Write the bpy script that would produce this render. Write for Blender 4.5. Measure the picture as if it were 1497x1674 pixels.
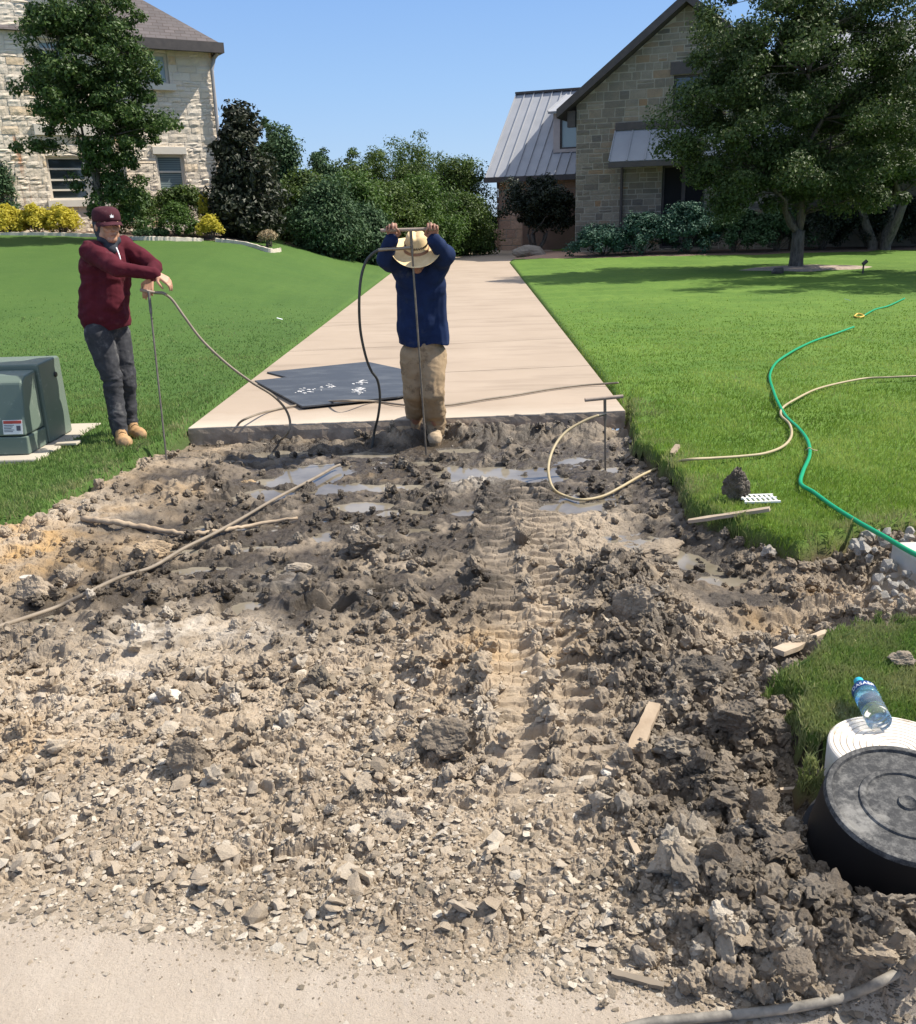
import bpy, bmesh, math, random
import numpy as np
from mathutils import Vector, Matrix, Euler
PI = math.pi; R = math.radians
scn = bpy.context.scene
for o in list(bpy.data.objects): bpy.data.objects.remove(o)
C = scn.collection
# ------------------------------------------------------------ camera
CAMZ = 1.62; FOC = 1500.0; CX, CY = 748.5, 837.0
PITCH = R(18.0); ROLL = R(-1.6)
cd = bpy.data.cameras.new('camera'); cam = bpy.data.objects.new('camera', cd); C.objects.link(cam)
cd.sensor_fit = 'HORIZONTAL'; cd.sensor_width = 36; cd.lens = 36 * FOC / 1497
cd.clip_start = 0.05; cd.clip_end = 3000
CM = (Matrix.Rotation(R(90) - PITCH, 4, 'X') @ Matrix.Rotation(ROLL, 4, 'Z'))
CM = Matrix.Translation((0, 0, CAMZ)) @ CM
cam.matrix_world = CM
scn.camera = cam
# ------------------------------------------------------------ light
SUN_EL = R(50); SUN_AZ = R(10)          # azimuth counted from +X towards +Y
sdir = Vector((math.cos(SUN_EL) * math.cos(SUN_AZ), math.cos(SUN_EL) * math.sin(SUN_AZ), math.sin(SUN_EL)))
sl = bpy.data.lights.new('sun', 'SUN'); sl.energy = 5.0; sl.angle = R(0.5); sl.color = (1.0, .93, .82)
so = bpy.data.objects.new('sun', sl); C.objects.link(so)
so.rotation_euler = (-sdir).to_track_quat('-Z', 'Y').to_euler()
w = bpy.data.worlds.new('World'); scn.world = w; w.use_nodes = True
wn = w.node_tree; bg = wn.nodes['Background']
sky = wn.nodes.new('ShaderNodeTexSky'); sky.sky_type = 'NISHITA'; sky.sun_disc = False
sky.sun_elevation = SUN_EL; sky.sun_rotation = R(90) - SUN_AZ
sky.air_density = 1.0; sky.dust_density = 0.0; sky.ozone_density = 4.0; sky.altitude = 150
_tc = wn.nodes.new('ShaderNodeTexCoord'); _sx = wn.nodes.new('ShaderNodeSeparateXYZ'); _rp = wn.nodes.new('ShaderNodeValToRGB'); _mx = wn.nodes.new('ShaderNodeMix'); _mx.data_type = 'RGBA'
wn.links.new(_tc.outputs['Generated'], _sx.inputs[0]); wn.links.new(_sx.outputs[2], _rp.inputs[0])
for _e, (_p, _c) in zip([_rp.color_ramp.elements[0], _rp.color_ramp.elements[1], _rp.color_ramp.elements.new(.12), _rp.color_ramp.elements.new(.3)], ((0.0, (.50, .69, .95)), (1.0, (.06, .16, .50)), (.12, (.37, .60, .97)), (.3, (.19, .41, .92)))):
    _e.position = _p; _e.color = (*_c, 1)
_sc = wn.nodes.new('ShaderNodeVectorMath'); _sc.operation = 'SCALE'; _sc.inputs['Scale'].default_value = 7.6
wn.links.new(_rp.outputs[0], _sc.inputs[0]); wn.links.new(sky.outputs[0], _mx.inputs[6]); wn.links.new(_sc.outputs[0], _mx.inputs[7]); _mx.inputs[0].default_value = .82
wn.links.new(_mx.outputs[2], bg.inputs[0]); bg.inputs[1].default_value = 0.085
scn.view_settings.view_transform = 'Standard'; scn.view_settings.look = 'None'
scn.view_settings.exposure = 0.62; scn.view_settings.gamma = 1
scn.render.engine = 'CYCLES'
# ------------------------------------------------------------ projection helpers (pixel of the photo -> point in the place)
RM = np.array(CM.to_3x3())
def ray(px, py):
    v = RM @ np.array([(px - CX) / FOC, -(py - CY) / FOC, -1.0]); return v
def G(px, py, z=0.0):
    v = ray(px, py); t = (z - CAMZ) / v[2]; return Vector((v[0] * t, v[1] * t, z))
def P(px, py, Y):
    v = ray(px, py); t = Y / v[1]; return Vector((v[0] * t, Y, CAMZ + v[2] * t))
# ------------------------------------------------------------ numpy noise
def _h(ix, iy, s):
    a = (ix.astype(np.int64) * 374761393 + iy.astype(np.int64) * 668265263 + s * 974634777) & 0xffffffff
    a = ((a ^ (a >> 13)) * 1274126177) & 0xffffffff
    a = ((a ^ (a >> 16)) * 2246822519) & 0xffffffff
    return ((a ^ (a >> 15)) & 0xffffff) / float(0x1000000)
def pn(x, y, s=0):
    x = np.asarray(x, float); y = np.asarray(y, float)
    ix = np.floor(x); iy = np.floor(y); fx = x - ix; fy = y - iy
    ux = fx * fx * fx * (fx * (fx * 6 - 15) + 10); uy = fy * fy * fy * (fy * (fy * 6 - 15) + 10)
    def g(dx, dy):
        a = _h(ix + dx, iy + dy, s) * 2 * PI
        return np.cos(a) * (fx - dx) + np.sin(a) * (fy - dy)
    a = g(0, 0); b = g(1, 0); c = g(0, 1); d = g(1, 1)
    return ((a + (b - a) * ux) * (1 - uy) + (c + (d - c) * ux) * uy) * 1.5
def fbm(x, y, o=4, s=0, g=.5):
    r = 0; a = 1
    for i in range(o):
        r = r + a * pn(x, y, s + i * 7); x = x * 2.03; y = y * 2.03; a *= g
    return r
def worley(x, y, s=0, jit=.9):
    x = np.asarray(x, float); y = np.asarray(y, float)
    ix = np.floor(x); iy = np.floor(y)
    f1 = np.full(x.shape, 9.); f2 = np.full(x.shape, 9.); cid = np.zeros(x.shape); dx1 = np.zeros(x.shape); dy1 = np.zeros(x.shape)
    for i in (-1, 0, 1):
        for j in (-1, 0, 1):
            cx = ix + i; cy = iy + j
            px = cx + .5 + (_h(cx, cy, s) - .5) * jit; py = cy + .5 + (_h(cx, cy, s + 1) - .5) * jit
            dx = x - px; dy = y - py; d = np.sqrt(dx * dx + dy * dy)
            n = d < f1
            f2 = np.where(n, f1, np.minimum(f2, d))
            cid = np.where(n, _h(cx, cy, s + 2), cid); dx1 = np.where(n, dx, dx1); dy1 = np.where(n, dy, dy1)
            f1 = np.where(n, d, f1)
    return f1, f2, cid, dx1, dy1
def n3(p, s=0):
    """value noise on (n,3) points, -1..1"""
    p = np.asarray(p, float); i = np.floor(p); f = p - i; f = f * f * (3 - 2 * f)
    def h(dx, dy, dz): return _h(i[:, 0] + dx + 57 * (i[:, 2] + dz), i[:, 1] + dy + 113 * (i[:, 2] + dz), s)
    r = 0
    for dx in (0, 1):
        for dy in (0, 1):
            for dz in (0, 1):
                wgt = (f[:, 0] if dx else 1 - f[:, 0]) * (f[:, 1] if dy else 1 - f[:, 1]) * (f[:, 2] if dz else 1 - f[:, 2])
                r = r + wgt * h(dx, dy, dz)
    return r * 2 - 1
def sst(a, b, x):
    t = np.clip((x - a) / (b - a), 0, 1); return t * t * (3 - 2 * t)
def sdpoly(x, y, poly):
    """signed distance, positive inside"""
    x = np.asarray(x, float); y = np.asarray(y, float)
    d = np.full(x.shape, 1e9); ins = np.zeros(x.shape, bool); n = len(poly)
    for i in range(n):
        ax, ay = poly[i]; bx, by = poly[(i + 1) % n]
        ex, ey = bx - ax, by - ay; L = ex * ex + ey * ey + 1e-12
        t = np.clip(((x - ax) * ex + (y - ay) * ey) / L, 0, 1)
        d = np.minimum(d, np.hypot(x - ax - t * ex, y - ay - t * ey))
        c = ((ay > y) != (by > y))
        with np.errstate(divide='ignore', invalid='ignore'):
            xi = ax + (y - ay) * ex / (ey if ey != 0 else 1e-9)
        ins ^= c & (x < xi)
    return np.where(ins, d, -d)
def dline(x, y, pts):
    d = np.full(np.shape(x), 1e9); tt = np.zeros(np.shape(x)); n = len(pts) - 1
    for i in range(n):
        ax, ay = pts[i][0], pts[i][1]; bx, by = pts[i + 1][0], pts[i + 1][1]
        ex, ey = bx - ax, by - ay; L = ex * ex + ey * ey + 1e-12
        t = np.clip(((x - ax) * ex + (y - ay) * ey) / L, 0, 1)
        q = np.hypot(x - ax - t * ex, y - ay - t * ey)
        tt = np.where(q < d, (i + t) / n, tt); d = np.minimum(d, q)
    return d, tt
# ------------------------------------------------------------ object helpers
def tag(o, label=None, cat=None, group=None, kind=None):
    if label: o['label'] = label
    if cat: o['category'] = cat
    if group: o['group'] = group
    if kind: o['kind'] = kind
    return o
def thing(name, loc, label, cat, group=None):
    o = bpy.data.objects.new(name, None); C.objects.link(o); o.location = loc; o.empty_display_size = .1
    return tag(o, label, cat, group)
def npmesh(name, co, faces, nv=None, smooth=False, mats=(), parent=None, attrs=None, matidx=None):
    """co (n,3), faces (m,k) array or (flat list, lengths)"""
    me = bpy.data.meshes.new(name); co = np.asarray(co, dtype=np.float32)
    if isinstance(faces, tuple): flat, ln = faces; flat = np.asarray(flat, np.int32); ln = np.asarray(ln, np.int32)
    else: faces = np.asarray(faces, np.int32); flat = faces.ravel(); ln = np.full(len(faces), faces.shape[1], np.int32)
    if parent is not None and parent.location.length > 0: co = co - np.array(parent.location, dtype=np.float32)
    me.vertices.add(len(co)); me.vertices.foreach_set('co', co.ravel())
    me.loops.add(len(flat)); me.loops.foreach_set('vertex_index', flat)
    me.polygons.add(len(ln)); st = np.concatenate([[0], np.cumsum(ln)[:-1]]).astype(np.int32)
    me.polygons.foreach_set('loop_start', st)
    for m in (mats if isinstance(mats, (list, tuple)) else [mats]): me.materials.append(m)
    if matidx is not None: me.polygons.foreach_set('material_index', np.asarray(matidx, np.int32))
    me.update(calc_edges=True)
    me.polygons.foreach_set('use_smooth', np.full(len(ln), bool(smooth)))
    if attrs:
        for k, a in attrs.items():
            at = me.attributes.new(k, 'FLOAT', 'POINT'); at.data.foreach_set('value', np.asarray(a, np.float32))
    me.update()
    o = bpy.data.objects.new(name, me); C.objects.link(o)
    if parent is not None: o.parent = parent
    return o
class MB:
    def __init__(s): s.v = []; s.f = []; s.a = []
    def add(s, vs, fs, a=0.0):
        n = len(s.v); s.v += [tuple(q) for q in vs]; s.f += [tuple(i + n for i in f) for f in fs]; s.a += [a] * len(vs); return s
    def box(s, c, size, M=None, taper=1.0, a=0.0):
        x, y, z = size[0] / 2, size[1] / 2, size[2] / 2; k = taper
        vs = [(-x, -y, -z), (x, -y, -z), (x, y, -z), (-x, y, -z), (-x * k, -y * k, z), (x * k, -y * k, z), (x * k, y * k, z), (-x * k, y * k, z)]
        vs = [Vector(q) for q in vs]
        if M is not None: vs = [M @ q for q in vs]
        vs = [q + Vector(c) for q in vs]
        return s.add(vs, [(0, 3, 2, 1), (4, 5, 6, 7), (0, 1, 5, 4), (1, 2, 6, 5), (2, 3, 7, 6), (3, 0, 4, 7)], a)
    def tube(s, pts, r, n=10, cap=True, a=0.0):
        pts = [Vector(p) for p in pts]; rs = r if isinstance(r, (list, tuple)) else [r] * len(pts)
        vs = []; fs = []; up = None
        for i, p in enumerate(pts):
            t = (pts[min(i + 1, len(pts) - 1)] - pts[max(i - 1, 0)]).normalized()
            if up is None:
                up = Vector((0, 0, 1)) if abs(t.z) < .9 else Vector((1, 0, 0))
            u = (up - t * up.dot(t)).normalized(); v = t.cross(u); up = u
            for k in range(n):
                an = 2 * PI * k / n; vs.append(p + (u * math.cos(an) + v * math.sin(an)) * rs[i])
        for i in range(len(pts) - 1):
            for k in range(n):
                k2 = (k + 1) % n; fs.append((i * n + k, i * n + k2, (i + 1) * n + k2, (i + 1) * n + k))
        if cap: fs.append(tuple(range(n - 1, -1, -1))); fs.append(tuple((len(pts) - 1) * n + k for k in range(n)))
        return s.add(vs, fs, a)
    def lathe(s, prof, c=(0, 0, 0), n=32, M=None, a=0.0):
        vs = []; fs = []
        for (r, z) in prof:
            for k in range(n):
                an = 2 * PI * k / n; q = Vector((r * math.cos(an), r * math.sin(an), z))
                if M is not None: q = M @ q
                vs.append(q + Vector(c))
        for i in range(len(prof) - 1):
            for k in range(n):
                k2 = (k + 1) % n; fs.append((i * n + k, i * n + k2, (i + 1) * n + k2, (i + 1) * n + k))
        if prof[0][0] > 1e-6: fs.append(tuple(range(n - 1, -1, -1)))
        if prof[-1][0] > 1e-6: fs.append(tuple((len(prof) - 1) * n + k for k in range(n)))
        return s.add(vs, fs, a)
    def prism(s, poly, z0, z1, M=None, a=0.0):
        """poly of (x,y) extruded along z; M maps to the world"""
        n = len(poly); vs = [Vector((p[0], p[1], z0)) for p in poly] + [Vector((p[0], p[1], z1)) for p in poly]
        if M is not None: vs = [M @ q for q in vs]
        return s.add(vs, [tuple(range(n - 1, -1, -1)), tuple(range(n, 2 * n))] + [(i, (i + 1) % n, n + (i + 1) % n, n + i) for i in range(n)], a)
    def arrays(s):
        return np.array(s.v, float), ([i for f in s.f for i in f], [len(f) for f in s.f])
    def build(s, name, mat, parent=None, smooth=False, bevel=0, attr=None, auto=None):
        co, fc = s.arrays()
        at = {attr: s.a} if attr else None
        o = npmesh(name, co, fc, smooth=smooth, mats=mat, parent=parent, attrs=at)
        if bevel:
            m = o.modifiers.new('bevel', 'BEVEL'); m.width = bevel; m.segments = 2; m.limit_method = 'ANGLE'; m.angle_limit = R(40)
        if auto:
            bm = bmesh.new(); bm.from_mesh(o.data)
            for e in bm.edges:
                if len(e.link_faces) == 2 and e.calc_face_angle(0) > R(auto): e.smooth = False
            bm.to_mesh(o.data); bm.free()
        return o
def spline(pts, n=12):
    """Catmull-Rom through points"""
    p = [Vector(q) for q in pts]; p = [p[0] * 2 - p[1]] + p + [p[-1] * 2 - p[-2]]; out = []
    for i in range(1, len(p) - 2):
        a, b, c, d = p[i - 1:i + 3]
        for k in range(n):
            t = k / n
            out.append(.5 * ((2 * b) + (c - a) * t + (2 * a - 5 * b + 4 * c - d) * t * t + (3 * b - a - 3 * c + d) * t ** 3))
    out.append(p[-2]); return out
# ------------------------------------------------------------ materials
def mat(name, col=(.5, .5, .5), rough=.7, metal=0, spec=None):
    m = bpy.data.materials.new(name); m.use_nodes = True; b = m.node_tree.nodes['Principled BSDF']
    b.inputs['Base Color'].default_value = (*col, 1); b.inputs['Roughness'].default_value = rough; b.inputs['Metallic'].default_value = metal
    if spec is not None: b.inputs['Specular IOR Level'].default_value = spec
    return m
class NT:
    def __init__(s, m): s.t = m.node_tree; s.n = s.t.nodes; s.l = s.t.links; s.b = s.n['Principled BSDF']; s.co = None
    def new(s, t, **k):
        n = s.n.new(t)
        for a, v in k.items(): setattr(n, a, v)
        return n
    def link(s, a, b): s.l.new(a, b)
    def obj(s):
        if s.co is None: s.co = s.new('ShaderNodeTexCoord').outputs['Object']
        return s.co
    def geo(s): return s.new('ShaderNodeNewGeometry').outputs['Position']
    def noise(s, scale, detail=4, rough=.55, vec=None, out='Fac', dist=0):
        n = s.new('ShaderNodeTexNoise'); n.inputs['Scale'].default_value = scale; n.inputs['Detail'].default_value = detail
        n.inputs['Roughness'].default_value = rough; n.inputs['Distortion'].default_value = dist
        s.link(vec if vec is not None else s.obj(), n.inputs['Vector']); return n.outputs[out]
    def voro(s, scale, feat='F1', vec=None, out='Distance', rnd=1):
        n = s.new('ShaderNodeTexVoronoi'); n.feature = feat; n.inputs['Scale'].default_value = scale; n.inputs['Randomness'].default_value = rnd
        s.link(vec if vec is not None else s.obj(), n.inputs['Vector']); return n.outputs[out]
    def mapping(s, scale=(1, 1, 1), vec=None, rot=(0, 0, 0), loc=(0, 0, 0)):
        n = s.new('ShaderNodeMapping'); n.inputs['Scale'].default_value = scale; n.inputs['Rotation'].default_value = rot; n.inputs['Location'].default_value = loc
        s.link(vec if vec is not None else s.obj(), n.inputs['Vector']); return n.outputs[0]
    def ramp(s, fac, stops, interp='LINEAR'):
        n = s.new('ShaderNodeValToRGB'); cr = n.color_ramp; cr.interpolation = interp
        while len(cr.elements) < len(stops): cr.elements.new(.5)
        for e, (p, c) in zip(cr.elements, stops):
            e.position = p; e.color = (*c, 1) if isinstance(c, (tuple, list)) else (c, c, c, 1)
        s.link(fac, n.inputs[0]); return n.outputs[0]
    def mix(s, fac, a, b, bt='MIX'):
        n = s.new('ShaderNodeMix', data_type='RGBA', blend_type=bt)
        for i, v in ((0, fac), (6, a), (7, b)):
            if isinstance(v, (int, float)): n.inputs[i].default_value = v
            elif isinstance(v, (tuple, list)): n.inputs[i].default_value = (*v, 1)
            else: s.link(v, n.inputs[i])
        return n.outputs[2]
    def math(s, op, a, b=None, clamp=False):
        n = s.new('ShaderNodeMath', operation=op); n.use_clamp = clamp
        for i, v in ((0, a), (1, b)):
            if v is None: continue
            if isinstance(v, (int, float)): n.inputs[i].default_value = v
            else: s.link(v, n.inputs[i])
        return n.outputs[0]
    def attr(s, name):
        n = s.new('ShaderNodeAttribute'); n.attribute_name = name; return n.outputs['Fac']
    def bump(s, h, strength=.5, dist=.01, prev=None):
        n = s.new('ShaderNodeBump'); n.inputs['Strength'].default_value = strength; n.inputs['Distance'].default_value = dist
        s.link(h, n.inputs['Height'])
        if prev is not None: s.link(prev, n.inputs['Normal'])
        s.link(n.outputs[0], s.b.inputs['Normal']); return n.outputs[0]
    def col(s, c): s.link(c, s.b.inputs['Base Color'])
    def rough(s, c): s.link(c, s.b.inputs['Roughness'])
def noisy(name, c1, c2, scale=20, rough=.8, bump=.3, bd=.005, metal=0, detail=5, spec=None, sc2=None):
    m = mat(name, c1, rough, metal, spec); t = NT(m)
    n = t.noise(scale, detail, .6); t.col(t.ramp(n, [(.3, c1), (.7, c2)]))
    if bump: t.bump(t.noise(sc2 or scale * 3, 5, .6), bump, bd)
    return m
# ============================================================ THE GROUND
PIT = -.13
def Gp(pts, z=0.0): return [tuple(G(a, b, z)[:2]) for a, b in pts]
# the slab (driveway)
dl = Gp([(307, 700), (632, 452)]); dr = Gp([(1022, 671), (832, 429)])
def ext(a, b, y):
    t = (y - a[1]) / (b[1] - a[1]); return (a[0] + (b[0] - a[0]) * t, y)
farL = ext(dl[0], dl[1], 37)
DRIVE = [dl[0], farL, (-3.2, 44.5), (4.5, 45.5)] + Gp([(925, 409), (868, 419), (838, 424)]) + [dr[1], dr[0]]
# lawn outlines
RL = Gp([(1026, 640)]) + Gp([(1040, 720), (1075, 745), (1105, 775), (1122, 812), (1155, 838), (1190, 850), (1235, 868), (1300, 884), (1350, 880), (1400, 866), (1440, 852), (1470, 846), (1560, 830), (2300, 800)])
LAWN_R = [dr[0]] + RL + [(60, 9), (200, 300), (0.5, 300), (.5, 60)] + [dr[1]]
LAWN_R = [(p[0], p[1]) for p in LAWN_R]
ISL = Gp([(1600, 1000), (1497, 1012), (1430, 1012), (1380, 1030), (1325, 1045), (1290, 1075), (1262, 1100), (1258, 1150), (1275, 1195), (1320, 1235), (1370, 1262), (1500, 1290), (1700, 1330), (2100, 1330), (2300, 1000)])
LL = Gp([(300, 704), (262, 730), (215, 752), (175, 775), (130, 800), (70, 830), (20, 845), (-60, 860), (-400, 960), (-1200, 1150)])
LAWN_L = LL + [(-60, 6), (-200, 300), (.4, 300), (.4, 60)] + [farL, dl[1], (dl[0][0] - .01, dl[0][1])]
def lawn_sd(x, y):
    n = .05 * fbm(x * 5, y * 5, 3, 5) + .02 * pn(x * 30, y * 30, 9)
    a = sdpoly(x, y, LAWN_R); b = sdpoly(x, y, LAWN_L); c = sdpoly(x, y, ISL) - .03 + .11 * fbm(x * 4, y * 4, 3, 6)
    k = sst(8.2, 7.0, y)
    return np.maximum(np.maximum(a, b), c) + n * k
def rise(x, y):
    """the left lawn climbs towards the left house, the right one a little"""
    l = np.interp(-x, [1.8, 2.6, 3.4, 4.4, 5.6, 7.5, 12, 30, 80], [0, .10, .28, .52, .74, .88, 1.02, 1.1, 1.1])
    z = 1.36 * l * sst(11, 27, y)
    z = z + .05 * np.interp(x, [2, 5, 30], [0, 1, 1.5]) * sst(10, 30, y)
    z = z - 1.5 * sst(46, 75, y) * sst(-12, -2, x) * sst(14, 4, x)
    return z
def lawn_z(x, y, sd=None):
    if sd is None: sd = lawn_sd(x, y)
    dd = sdpoly(x, y, DRIVE)
    z = rise(x, y) + .03 * fbm(x * .5, y * .5, 3, 21) * sst(0, 1.5, -dd) + .012 * pn(x * 4, y * 4, 3) * sst(0, .3, -dd)
    z = z + np.where(y > 7.2, -.04 + .065 * sst(-.05, .10, -dd), .02)
    return z
def soft(x): return x
PUD = [(515, 775, 60, 17), (430, 812, 55, 12), (345, 800, 16, 5), (800, 775, 70, 11), (880, 785, 50, 9), (640, 800, 60, 8), (660, 840, 45, 6), (720, 810, 40, 5), (450, 790, 40, 7), (300, 905, 60, 7), (620, 880, 40, 6), (500, 975, 50, 6), (640, 975, 40, 5), (420, 900, 50, 6), (745, 775, 30, 14), (885, 775, 30, 12), (395, 1000, 36, 20), (380, 970, 45, 8), (470, 940, 60, 7), (560, 1015, 60, 8), (535, 880, 26, 11), (930, 832, 70, 9), (985, 830, 35, 8),
       (560, 800, 55, 10), (590, 830, 60, 8), (340, 865, 30, 8), (490, 720, 30, 4), (450, 745, 60, 7), (345, 760, 50, 5), (600, 745, 50, 5), (760, 738, 40, 4), (1010, 700, 30, 7), (1015, 720, 25, 7), (330, 935, 50, 9), (770, 840, 40, 6), (680, 870, 30, 5), (1000, 770, 30, 5), (690, 760, 40, 5), (940, 755, 30, 5)]
PW = []
for (a, b, rx, ry) in PUD:
    c = G(a, b, -.17); e = G(a + rx, b, -.17); f_ = G(a, b + ry, -.17); PW.append((c.x, c.y, abs(e.x - c.x), abs(f_.y - c.y)))
WATER_Z = -.166
HEAP = [G(*q)[:2] for q in ((1010, 905), (1035, 985), (1050, 1060), (1110, 1120), (1150, 1190), (1165, 1260), (1180, 1330), (1210, 1400), (1270, 1480), (1370, 1560), (1500, 1600))]
TRA = [G(*q, -.1)[:2] for q in ((800, 720), (775, 850), (775, 1000), (790, 1150), (800, 1290))]
TRB = [G(*q, -.1)[:2] for q in ((838, 800), (850, 900), (868, 1010), (890, 1130), (905, 1300))]
TRC = [G(*q, -.1)[:2] for q in ((925, 830), (975, 980), (990, 1060), (1010, 1200))]
ROADL = Gp([(-900, 1440), (0, 1482), (330, 1512), (650, 1572), (1000, 1600), (1250, 1640), (1497, 1655), (2400, 1700)])
def road_y(x): return np.interp(x, [p[0] for p in ROADL], [p[1] for p in ROADL])
def wetness(x, y):
    wz = sst(3.25, 4.1, y + .35 * fbm(x * 1.2, y * 1.2, 3, 77)) * sst(-2.9, -1.7, x + .3 * pn(x * 1.5, y * 1.5, 4)) * sst(1.9, 1.2, x + .1 * y - .5)
    tr = sst(.55, .2, dline(x, y, TRC)[0]) * sst(6.1, 5.0, y)
    return np.clip(wz - .75 * tr, 0, 1)
def mud(x, y, fine=True):
    """height of the dug ground"""
    wet = wetness(x, y)
    base = np.interp(y, [1.0, 2.0, 2.6, 3.4, 4.4, 5.4, 9], [-.03, -.045, -.06, -.09, -.135, -.155, -.155])
    ry = road_y(x)
    dry = 1 - wet
    offroad = sst(-.05, .25, y - ry)
    # broad lumps
    h = base + .028 * fbm(x * 2.2, y * 2.2, 3, 11) * (offroad * .7 + .1) * (1 - .35 * wet)
    # clay broken into plates: every cell has its own height and tilt
    wx = x + .04 * pn(x * 6, y * 6, 31); wy = y + .04 * pn(x * 6, y * 6, 32)
    for (sc, amp, tl, s, k) in ((4.6, .020, .13, 41, 1), (10.5, .014, .20, 51, 1), (23, .009, .34, 61, 1), (47, .0055, .45, 71, 1)):
        rot = .5 * math.sin(s)
        f1, f2, ci, dx, dy = worley(wx * sc + rot * wy, wy * sc * 1.25, s)
        tx = (np.modf(ci * 37.7)[0] - .5) * tl; ty = (np.modf(ci * 91.3)[0] - .5) * tl
        pl = (ci - .5) * amp * 1.5 + (dx * tx + dy * ty) / sc * 1.6
        pl = pl * (.25 + .75 * sst(.0, .13, f2 - f1)); crack = -amp * .5 * sst(.12, .0, f2 - f1)
        mk = sst(-.35, .35, fbm(x * 1.7 + s, y * 1.7, 2, s + 3))
        h = h + (pl + crack) * (.35 + .65 * mk) * (offroad * .93 + .015) * (1 - .8 * wet) * (1 - .35 * sst(3.0, 4.2, y) * (sc > 8))
    h = h + .011 * fbm(x * 14, y * 14, 3, 81) * (offroad * .8 + .03)
    far = sst(2.9, 4.2, y)
    # drying cracks
    f1, f2, ci, dx, dy = worley(wx * 12, wy * 15, 91); ck = sst(-.4, .2, fbm(x * 1.3, y * 1.3, 2, 95))
    h = h + (-.013 * sst(.10, .0, f2 - f1) + (ci - .5) * .008) * ck * dry * offroad
    f1, f2, ci, dx, dy = worley(wx * 34, wy * 38, 93)
    h = h + (-.006 * sst(.16, .0, f2 - f1) + (ci - .5) * .005) * dry * offroad * (1 - .6 * far)
    # crusty broken ledges across the middle
    lg = sst(.15, .45, fbm(x * 1.6 + 4, y * 2.6, 3, 97)) * sst(2.4, 2.8, y) * sst(4.6, 4.0, y)
    f1, f2, ci, dx, dy = worley(wx * 8.5, wy * 11, 99); f1b, f2b, ci2, dx2, dy2 = worley(wx * 26, wy * 28, 98)
    h = h + lg * (.028 + .05 * (ci - .4) * sst(0, .12, f2 - f1) + .010 * np.sqrt(np.maximum(0, .4 - f1b * f1b)))
    # lumpy churned clods in the wet part
    f1, f2, ci, dx, dy = worley(wx * 7, wy * 9, 101)
    lump = np.maximum(0, .62 - f1) * (ci > .55)
    lm = sst(-.15, .4, fbm(x * 1.1, y * 1.6, 2, 103))
    h = h + wet * lm * (.085 * lump + .008 * fbm(x * 22, y * 22, 2, 105) * (lump > 0.02) + .018 * np.abs(fbm(x * 9, y * 12, 3, 107)))
    f1, f2, ci, dx, dy = worley(wx * 17, wy * 19, 111)
    h = h + wet * .022 * np.maximum(0, .55 - f1) * (ci > .45)
    # tracks
    bl1, bl2, bl3, _a, _b = worley(x * 26, y * 22, 123); blob = np.sqrt(np.maximum(0, .4 - bl1 * bl1))
    trk_late = 0
    for T, wd, hg in ((TRA, .04, .026), (TRB, .045, .026), (TRC, .05, .024)):
        d, t = dline(x, y, T)
        br = sst(-.5, .25, pn(x * 9, y * 9, 121))
        trk_late = trk_late + hg * np.exp(-(d / wd) ** 2) * br * (.45 + 1.5 * blob + .3 * fbm(x * 30, y * 30, 3, 122)) * sst(0, .05, t) * sst(1, .93, t)
    trk = sst(.0, .05, x - np.interp(y, [p[1] for p in TRA[::-1]], [p[0] for p in TRA[::-1]])) * sst(.0, .06, np.interp(y, [p[1] for p in TRC[::-1]], [p[0] for p in TRC[::-1]]) - x) * sst(2.2, 2.45, y) * sst(6.9, 6.1, y)
    yy = y + .06 * x + .03 * pn(x * 3, y * 3, 131)
    cl = np.abs(np.modf(yy / .105)[0] - .5) * 2
    smooth_ = base + .005 * fbm(x * 8, y * 8, 3, 141) + .012 * fbm(x * 2, y * 2, 2, 142)
    f1, f2, ci, dx, dy = worley(wx * 16, wy * 24, 151)
    smooth_ = smooth_ - .008 * sst(.14, 0, f2 - f1) + (ci - .5) * .006
    trs = smooth_ + .026 * sst(.40, .72, cl) * (.5 + .8 * sst(-.5, .5, pn(x * 8, yy * 5, 133)))
    k = trk * (.86 + .14 * sst(-.3, .3, fbm(x * 2.5, y * 1.6, 2, 143)))
    h = h * (1 - k) + trs * k + trk_late
    # second, fainter run of prints on the left
    k2 = sst(.5, .25, np.abs(x + 1.25 - .05 * y)) * sst(2.5, 2.8, y) * sst(3.9, 3.5, y) * .6
    cl2 = np.abs(np.modf((y - .10 * x) / .085)[0] - .5) * 2
    h = h * (1 - k2) + (smooth_ + .014 * sst(.5, .95, cl2)) * k2
    # banks under the lawn edges
    sl_ = sdpoly(x, y, LAWN_L); sr_ = np.maximum(sdpoly(x, y, LAWN_R), sdpoly(x, y, ISL))
    bank = sst(-1.15, -.02, sl_ + .12 * fbm(x * 3, y * 3, 2, 161)) * sst(7.7, 6.4, y)
    h = h + bank * .115
    h = h + sst(-.25, -.02, sr_) * .03 - .05 * np.exp(-((sr_ + .3) / .2) ** 2) * sst(5.2, 4.4, y)
    # spoil heap
    d, t = dline(x, y, HEAP)
    hp = np.exp(-(d / .23) ** 2) * (.7 + .5 * fbm(x * 4, y * 4, 3, 171))
    f1, f2, ci, dx, dy = worley(wx * 9, wy * 9, 173)
    f1b, f2b, cib, dxb, dyb = worley(wx * 24, wy * 24, 174)
    f1c, f2c, cic, dxc, dyc = worley(wx * 55, wy * 55, 175)
    h = h + hp * (.09 + .10 * np.sqrt(np.maximum(0, .42 - f1 * f1)) * (ci > .3) * 1.0 - .03 + .030 * np.sqrt(np.maximum(0, .36 - f1b * f1b)) + .012 * np.sqrt(np.maximum(0, .36 - f1c * f1c)))
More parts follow.
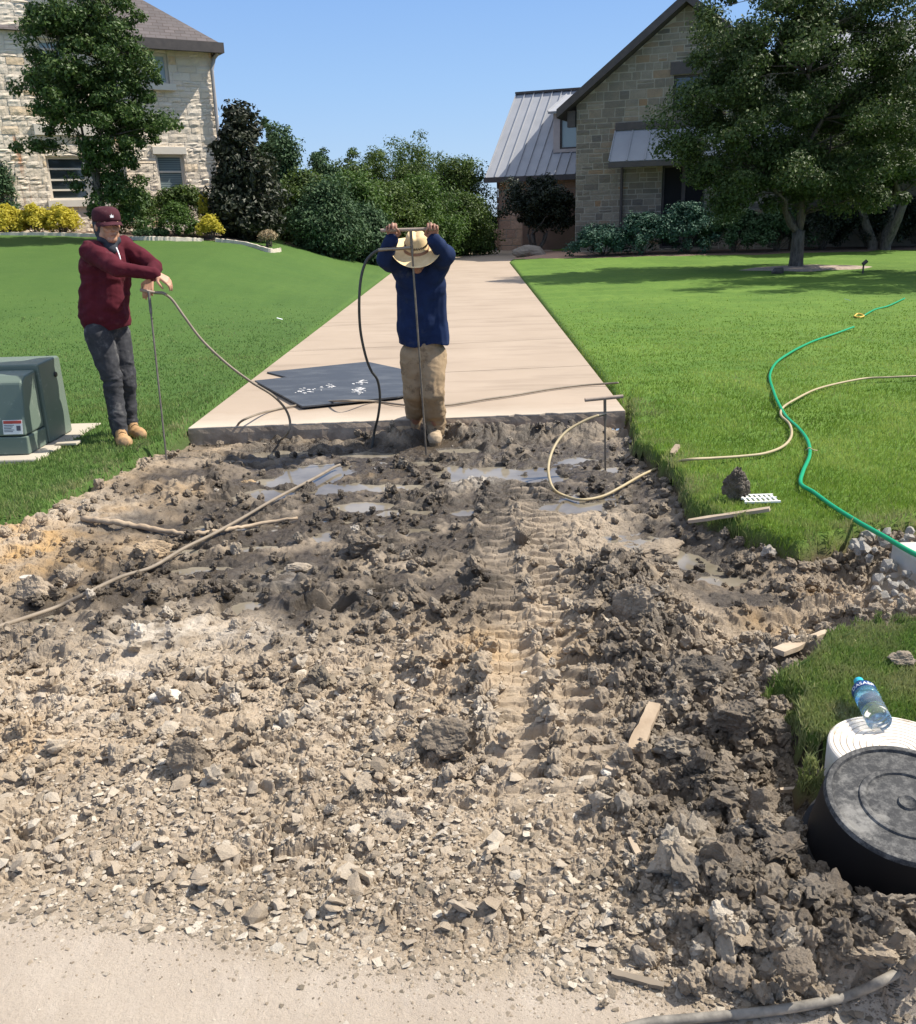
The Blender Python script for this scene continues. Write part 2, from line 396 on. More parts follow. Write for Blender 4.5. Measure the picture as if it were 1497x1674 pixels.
    # right-hand spread between the lawns
    rr = sst(1.25, 1.6, x) * sst(3.3, 3.6, y)
    h = h + rr * (.02 + .022 * np.sqrt(np.maximum(0, .4 - f1b * f1b)) + .010 * np.sqrt(np.maximum(0, .36 - f1c * f1c)))
    # piled mud against the slab front
    pl = sst(-.95, -.55, x) * sst(1.45, 1.1, x) * np.exp(-((y - 7.40) / .11) ** 2)
    h = h + pl * (.075 + .06 * np.sqrt(np.maximum(0, .42 - f1 * f1)) + .03 * np.sqrt(np.maximum(0, .36 - f1b * f1b)))
    # a few holes and hollows
    for (a, b, r, dp) in ((75, 1000, .10, .07), (1255, 1260, .22, .10), (1390, 930, .2, .12), (1330, 1330, .2, .07)):
        if r: 
            c = G(a, b, -.12); h = h - dp * np.exp(-(((x - c.x) ** 2 + (y - c.y) ** 2) / r ** 2))
    for (a, b, r) in ((710, 727, .20), (674, 712, .15)):
        c = G(a, b, -.15); kk = np.exp(-(((x - c.x) ** 2 + (y - c.y) ** 2) / r ** 2) ** 2); h = h * (1 - kk) + (-.152 + .1 * (h + .15)) * kk
    # puddles
    for (cx, cy, rx, ry_) in PW:
        q = np.sqrt(((x - cx) / rx) ** 2 + ((y - cy) / ry_) ** 2) + .30 * fbm(x * 7, y * 7, 3, 181)
        kk = sst(1.25, .55, q)
        h = h * (1 - kk) + (-.196 + .2 * (h + .15)) * kk
    onr = sst(.12, -.05, y - ry)
    h = h * (1 - onr) + (-.045 + .0015 * fbm(x * 9, y * 9, 3, 191)) * onr
    return h
def soil_attrs(x, y, h):
    wet = wetness(x, y)
    low = sst(-.12, -.17, h)
    wet_ = np.clip(wet * (.85 + .5 * low + .6 * fbm(x * 3, y * 3, 3, 201)), 0, 1)
    d, t = dline(x, y, HEAP); hp = np.exp(-(d / .26) ** 2)
    damp = np.clip(hp * (.95 + .6 * fbm(x * 3.3, y * 3.3, 3, 203)), 0, 1)
    sr_ = np.maximum(sdpoly(x, y, LAWN_R), sdpoly(x, y, ISL))
    damp = np.maximum(damp, sst(-.35, -.05, sr_) * .75)
    wet_ = np.maximum(wet_, damp * .74)
    yel = 0 * x
    for (a, b, r, k) in ((90, 900, .55, .9), (180, 860, .5, .6), (250, 800, .5, .5), (610, 770, .22, .9), (320, 740, .4, .35), (1130, 1010, .3, .0), (830, 1060, .38, .42), (1270, 1010, .16, 1.0), (1320, 960, .2, .6), (560, 700, .3, .6), (30, 1240, .12, .5), (930, 1090, .2, .3), (60, 1200, .3, .3), (1200, 950, .4, .3)):
        c = G(a, b, -.1); yel = np.maximum(yel, k * np.exp(-((x - c.x) ** 2 + (y - c.y) ** 2) / r ** 2))
    yel = np.clip(yel * (.75 + .9 * fbm(x * 5, y * 5, 3, 211)), 0, 1)
    wht = 0 * x
    for (a, b, r, k) in ((270, 1050, .22, .9), (300, 1020, .16, .8), (400, 1040, .16, .7), (130, 1150, .22, .5), (200, 1110, .2, .6), (450, 940, .2, .3), (770, 775, .16, .9), (130, 850, .3, .4), (480, 925, .1, .5)):
        c = G(a, b, -.1); wht = np.maximum(wht, k * np.exp(-((x - c.x) ** 2 + (y - c.y) ** 2) / r ** 2))
    wht = np.clip(wht * (.8 + 1.3 * fbm(x * 9, y * 9, 3, 213)), 0, 1)
    road = sst(.10, -.06, y - road_y(x) + .05 * fbm(x * 6, y * 6, 3, 215))
    return dict(wet=wet_, yel=yel, wht=wht, road=road)
def make_soil():
    m = mat('soil', (.4, .34, .26), .9); t = NT(m)
    n1 = t.noise(3, 6, .65); n2 = t.noise(24, 6, .7); n3_ = t.noise(110, 4, .7)
    dry = t.ramp(n1, [(.25, (.24, .18, .125)), (.5, (.355, .28, .20)), (.75, (.455, .37, .28))])
    dry = t.mix(t.ramp(n2, [(.35, 0.0), (.7, .55)]), dry, (.36, .29, .205))
    dry = t.mix(t.ramp(n3_, [(.3, .35), (.7, 0)]), dry, (.57, .475, .365))
    tn = t.new('ShaderNodeAttribute'); tn.attribute_name = 'tone'
    dry = t.mix(t.math('MAXIMUM', tn.outputs['Fac'], 0.0), dry, (.60, .53, .43)); dry = t.mix(t.math('MULTIPLY', tn.outputs['Fac'], -1.0, True), dry, (.20, .165, .12))
    yl = t.mix(n2, (.50, .30, .11), (.46, .32, .17))
    c = t.mix(t.attr('yel'), dry, yl)
    wetc = t.mix(n2, (.032, .023, .014), (.076, .056, .036))
    c = t.mix(t.attr('wet'), c, wetc)
    c = t.mix(t.math('MULTIPLY', t.attr('wht'), .75), c, (.56, .50, .42))
    n4 = t.noise(1.6, 5, .6); 
    rc = t.ramp(n4, [(.3, (.42, .345, .27)), (.7, (.54, .46, .37))]); rc = t.mix(t.ramp(n3_, [(.35, .3), (.6, 0)]), rc, (.38, .30, .23))
    st = t.noise(9, 5, .7, vec=t.mapping((1, .35, 1))); rc = t.mix(t.ramp(st, [(.5, 0), (.72, .45)]), rc, (.62, .54, .45))
    c = t.mix(t.attr('road'), c, rc); t.col(c)
    r = t.math('SUBTRACT', .95, t.math('MULTIPLY', t.attr('wet'), t.ramp(n2, [(.3, .74), (.75, .35)])), True); t.rough(r)
    b1 = t.bump(t.noise(70, 8, .8), 1.0, .009)
    t.bump(t.noise(320, 3, .6), .5, .002, b1)
    return m
SOIL = make_soil()
def build_mud():
    # rows packed towards the road, where the ground is seen from closest
    ny, nx = 1060, 1240
    v = np.linspace(0, 1, ny); y = 1.15 * (7.62 / 1.15) ** v
    u = np.linspace(-1, 1, nx); half = 1.35 + y * .56
    X = u[None, :] * half[:, None] + .12; Y = np.repeat(y[:, None], nx, 1)
    H = mud(X.ravel(), Y.ravel()).reshape(X.shape)
    lw = lawn_sd(X.ravel(), Y.ravel()).reshape(X.shape)
    H = np.where(lw > 0, H * (1 - sst(.0, .12, lw)) + (-.14) * sst(0, .12, lw), H)
    dd = sdpoly(X.ravel(), Y.ravel(), DRIVE).reshape(X.shape)
    H = np.where(dd > .01, np.minimum(H, -.1), H)
    at = soil_attrs(X.ravel(), Y.ravel(), H.ravel())
    co = np.stack([X.ravel(), Y.ravel(), H.ravel()], 1)
    idx = np.arange(nx * ny).reshape(ny, nx)
    f = np.stack([idx[:-1, :-1], idx[:-1, 1:], idx[1:, 1:], idx[1:, :-1]], -1).reshape(-1, 4)
    keep = ((lw[:-1, :-1] < .3) & (dd[:-1, :-1] < .3)).ravel()
    f = f[keep]
    o = npmesh('dug_ground', co, f, smooth=False, mats=SOIL, attrs=at); tag(o, kind='structure')
    return o
build_mud()
def HM(x, y):
    return mud(np.atleast_1d(np.asarray(x, float)), np.atleast_1d(np.asarray(y, float)))
def hm(x, y): return float(HM(x, y)[0])
# road under and in front of the soil
def make_road():
    m = mat('road_concrete', (.5, .43, .36), .9); t = NT(m)
    c = t.ramp(t.noise(1.6, 5, .6), [(.3, (.46, .385, .31)), (.7, (.60, .52, .44))])
    c = t.mix(t.ramp(t.noise(110, 4, .7), [(.35, .5), (.6, 0)]), c, (.38, .31, .24))
    t.col(c); t.bump(t.noise(120, 6, .7), .5, .003); return m
rd = MB(); n = 40
rd.add([(-60, -30, -.058), (60, -30, -.058), (60, 1.5, -.058), (-60, 1.5, -.058)], [(0, 1, 2, 3)])
tag(rd.build('road', make_road()), kind='structure')
# puddle water
def make_water():
    m = mat('muddy_water', (.30, .27, .235), .09); t = NT(m)
    n = t.noise(2.2, 4, .6); t.col(t.ramp(n, [(.35, (.13, .11, .08)), (.65, (.26, .23, .18))]))
    t.b.inputs['IOR'].default_value = 1.33; t.b.inputs['Specular IOR Level'].default_value = .8
    t.bump(t.noise(14, 3, .5), .08, .01); return m
wv = MB(); wp = [(-2.2, 3.2), (1.6, 3.2), (1.75, 7.35), (-2.6, 7.35)]
wv.add([(a, b, WATER_Z) for a, b in wp], [(0, 1, 2, 3)])
tag(wv.build('puddle_water', make_water()), kind='structure')
# ------------------------------------------------------------ lawn sheet
def axis(fine0, fine1, step, far0, far1, g=1.07):
    a = list(np.arange(fine0, fine1, step)); s = step; x = fine1; 
    while x < far1: a.append(x); s *= g; x += s
    a.append(far1)
    s = step; x = fine0 - step
    while x > far0: a.insert(0, x); s *= g; x -= s
    if far0 < fine0: a.insert(0, far0)
    return np.array(a)
def make_lawn_mat():
    m = mat('lawn_turf', (.09, .16, .04), .9, spec=.2); t = NT(m)
    n = t.noise(.5, 4, .6); n2 = t.noise(6, 5, .7); n5 = t.noise(2.0, 4, .7, vec=t.mapping((.35, 1.3, 1)))
    c = t.ramp(n, [(.3, (.072, .14, .019)), (.55, (.112, .197, .029)), (.75, (.155, .245, .041))])
    c = t.mix(t.ramp(n5, [(.4, 0), (.75, .5)]), c, (.175, .25, .05))
    c = t.mix(t.ramp(n2, [(.3, .6), (.6, 0)]), c, (.05, .125, .02))
    c = t.mix(t.ramp(t.noise(90, 3, .6), [(.35, .25), (.65, 0)]), c, (.05, .11, .018))
    c = t.mix(t.attr('edge'), c, (.10, .07, .045))
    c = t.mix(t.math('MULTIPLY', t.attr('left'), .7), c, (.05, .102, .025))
    t.col(c); t.bump(t.noise(45, 6, .8), .7, .02); return m
xs = axis(-4.6, 4.6, .035, -160, 160, 1.06); ys = axis(2.3, 8.6, .035, 1.9, 260, 1.05)
XX, YY = np.meshgrid(xs, ys); sh = XX.shape; xf = XX.ravel(); yf = YY.ravel()
sd = lawn_sd(xf, yf)
zf = lawn_z(xf, yf, sd) - .17 * sst(.035, -.05, sd) 
idx = np.arange(xf.size).reshape(sh)
F = np.stack([idx[:-1, :-1], idx[:-1, 1:], idx[1:, 1:], idx[1:, :-1]], -1).reshape(-1, 4)
inf = (yf > 8.3) & (np.abs(xf) < 60) 
ok = (sd > -.06) | inf | (yf > 8.3)
F = F[ok[F].all(1)]
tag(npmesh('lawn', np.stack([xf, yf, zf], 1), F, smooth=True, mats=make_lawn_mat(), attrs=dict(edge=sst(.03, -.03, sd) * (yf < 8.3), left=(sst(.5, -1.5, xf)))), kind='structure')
# ============================================================ DRIVEWAY, LOOSE CLAY, GRASS
def concrete(name, c1, c2, spots=.4):
    m = mat(name, c1, .85); t = NT(m)
    c = t.ramp(t.noise(.7, 5, .6), [(.3, c1), (.7, c2)])
    s = t.noise(1.3, 4, .6, vec=t.mapping((.5, 2.2, 1), loc=(3, 1, 0)))
    c = t.mix(t.math('MULTIPLY', t.ramp(s, [(.52, 0), (.66, 1)]), spots), c, (c1[0] * .62, c1[1] * .6, c1[2] * .58))
    c = t.mix(t.ramp(t.noise(140, 4, .7), [(.35, .22), (.6, 0)]), c, (.3, .25, .2))
    if spots > .3:
        sp_ = t.new('ShaderNodeSeparateXYZ'); t.link(t.geo(), sp_.inputs[0]); fr_ = t.math('SUBTRACT', 8.25, t.math('ADD', sp_.outputs[1], t.math('MULTIPLY', t.noise(2.5, 5), .5)), True)
        c = t.mix(t.math('MULTIPLY', fr_, 1.6, True), c, (.50, .43, .345)); c = t.mix(t.math('MULTIPLY', t.ramp(t.noise(5, 6, .75), [(.6, 0), (.7, .7)]), fr_), c, (.25, .19, .13))
    t.col(c); t.bump(t.noise(160, 5, .7), .25, .002); return m
DRV = concrete('drive_concrete', (.325, .252, .185), (.39, .308, .232))
# slab pieces between joints (the joints are real gaps)
def lerp2(a, b, t): return (a[0] + (b[0] - a[0]) * t, a[1] + (b[1] - a[1]) * t)
def edge_at(px, py, side):
    g = G(px, py); a, b = (dl if side == 'l' else dr); t = (g.y - a[1]) / (b[1] - a[1]); return lerp2(a, b, t)
rows = [(dl[0], dr[0])]
for (pa, pb) in (((730, 608), (963, 597)), ((730, 562), (915, 553)), ((730, 524), (880, 517)), ((730, 492), (880, 486)), ((730, 468), (860, 464)), ((730, 450), (850, 446))):
    A = G(*pa); B = G(*pb); d = (B - A)
    # meet the two edge lines
    def hit(e0, e1):
        ex, ey = e1[0] - e0[0], e1[1] - e0[1]; den = d.x * ey - d.y * ex
        s_ = ((e0[0] - A.x) * ey - (e0[1] - A.y) * ex) / den; return (A.x + d.x * s_, A.y + d.y * s_)
    rows.append((hit(dl[0], dl[1]), hit(dr[0], dr[1])))
slab = MB(); gap = .026
for i in range(len(rows)):
    l0, r0 = rows[i]
    if i + 1 < len(rows): l1, r1 = rows[i + 1]; poly = [l0, r0, (r1[0], r1[1] - gap), (l1[0], l1[1] - gap)]
    else: poly = [l0, r0] + [dr[1]] + DRIVE[4:7][::-1] + [DRIVE[3], DRIVE[2], farL]
    if i == 0:
        jr = random.Random(2); fr0 = [(l0[0] + (r0[0] - l0[0]) * k / 70, l0[1] + (r0[1] - l0[1]) * k / 70 + abs(jr.gauss(0, .007)) * (0 < k < 70) + (.03 if jr.random() < .05 else 0)) for k in range(71)]; poly = fr0 + poly[2:]
    n = len(poly)
    slab.prism(poly, -.125, 0.0)
dv = slab.build('driveway', DRV, bevel=.006); tag(dv, kind='structure')
# cut brown edge of the slab front: mud-stained band
em = noisy('slab_edge', (.17, .13, .095), (.42, .34, .265), 8, .9, .6, .01)
eb = MB(); a, b = Vector((*dl[0], 0)), Vector((*dr[0], 0)); n = 60; rr_ = random.Random(4)
fr = []; 
for i in range(n + 1):
    p = a.lerp(b, i / n); o1 = .006 + .012 * rr_.random(); fr += [(p.x, p.y - .004, -.012), (p.x, p.y - o1, -.05), (p.x, p.y - o1 * 1.3, -.11), (p.x, p.y - .02, -.15)]
eb.add(fr, [(i * 4 + k, (i + 1) * 4 + k, (i + 1) * 4 + k + 1, i * 4 + k + 1) for i in range(n) for k in range(3)])
eo = eb.build('edge_band', em); eo.parent = dv
# ------------------------------------------------------------ shards and clods as chunk meshes
def hull_variant(rng, n, flat):
    bm = bmesh.new()
    for i in range(n):
        v = Vector((rng.gauss(0, 1), rng.gauss(0, 1), rng.gauss(0, 1))).normalized() * rng.uniform(.75, 1.05)
        bm.verts.new((v.x * rng.uniform(.8, 1), v.y * rng.uniform(.65, .95), v.z * flat))
    bmesh.ops.convex_hull(bm, input=bm.verts[:])
    bmesh.ops.delete(bm, geom=[v for v in bm.verts if not v.link_faces], context='VERTS')
    bmesh.ops.triangulate(bm, faces=bm.faces[:]); bm.verts.index_update()
    co = np.array([v.co[:] for v in bm.verts]); f = np.array([[v.index for v in q.verts] for q in bm.faces]); bm.free(); return co, f
def clod_variant(seed, sub, amp=.35, sq=(1, .85, .7), cut=.62, ncut=16):
    bm = bmesh.new(); bmesh.ops.create_icosphere(bm, subdivisions=sub, radius=1)
    co = np.array([v.co[:] for v in bm.verts]); bm.verts.index_update(); f = np.array([[v.index for v in q.verts] for q in bm.faces]); bm.free()
    o = seed * 13.7
    d = amp * n3(co * 1.3 + o, seed) + amp * .7 * np.abs(n3(co * 3.1 + o, seed + 1)) + amp * .45 * np.abs(n3(co * 7 + o, seed + 2)) + amp * .25 * n3(co * 15 + o, seed + 3)
    if sub >= 5: d = d + amp * .14 * n3(co * 33 + o, seed + 4)
    q = np.floor(n3(co * 1.9 + o, seed + 5) * 3) / 3 * .12
    rr = random.Random(seed * 7 + 1); co = co * (1 + d * .55 + q)[:, None]
    for i in range(ncut):
        nn = np.array([rr.gauss(0, 1), rr.gauss(0, 1), rr.gauss(0, 1)]); nn /= np.linalg.norm(nn); lim = rr.uniform(cut, .95)
        k = co @ nn; co = co - np.outer(np.maximum(0, k - lim) * .93, nn)
    fine = amp * .16 * np.abs(n3(co * 9 + o, seed + 6)) + amp * .12 * n3(co * 21 + o, seed + 7) + (amp * .07 * n3(co * 45 + o, seed + 8) if sub >= 4 else 0)
    co = co * (1 + fine)[:, None] * np.array(sq) * 1.1; return co, f
def crumb_variant(seed, sub, sq=(1, .85, .7), cuts=0):
    bm = bmesh.new(); bmesh.ops.create_icosphere(bm, subdivisions=sub, radius=1)
    co = np.array([v.co[:] for v in bm.verts]); bm.verts.index_update(); f = np.array([[v.index for v in q.verts] for q in bm.faces]); bm.free(); o = seed * 11.3
    co = co * (1 + .3 * n3(co * .9 + o, seed + 9))[:, None]; rr = random.Random(seed)
    for i in range(cuts):
        nn = np.array([rr.gauss(0, 1), rr.gauss(0, 1), rr.gauss(0, 1)]); nn /= np.linalg.norm(nn); lim = rr.uniform(.5, .8); k = co @ nn; co = co - np.outer(np.maximum(0, k - lim) * .9, nn)
    r = .62 + .55 * np.abs(n3(co * 1.7 + o, seed)) + .34 * np.abs(n3(co * 3.7 + o, seed + 1)) + .20 * np.abs(n3(co * 8 + o, seed + 2))
    if sub >= 5: r = .78 + .34 * np.abs(n3(co * 1.4 + o, seed)) + .20 * np.abs(n3(co * 3.3 + o, seed + 1)) + .12 * np.abs(n3(co * 7.5 + o, seed + 2)) + .07 * np.abs(n3(co * 16 + o, seed + 3)) + .04 * np.abs(n3(co * 34 + o, seed + 4)); return co * r[:, None] * np.array(sq), f
    if sub >= 4: r = r + .10 * np.abs(n3(co * 17 + o, seed + 3))
    if sub >= 5: r = r + .06 * np.abs(n3(co * 35 + o, seed + 4))
    return co * r[:, None] * np.array(sq), f
def rotm(rng, tilt):
    return np.array((Matrix.Rotation(rng.uniform(-tilt, tilt), 3, 'X') @ Matrix.Rotation(rng.uniform(-tilt, tilt), 3, 'Y') @ Matrix.Rotation(rng.uniform(0, 2 * PI), 3, 'Z')))
def scatter(name, variants, xs_, ys_, size, tilt, seed, sink=.3, wetadd=0, mats=None, tone=.6):
    rng = random.Random(seed); hz = HM(xs_, ys_); at = soil_attrs(xs_, ys_, hz)
    onr = at['road'] > .5
    vs = []; fs = []; A = {k: [] for k in ('wet', 'yel', 'wht', 'tone')}; off = 0
    for i in range(len(xs_)):
        co, f = variants[rng.randrange(len(variants))]; s = size[i]
        c = (co * s) @ rotm(rng, tilt if not onr[i] else .3).T
        zlo = c[:, 2].min()
        c = c + np.array([xs_[i], ys_[i], hz[i] - zlo * (1 - sink) - .0 * s])
        vs.append(c); fs.append(f + off); off += len(c); n = len(c)
        A['wet'].append(np.full(n, min(1, at['wet'][i] * rng.uniform(.5, 1.0) + wetadd))); A['yel'].append(np.full(n, at['yel'][i] * .7)); A['wht'].append(np.full(n, at['wht'][i] * .6 + (.8 if rng.random() < .012 else 0)))
        A['tone'].append(np.full(n, max(-1, min(1, rng.gauss(.05, tone * .6)))))
    o = npmesh(name, np.concatenate(vs), np.concatenate(fs), mats=mats or SOIL, attrs={k: np.concatenate(q) for k, q in A.items()})
    return o
rg = np.random.RandomState(5); rng = random.Random(8)
flatv = [hull_variant(rng, 11, f_) for f_ in (.09, .12, .16, .2, .28, .4, .14, .18, .11, .24)]
def sample(n, box, dens, seed):
    """points spread evenly over the ground as it is seen, thinned by a density"""
    r_ = np.random.RandomState(seed); px = r_.uniform(box[0], box[2], n); py = r_.uniform(box[1], box[3], n)
    v = RM @ np.stack([(px - CX) / FOC, -(py - CY) / FOC, -np.ones(n)]); t = (-.1 - CAMZ) / v[2]; x = v[0] * t; y = v[1] * t
    k = r_.uniform(0, 1, n) < dens(px, py, x, y); return x[k], y[k], py[k]
def dens_shard(px, py, x, y):
    lawnk = lawn_sd(x, y) < -.03
    ry = y - road_y(x)
    d = np.where(ry > -.02, sst(900, 1260, py) * (.14 + .86 * sst(-.3, .4, fbm(x * 1.9, y * 1.9, 3, 301))), .0)
    # the tidy track strip carries fewer
    st = sst(.05, .2, x) * sst(.65, .5, x) * sst(2.3, 2.5, y); d = d * (1 - .9 * st)
    d = d + sst(2.6, 2.1, y) * (ry > 0) * .35
    d = d + (ry <= 0) * (.75 * np.exp(ry / .06) + .02)
    w_ = wetness(x, y); d = d * (1 - .8 * w_)
    return d * lawnk
x_, y_, p_ = sample(125000, (-150, 800, 1650, 1760), dens_shard, 31)
sz = np.exp(rg.normal(math.log(.0047), .72, len(x_))).clip(.0018, .03) * np.interp(y_, [1.5, 2.2, 3.5, 5], [.75, 1.0, 1.2, 1.5])
onr = (y_ - road_y(x_)) < 0; sz = np.where(onr, sz * .5, sz)
tag(scatter('loose_clay_flakes', flatv, x_, y_, sz, .3, 3, sink=.45, tone=1.1), kind='stuff')
# bigger slabs of dried clay
def dens_big(px, py, x, y):
    ry = y - road_y(x); return (lawn_sd(x, y) < -.1) * (ry > .1) * sst(3.9, 3.2, y) * (1 - sst(.05, .2, x) * sst(.65, .5, x))
x_, y_, p_ = sample(900, (-150, 950, 1650, 1640), dens_big, 33)
sz = np.exp(rg.normal(math.log(.022), .4, len(x_))).clip(.012,.045); bigv = [hull_variant(rng, 16, f_) for f_ in (.25, .3, .4, .5)]
tag(scatter('dried_clay_slabs', bigv, x_, y_, sz, .6, 4, sink=.4), kind='stuff')
# damp crumbly clods along the heap and the lawn edges
clv = [crumb_variant(i, 3, (1, .85, .75), 2 if i % 2 else 0) for i in range(9)]
FHOSE = [tuple(G(a, b, .05)[:2]) for a, b in ((1335, 1642), (1390, 1626), (1440, 1604), (1480, 1582), (1520, 1556), (1570, 1526))]
def dens_clod(px, py, x, y):
    d, t = dline(x, y, HEAP); q = np.exp(-(d / .24) ** 2)
    sr_ = np.maximum(sdpoly(x, y, LAWN_R), sdpoly(x, y, ISL)); q = np.maximum(q, .5 * sst(-.45, -.05, sr_))
    q = np.maximum(q, .7 * sst(-1.0, -.6, x) * sst(1.45, 1.1, x) * np.exp(-((y - 7.38) / .08) ** 2))
    q = np.maximum(q, (.08 + .30 * sst(-.10, .35, fbm(x * 1.5, y * 2.2, 3, 311))) * sst(7.3, 6.9, y) * sst(2.3, 3.1, y) * (1 - .93 * sst(.03, .12, x) * sst(.68, .58, x) * sst(6.3, 5.6, y)))
    q = np.maximum(q, .35 * sst(-.5, -.1, sdpoly(x, y, LAWN_L)))
    for T in (TRA, TRB): q = np.maximum(q, .9 * np.exp(-(dline(x, y, T)[0] / .035) ** 2) * sst(-.5, .1, pn(x * 5, y * 4, 313)))
    dh, t = dline(x, y, FHOSE); return q * (lawn_sd(x, y) < -.02) * (y - road_y(x) > .03) * (dh > .06)
x_, y_, p_ = sample(42000, (-150, 670, 1650, 1700), dens_clod, 35)
sz = np.exp(rg.normal(math.log(.0105), .6, len(x_))).clip(.004, .034) * np.interp(y_, [1.5, 2.5, 4, 7], [.75, 1.0, 1.1, 1.2])
tag(scatter('crumbled_clay_clods', clv, x_, y_, sz, 1.5, 6, sink=.25, wetadd=.14, tone=.5), kind='stuff')
# larger broken lumps pushed up in ledges and piles
LEDG = [[G(*q)[:2] for q in pl] for pl in (((230, 1150), (330, 1110), (420, 1075), (560, 1095), (660, 1060)), ((600, 1290), (640, 1220), (720, 1190), (760, 1250)), ((240, 1205), (330, 1240)), ((20, 930), (120, 950), (240, 930), (260, 990)), ((1010, 860), (1120, 880), (1260, 900)), ((540, 900), (600, 890), (680, 960), (740, 940)), ((1045, 735), (1070, 775), (1100, 825), (1160, 860), (1240, 890), (1320, 905)))] + [HEAP]
def dens_lump(px, py, x, y):
    q = 0 * x
    for i, L in enumerate(LEDG): d, t = dline(x, y, L); q = np.maximum(q, np.exp(-(d / (.16 if i == len(LEDG) - 1 else .09)) ** 2) * (1.0 if i != len(LEDG) - 1 else .8))
    dh, t = dline(x, y, FHOSE); return q * (lawn_sd(x, y) < -.06) * (y - road_y(x) > .1) * (dh > .12)
x_, y_, p_ = sample(3000, (-150, 720, 1650, 1640), dens_lump, 39); lmv = [crumb_variant(20 + i, 4, (1, .8, .6), 5) for i in range(8)]
sz = np.exp(rg.normal(math.log(.026), .38, len(x_))).clip(.014, .06)
tag(scatter('broken_clay_lumps', lmv, x_, y_, sz, .8, 9, sink=.4, wetadd=.16, tone=.5), kind='stuff')
# ------------------------------------------------------------ big lumps, each a thing
def lump(px, py, s, label, name='clay_clod', cat='clod', seed=1, sq=(1, .85, .75), rz=0, wet=.2, tone=0, wht=0, yel=0, z=None, sink=.3, amp=.34, mats=None, sub=5, group=None, tilt=(0, 0)):
    g = G(px, py, -.1 if z is None else z)
    h_ = hm(g.x, g.y) if z is None else z
    g = G(px, py, h_)
    co, f = crumb_variant(seed, sub, sq, 4 if amp > .3 else 9) if mats is None else clod_variant(seed, sub, amp, sq); M = np.array(Matrix.Rotation(rz, 3, 'Z') @ Matrix.Rotation(tilt[0], 3, 'X') @ Matrix.Rotation(tilt[1], 3, 'Y'))
    s = s * .70; co = (co * s) @ M.T; co = co + np.array([g.x, g.y, h_ - co[:, 2].min() - s * sink])
    n = len(co); wet = min(1, wet * 1.5 + .05); o = npmesh(name, co, f, mats=mats or SOIL, attrs=dict(wet=np.clip(wet + .25 * n3(co * 25, 4), 0, 1), tone=np.full(n, tone), wht=np.clip(np.full(n, wht) * (.6 + .8 * n3(co * 40, 3)), 0, 1), yel=np.full(n, yel)))
    tag(o, label, cat, group); return o
GL = 'large clods of dug-up clay'
lump(1196, 822, .125, 'dark upright clod standing on the lawn edge left of the white grate', seed=21, sq=(.75, .6, 1.15), wet=.55, z=.0, sink=.15, group=GL)
lump(855, 893, .075, 'pointed clod standing alone beside the wheel track in the wet mud', seed=22, sq=(.7, .6, 1.2), wet=.35, group=GL, sink=.2)
lump(312, 1262, .095, 'round brown clod alone in the pale rubble at lower left', seed=23, sq=(.95, .8, .95), wet=.30, group=GL, sink=.25)
lump(733, 1228, .11, 'large brown clod just left of the middle wheel track', seed=24, sq=(1.1, .8, .9), wet=.3, group=GL)
lump(1030, 1020, .15, 'tall pale-topped clod at the upper end of the spoil heap', seed=25, sq=(.9, .7, 1.15), wet=.22, tone=.1, group=GL, sink=.5)
lump(1085, 905, .17, 'broad smooth slab of clay beside the stake on the right edge', seed=26, sq=(1.3, .8, .5), wet=.22, rz=.5, group=GL, amp=.2, sink=.35, tilt=(.25, 0))
lump(1245, 1340, .085, 'smooth grey faced clod beside the black tub', seed=27, sq=(.8, .6, 1.1), wet=.3, tone=-.1, group=GL, amp=.2, tilt=(0, .3))
lump(1175, 1440, .12, 'big dark clod in the middle of the lower heap', seed=28, sq=(1.1, .8, .9), wet=.42, group=GL, sink=.4)
lump(1105, 1425, .085, 'pale crumbling clod left of the big dark one', seed=29, sq=(1, .7, .9), wet=.0, tone=.3, group=GL, amp=.25)
lump(1395, 1570, .115, 'large flat tan slab of clay in the lower right corner', seed=30, sq=(.9, 1.1, .5), wet=.1, rz=.3, group=GL, amp=.2, tilt=(-.45, .2))
lump(1250, 1475, .06, 'narrow upright shard of clay on the lower heap', seed=31, sq=(.5, .45, 1.2), wet=.2, group=GL, amp=.25)
lump(1180, 1490, .055, 'bright flat pale chunk at the foot of the heap', seed=32, sq=(1.1, .9, .45), wet=0, tone=.8, group=GL, amp=.2)
lump(1325, 1440, .06, 'flat tan chunk lying near the tub base', seed=33, sq=(1.3, .7, .35), wet=0, tone=.3, group=GL, amp=.18, rz=-.4)
lump(1140, 1130, .14, 'dark ragged clod on the heap above the broken plank', seed=34, sq=(1.3, .9, .8), wet=.5, group=GL, sink=.4)
lump(1130, 1110, .16, 'long cracked brown slab sloping off the heap towards the grass', seed=45, sq=(1.5, .6, .5), wet=.2, rz=.35, group=GL, amp=.2, sink=.2) if False else None
lump(1175, 1105, .15, 'long cracked brown slab sloping off the heap towards the grass', seed=45, sq=(1.5, .7, .45), wet=.25, rz=.35, group=GL, amp=.22, sink=.3)
lump(1210, 1190, .11, 'rough clod under the grassy tip of the island', seed=46, sq=(1, .8, .8), wet=.4, group=GL)
lump(590, 905, .13, 'spiky mound of churned mud in the middle of the wet area', seed=35, sq=(1.1, .8, .7), wet=.45, group=GL, amp=.5, sink=.4)
lump(385, 912, .07, 'pale clod near the crossing of hose and branch', seed=36, sq=(.6, .5, 1), wet=.1, tone=.2, group=GL)
lump(118, 958, .11, 'leaning cracked slab of clay beside a dark hole on the left', seed=37, sq=(.8, .6, 1.0), wet=.05, group=GL, amp=.18, sink=.4, rz=.5, tilt=(0, .5))
lump(65, 985, .15, 'wide pale slab over the hole at far left', seed=38, sq=(1.1, .7, .75), wet=.05, group=GL, amp=.2, sink=.35, tilt=(.2, .3))
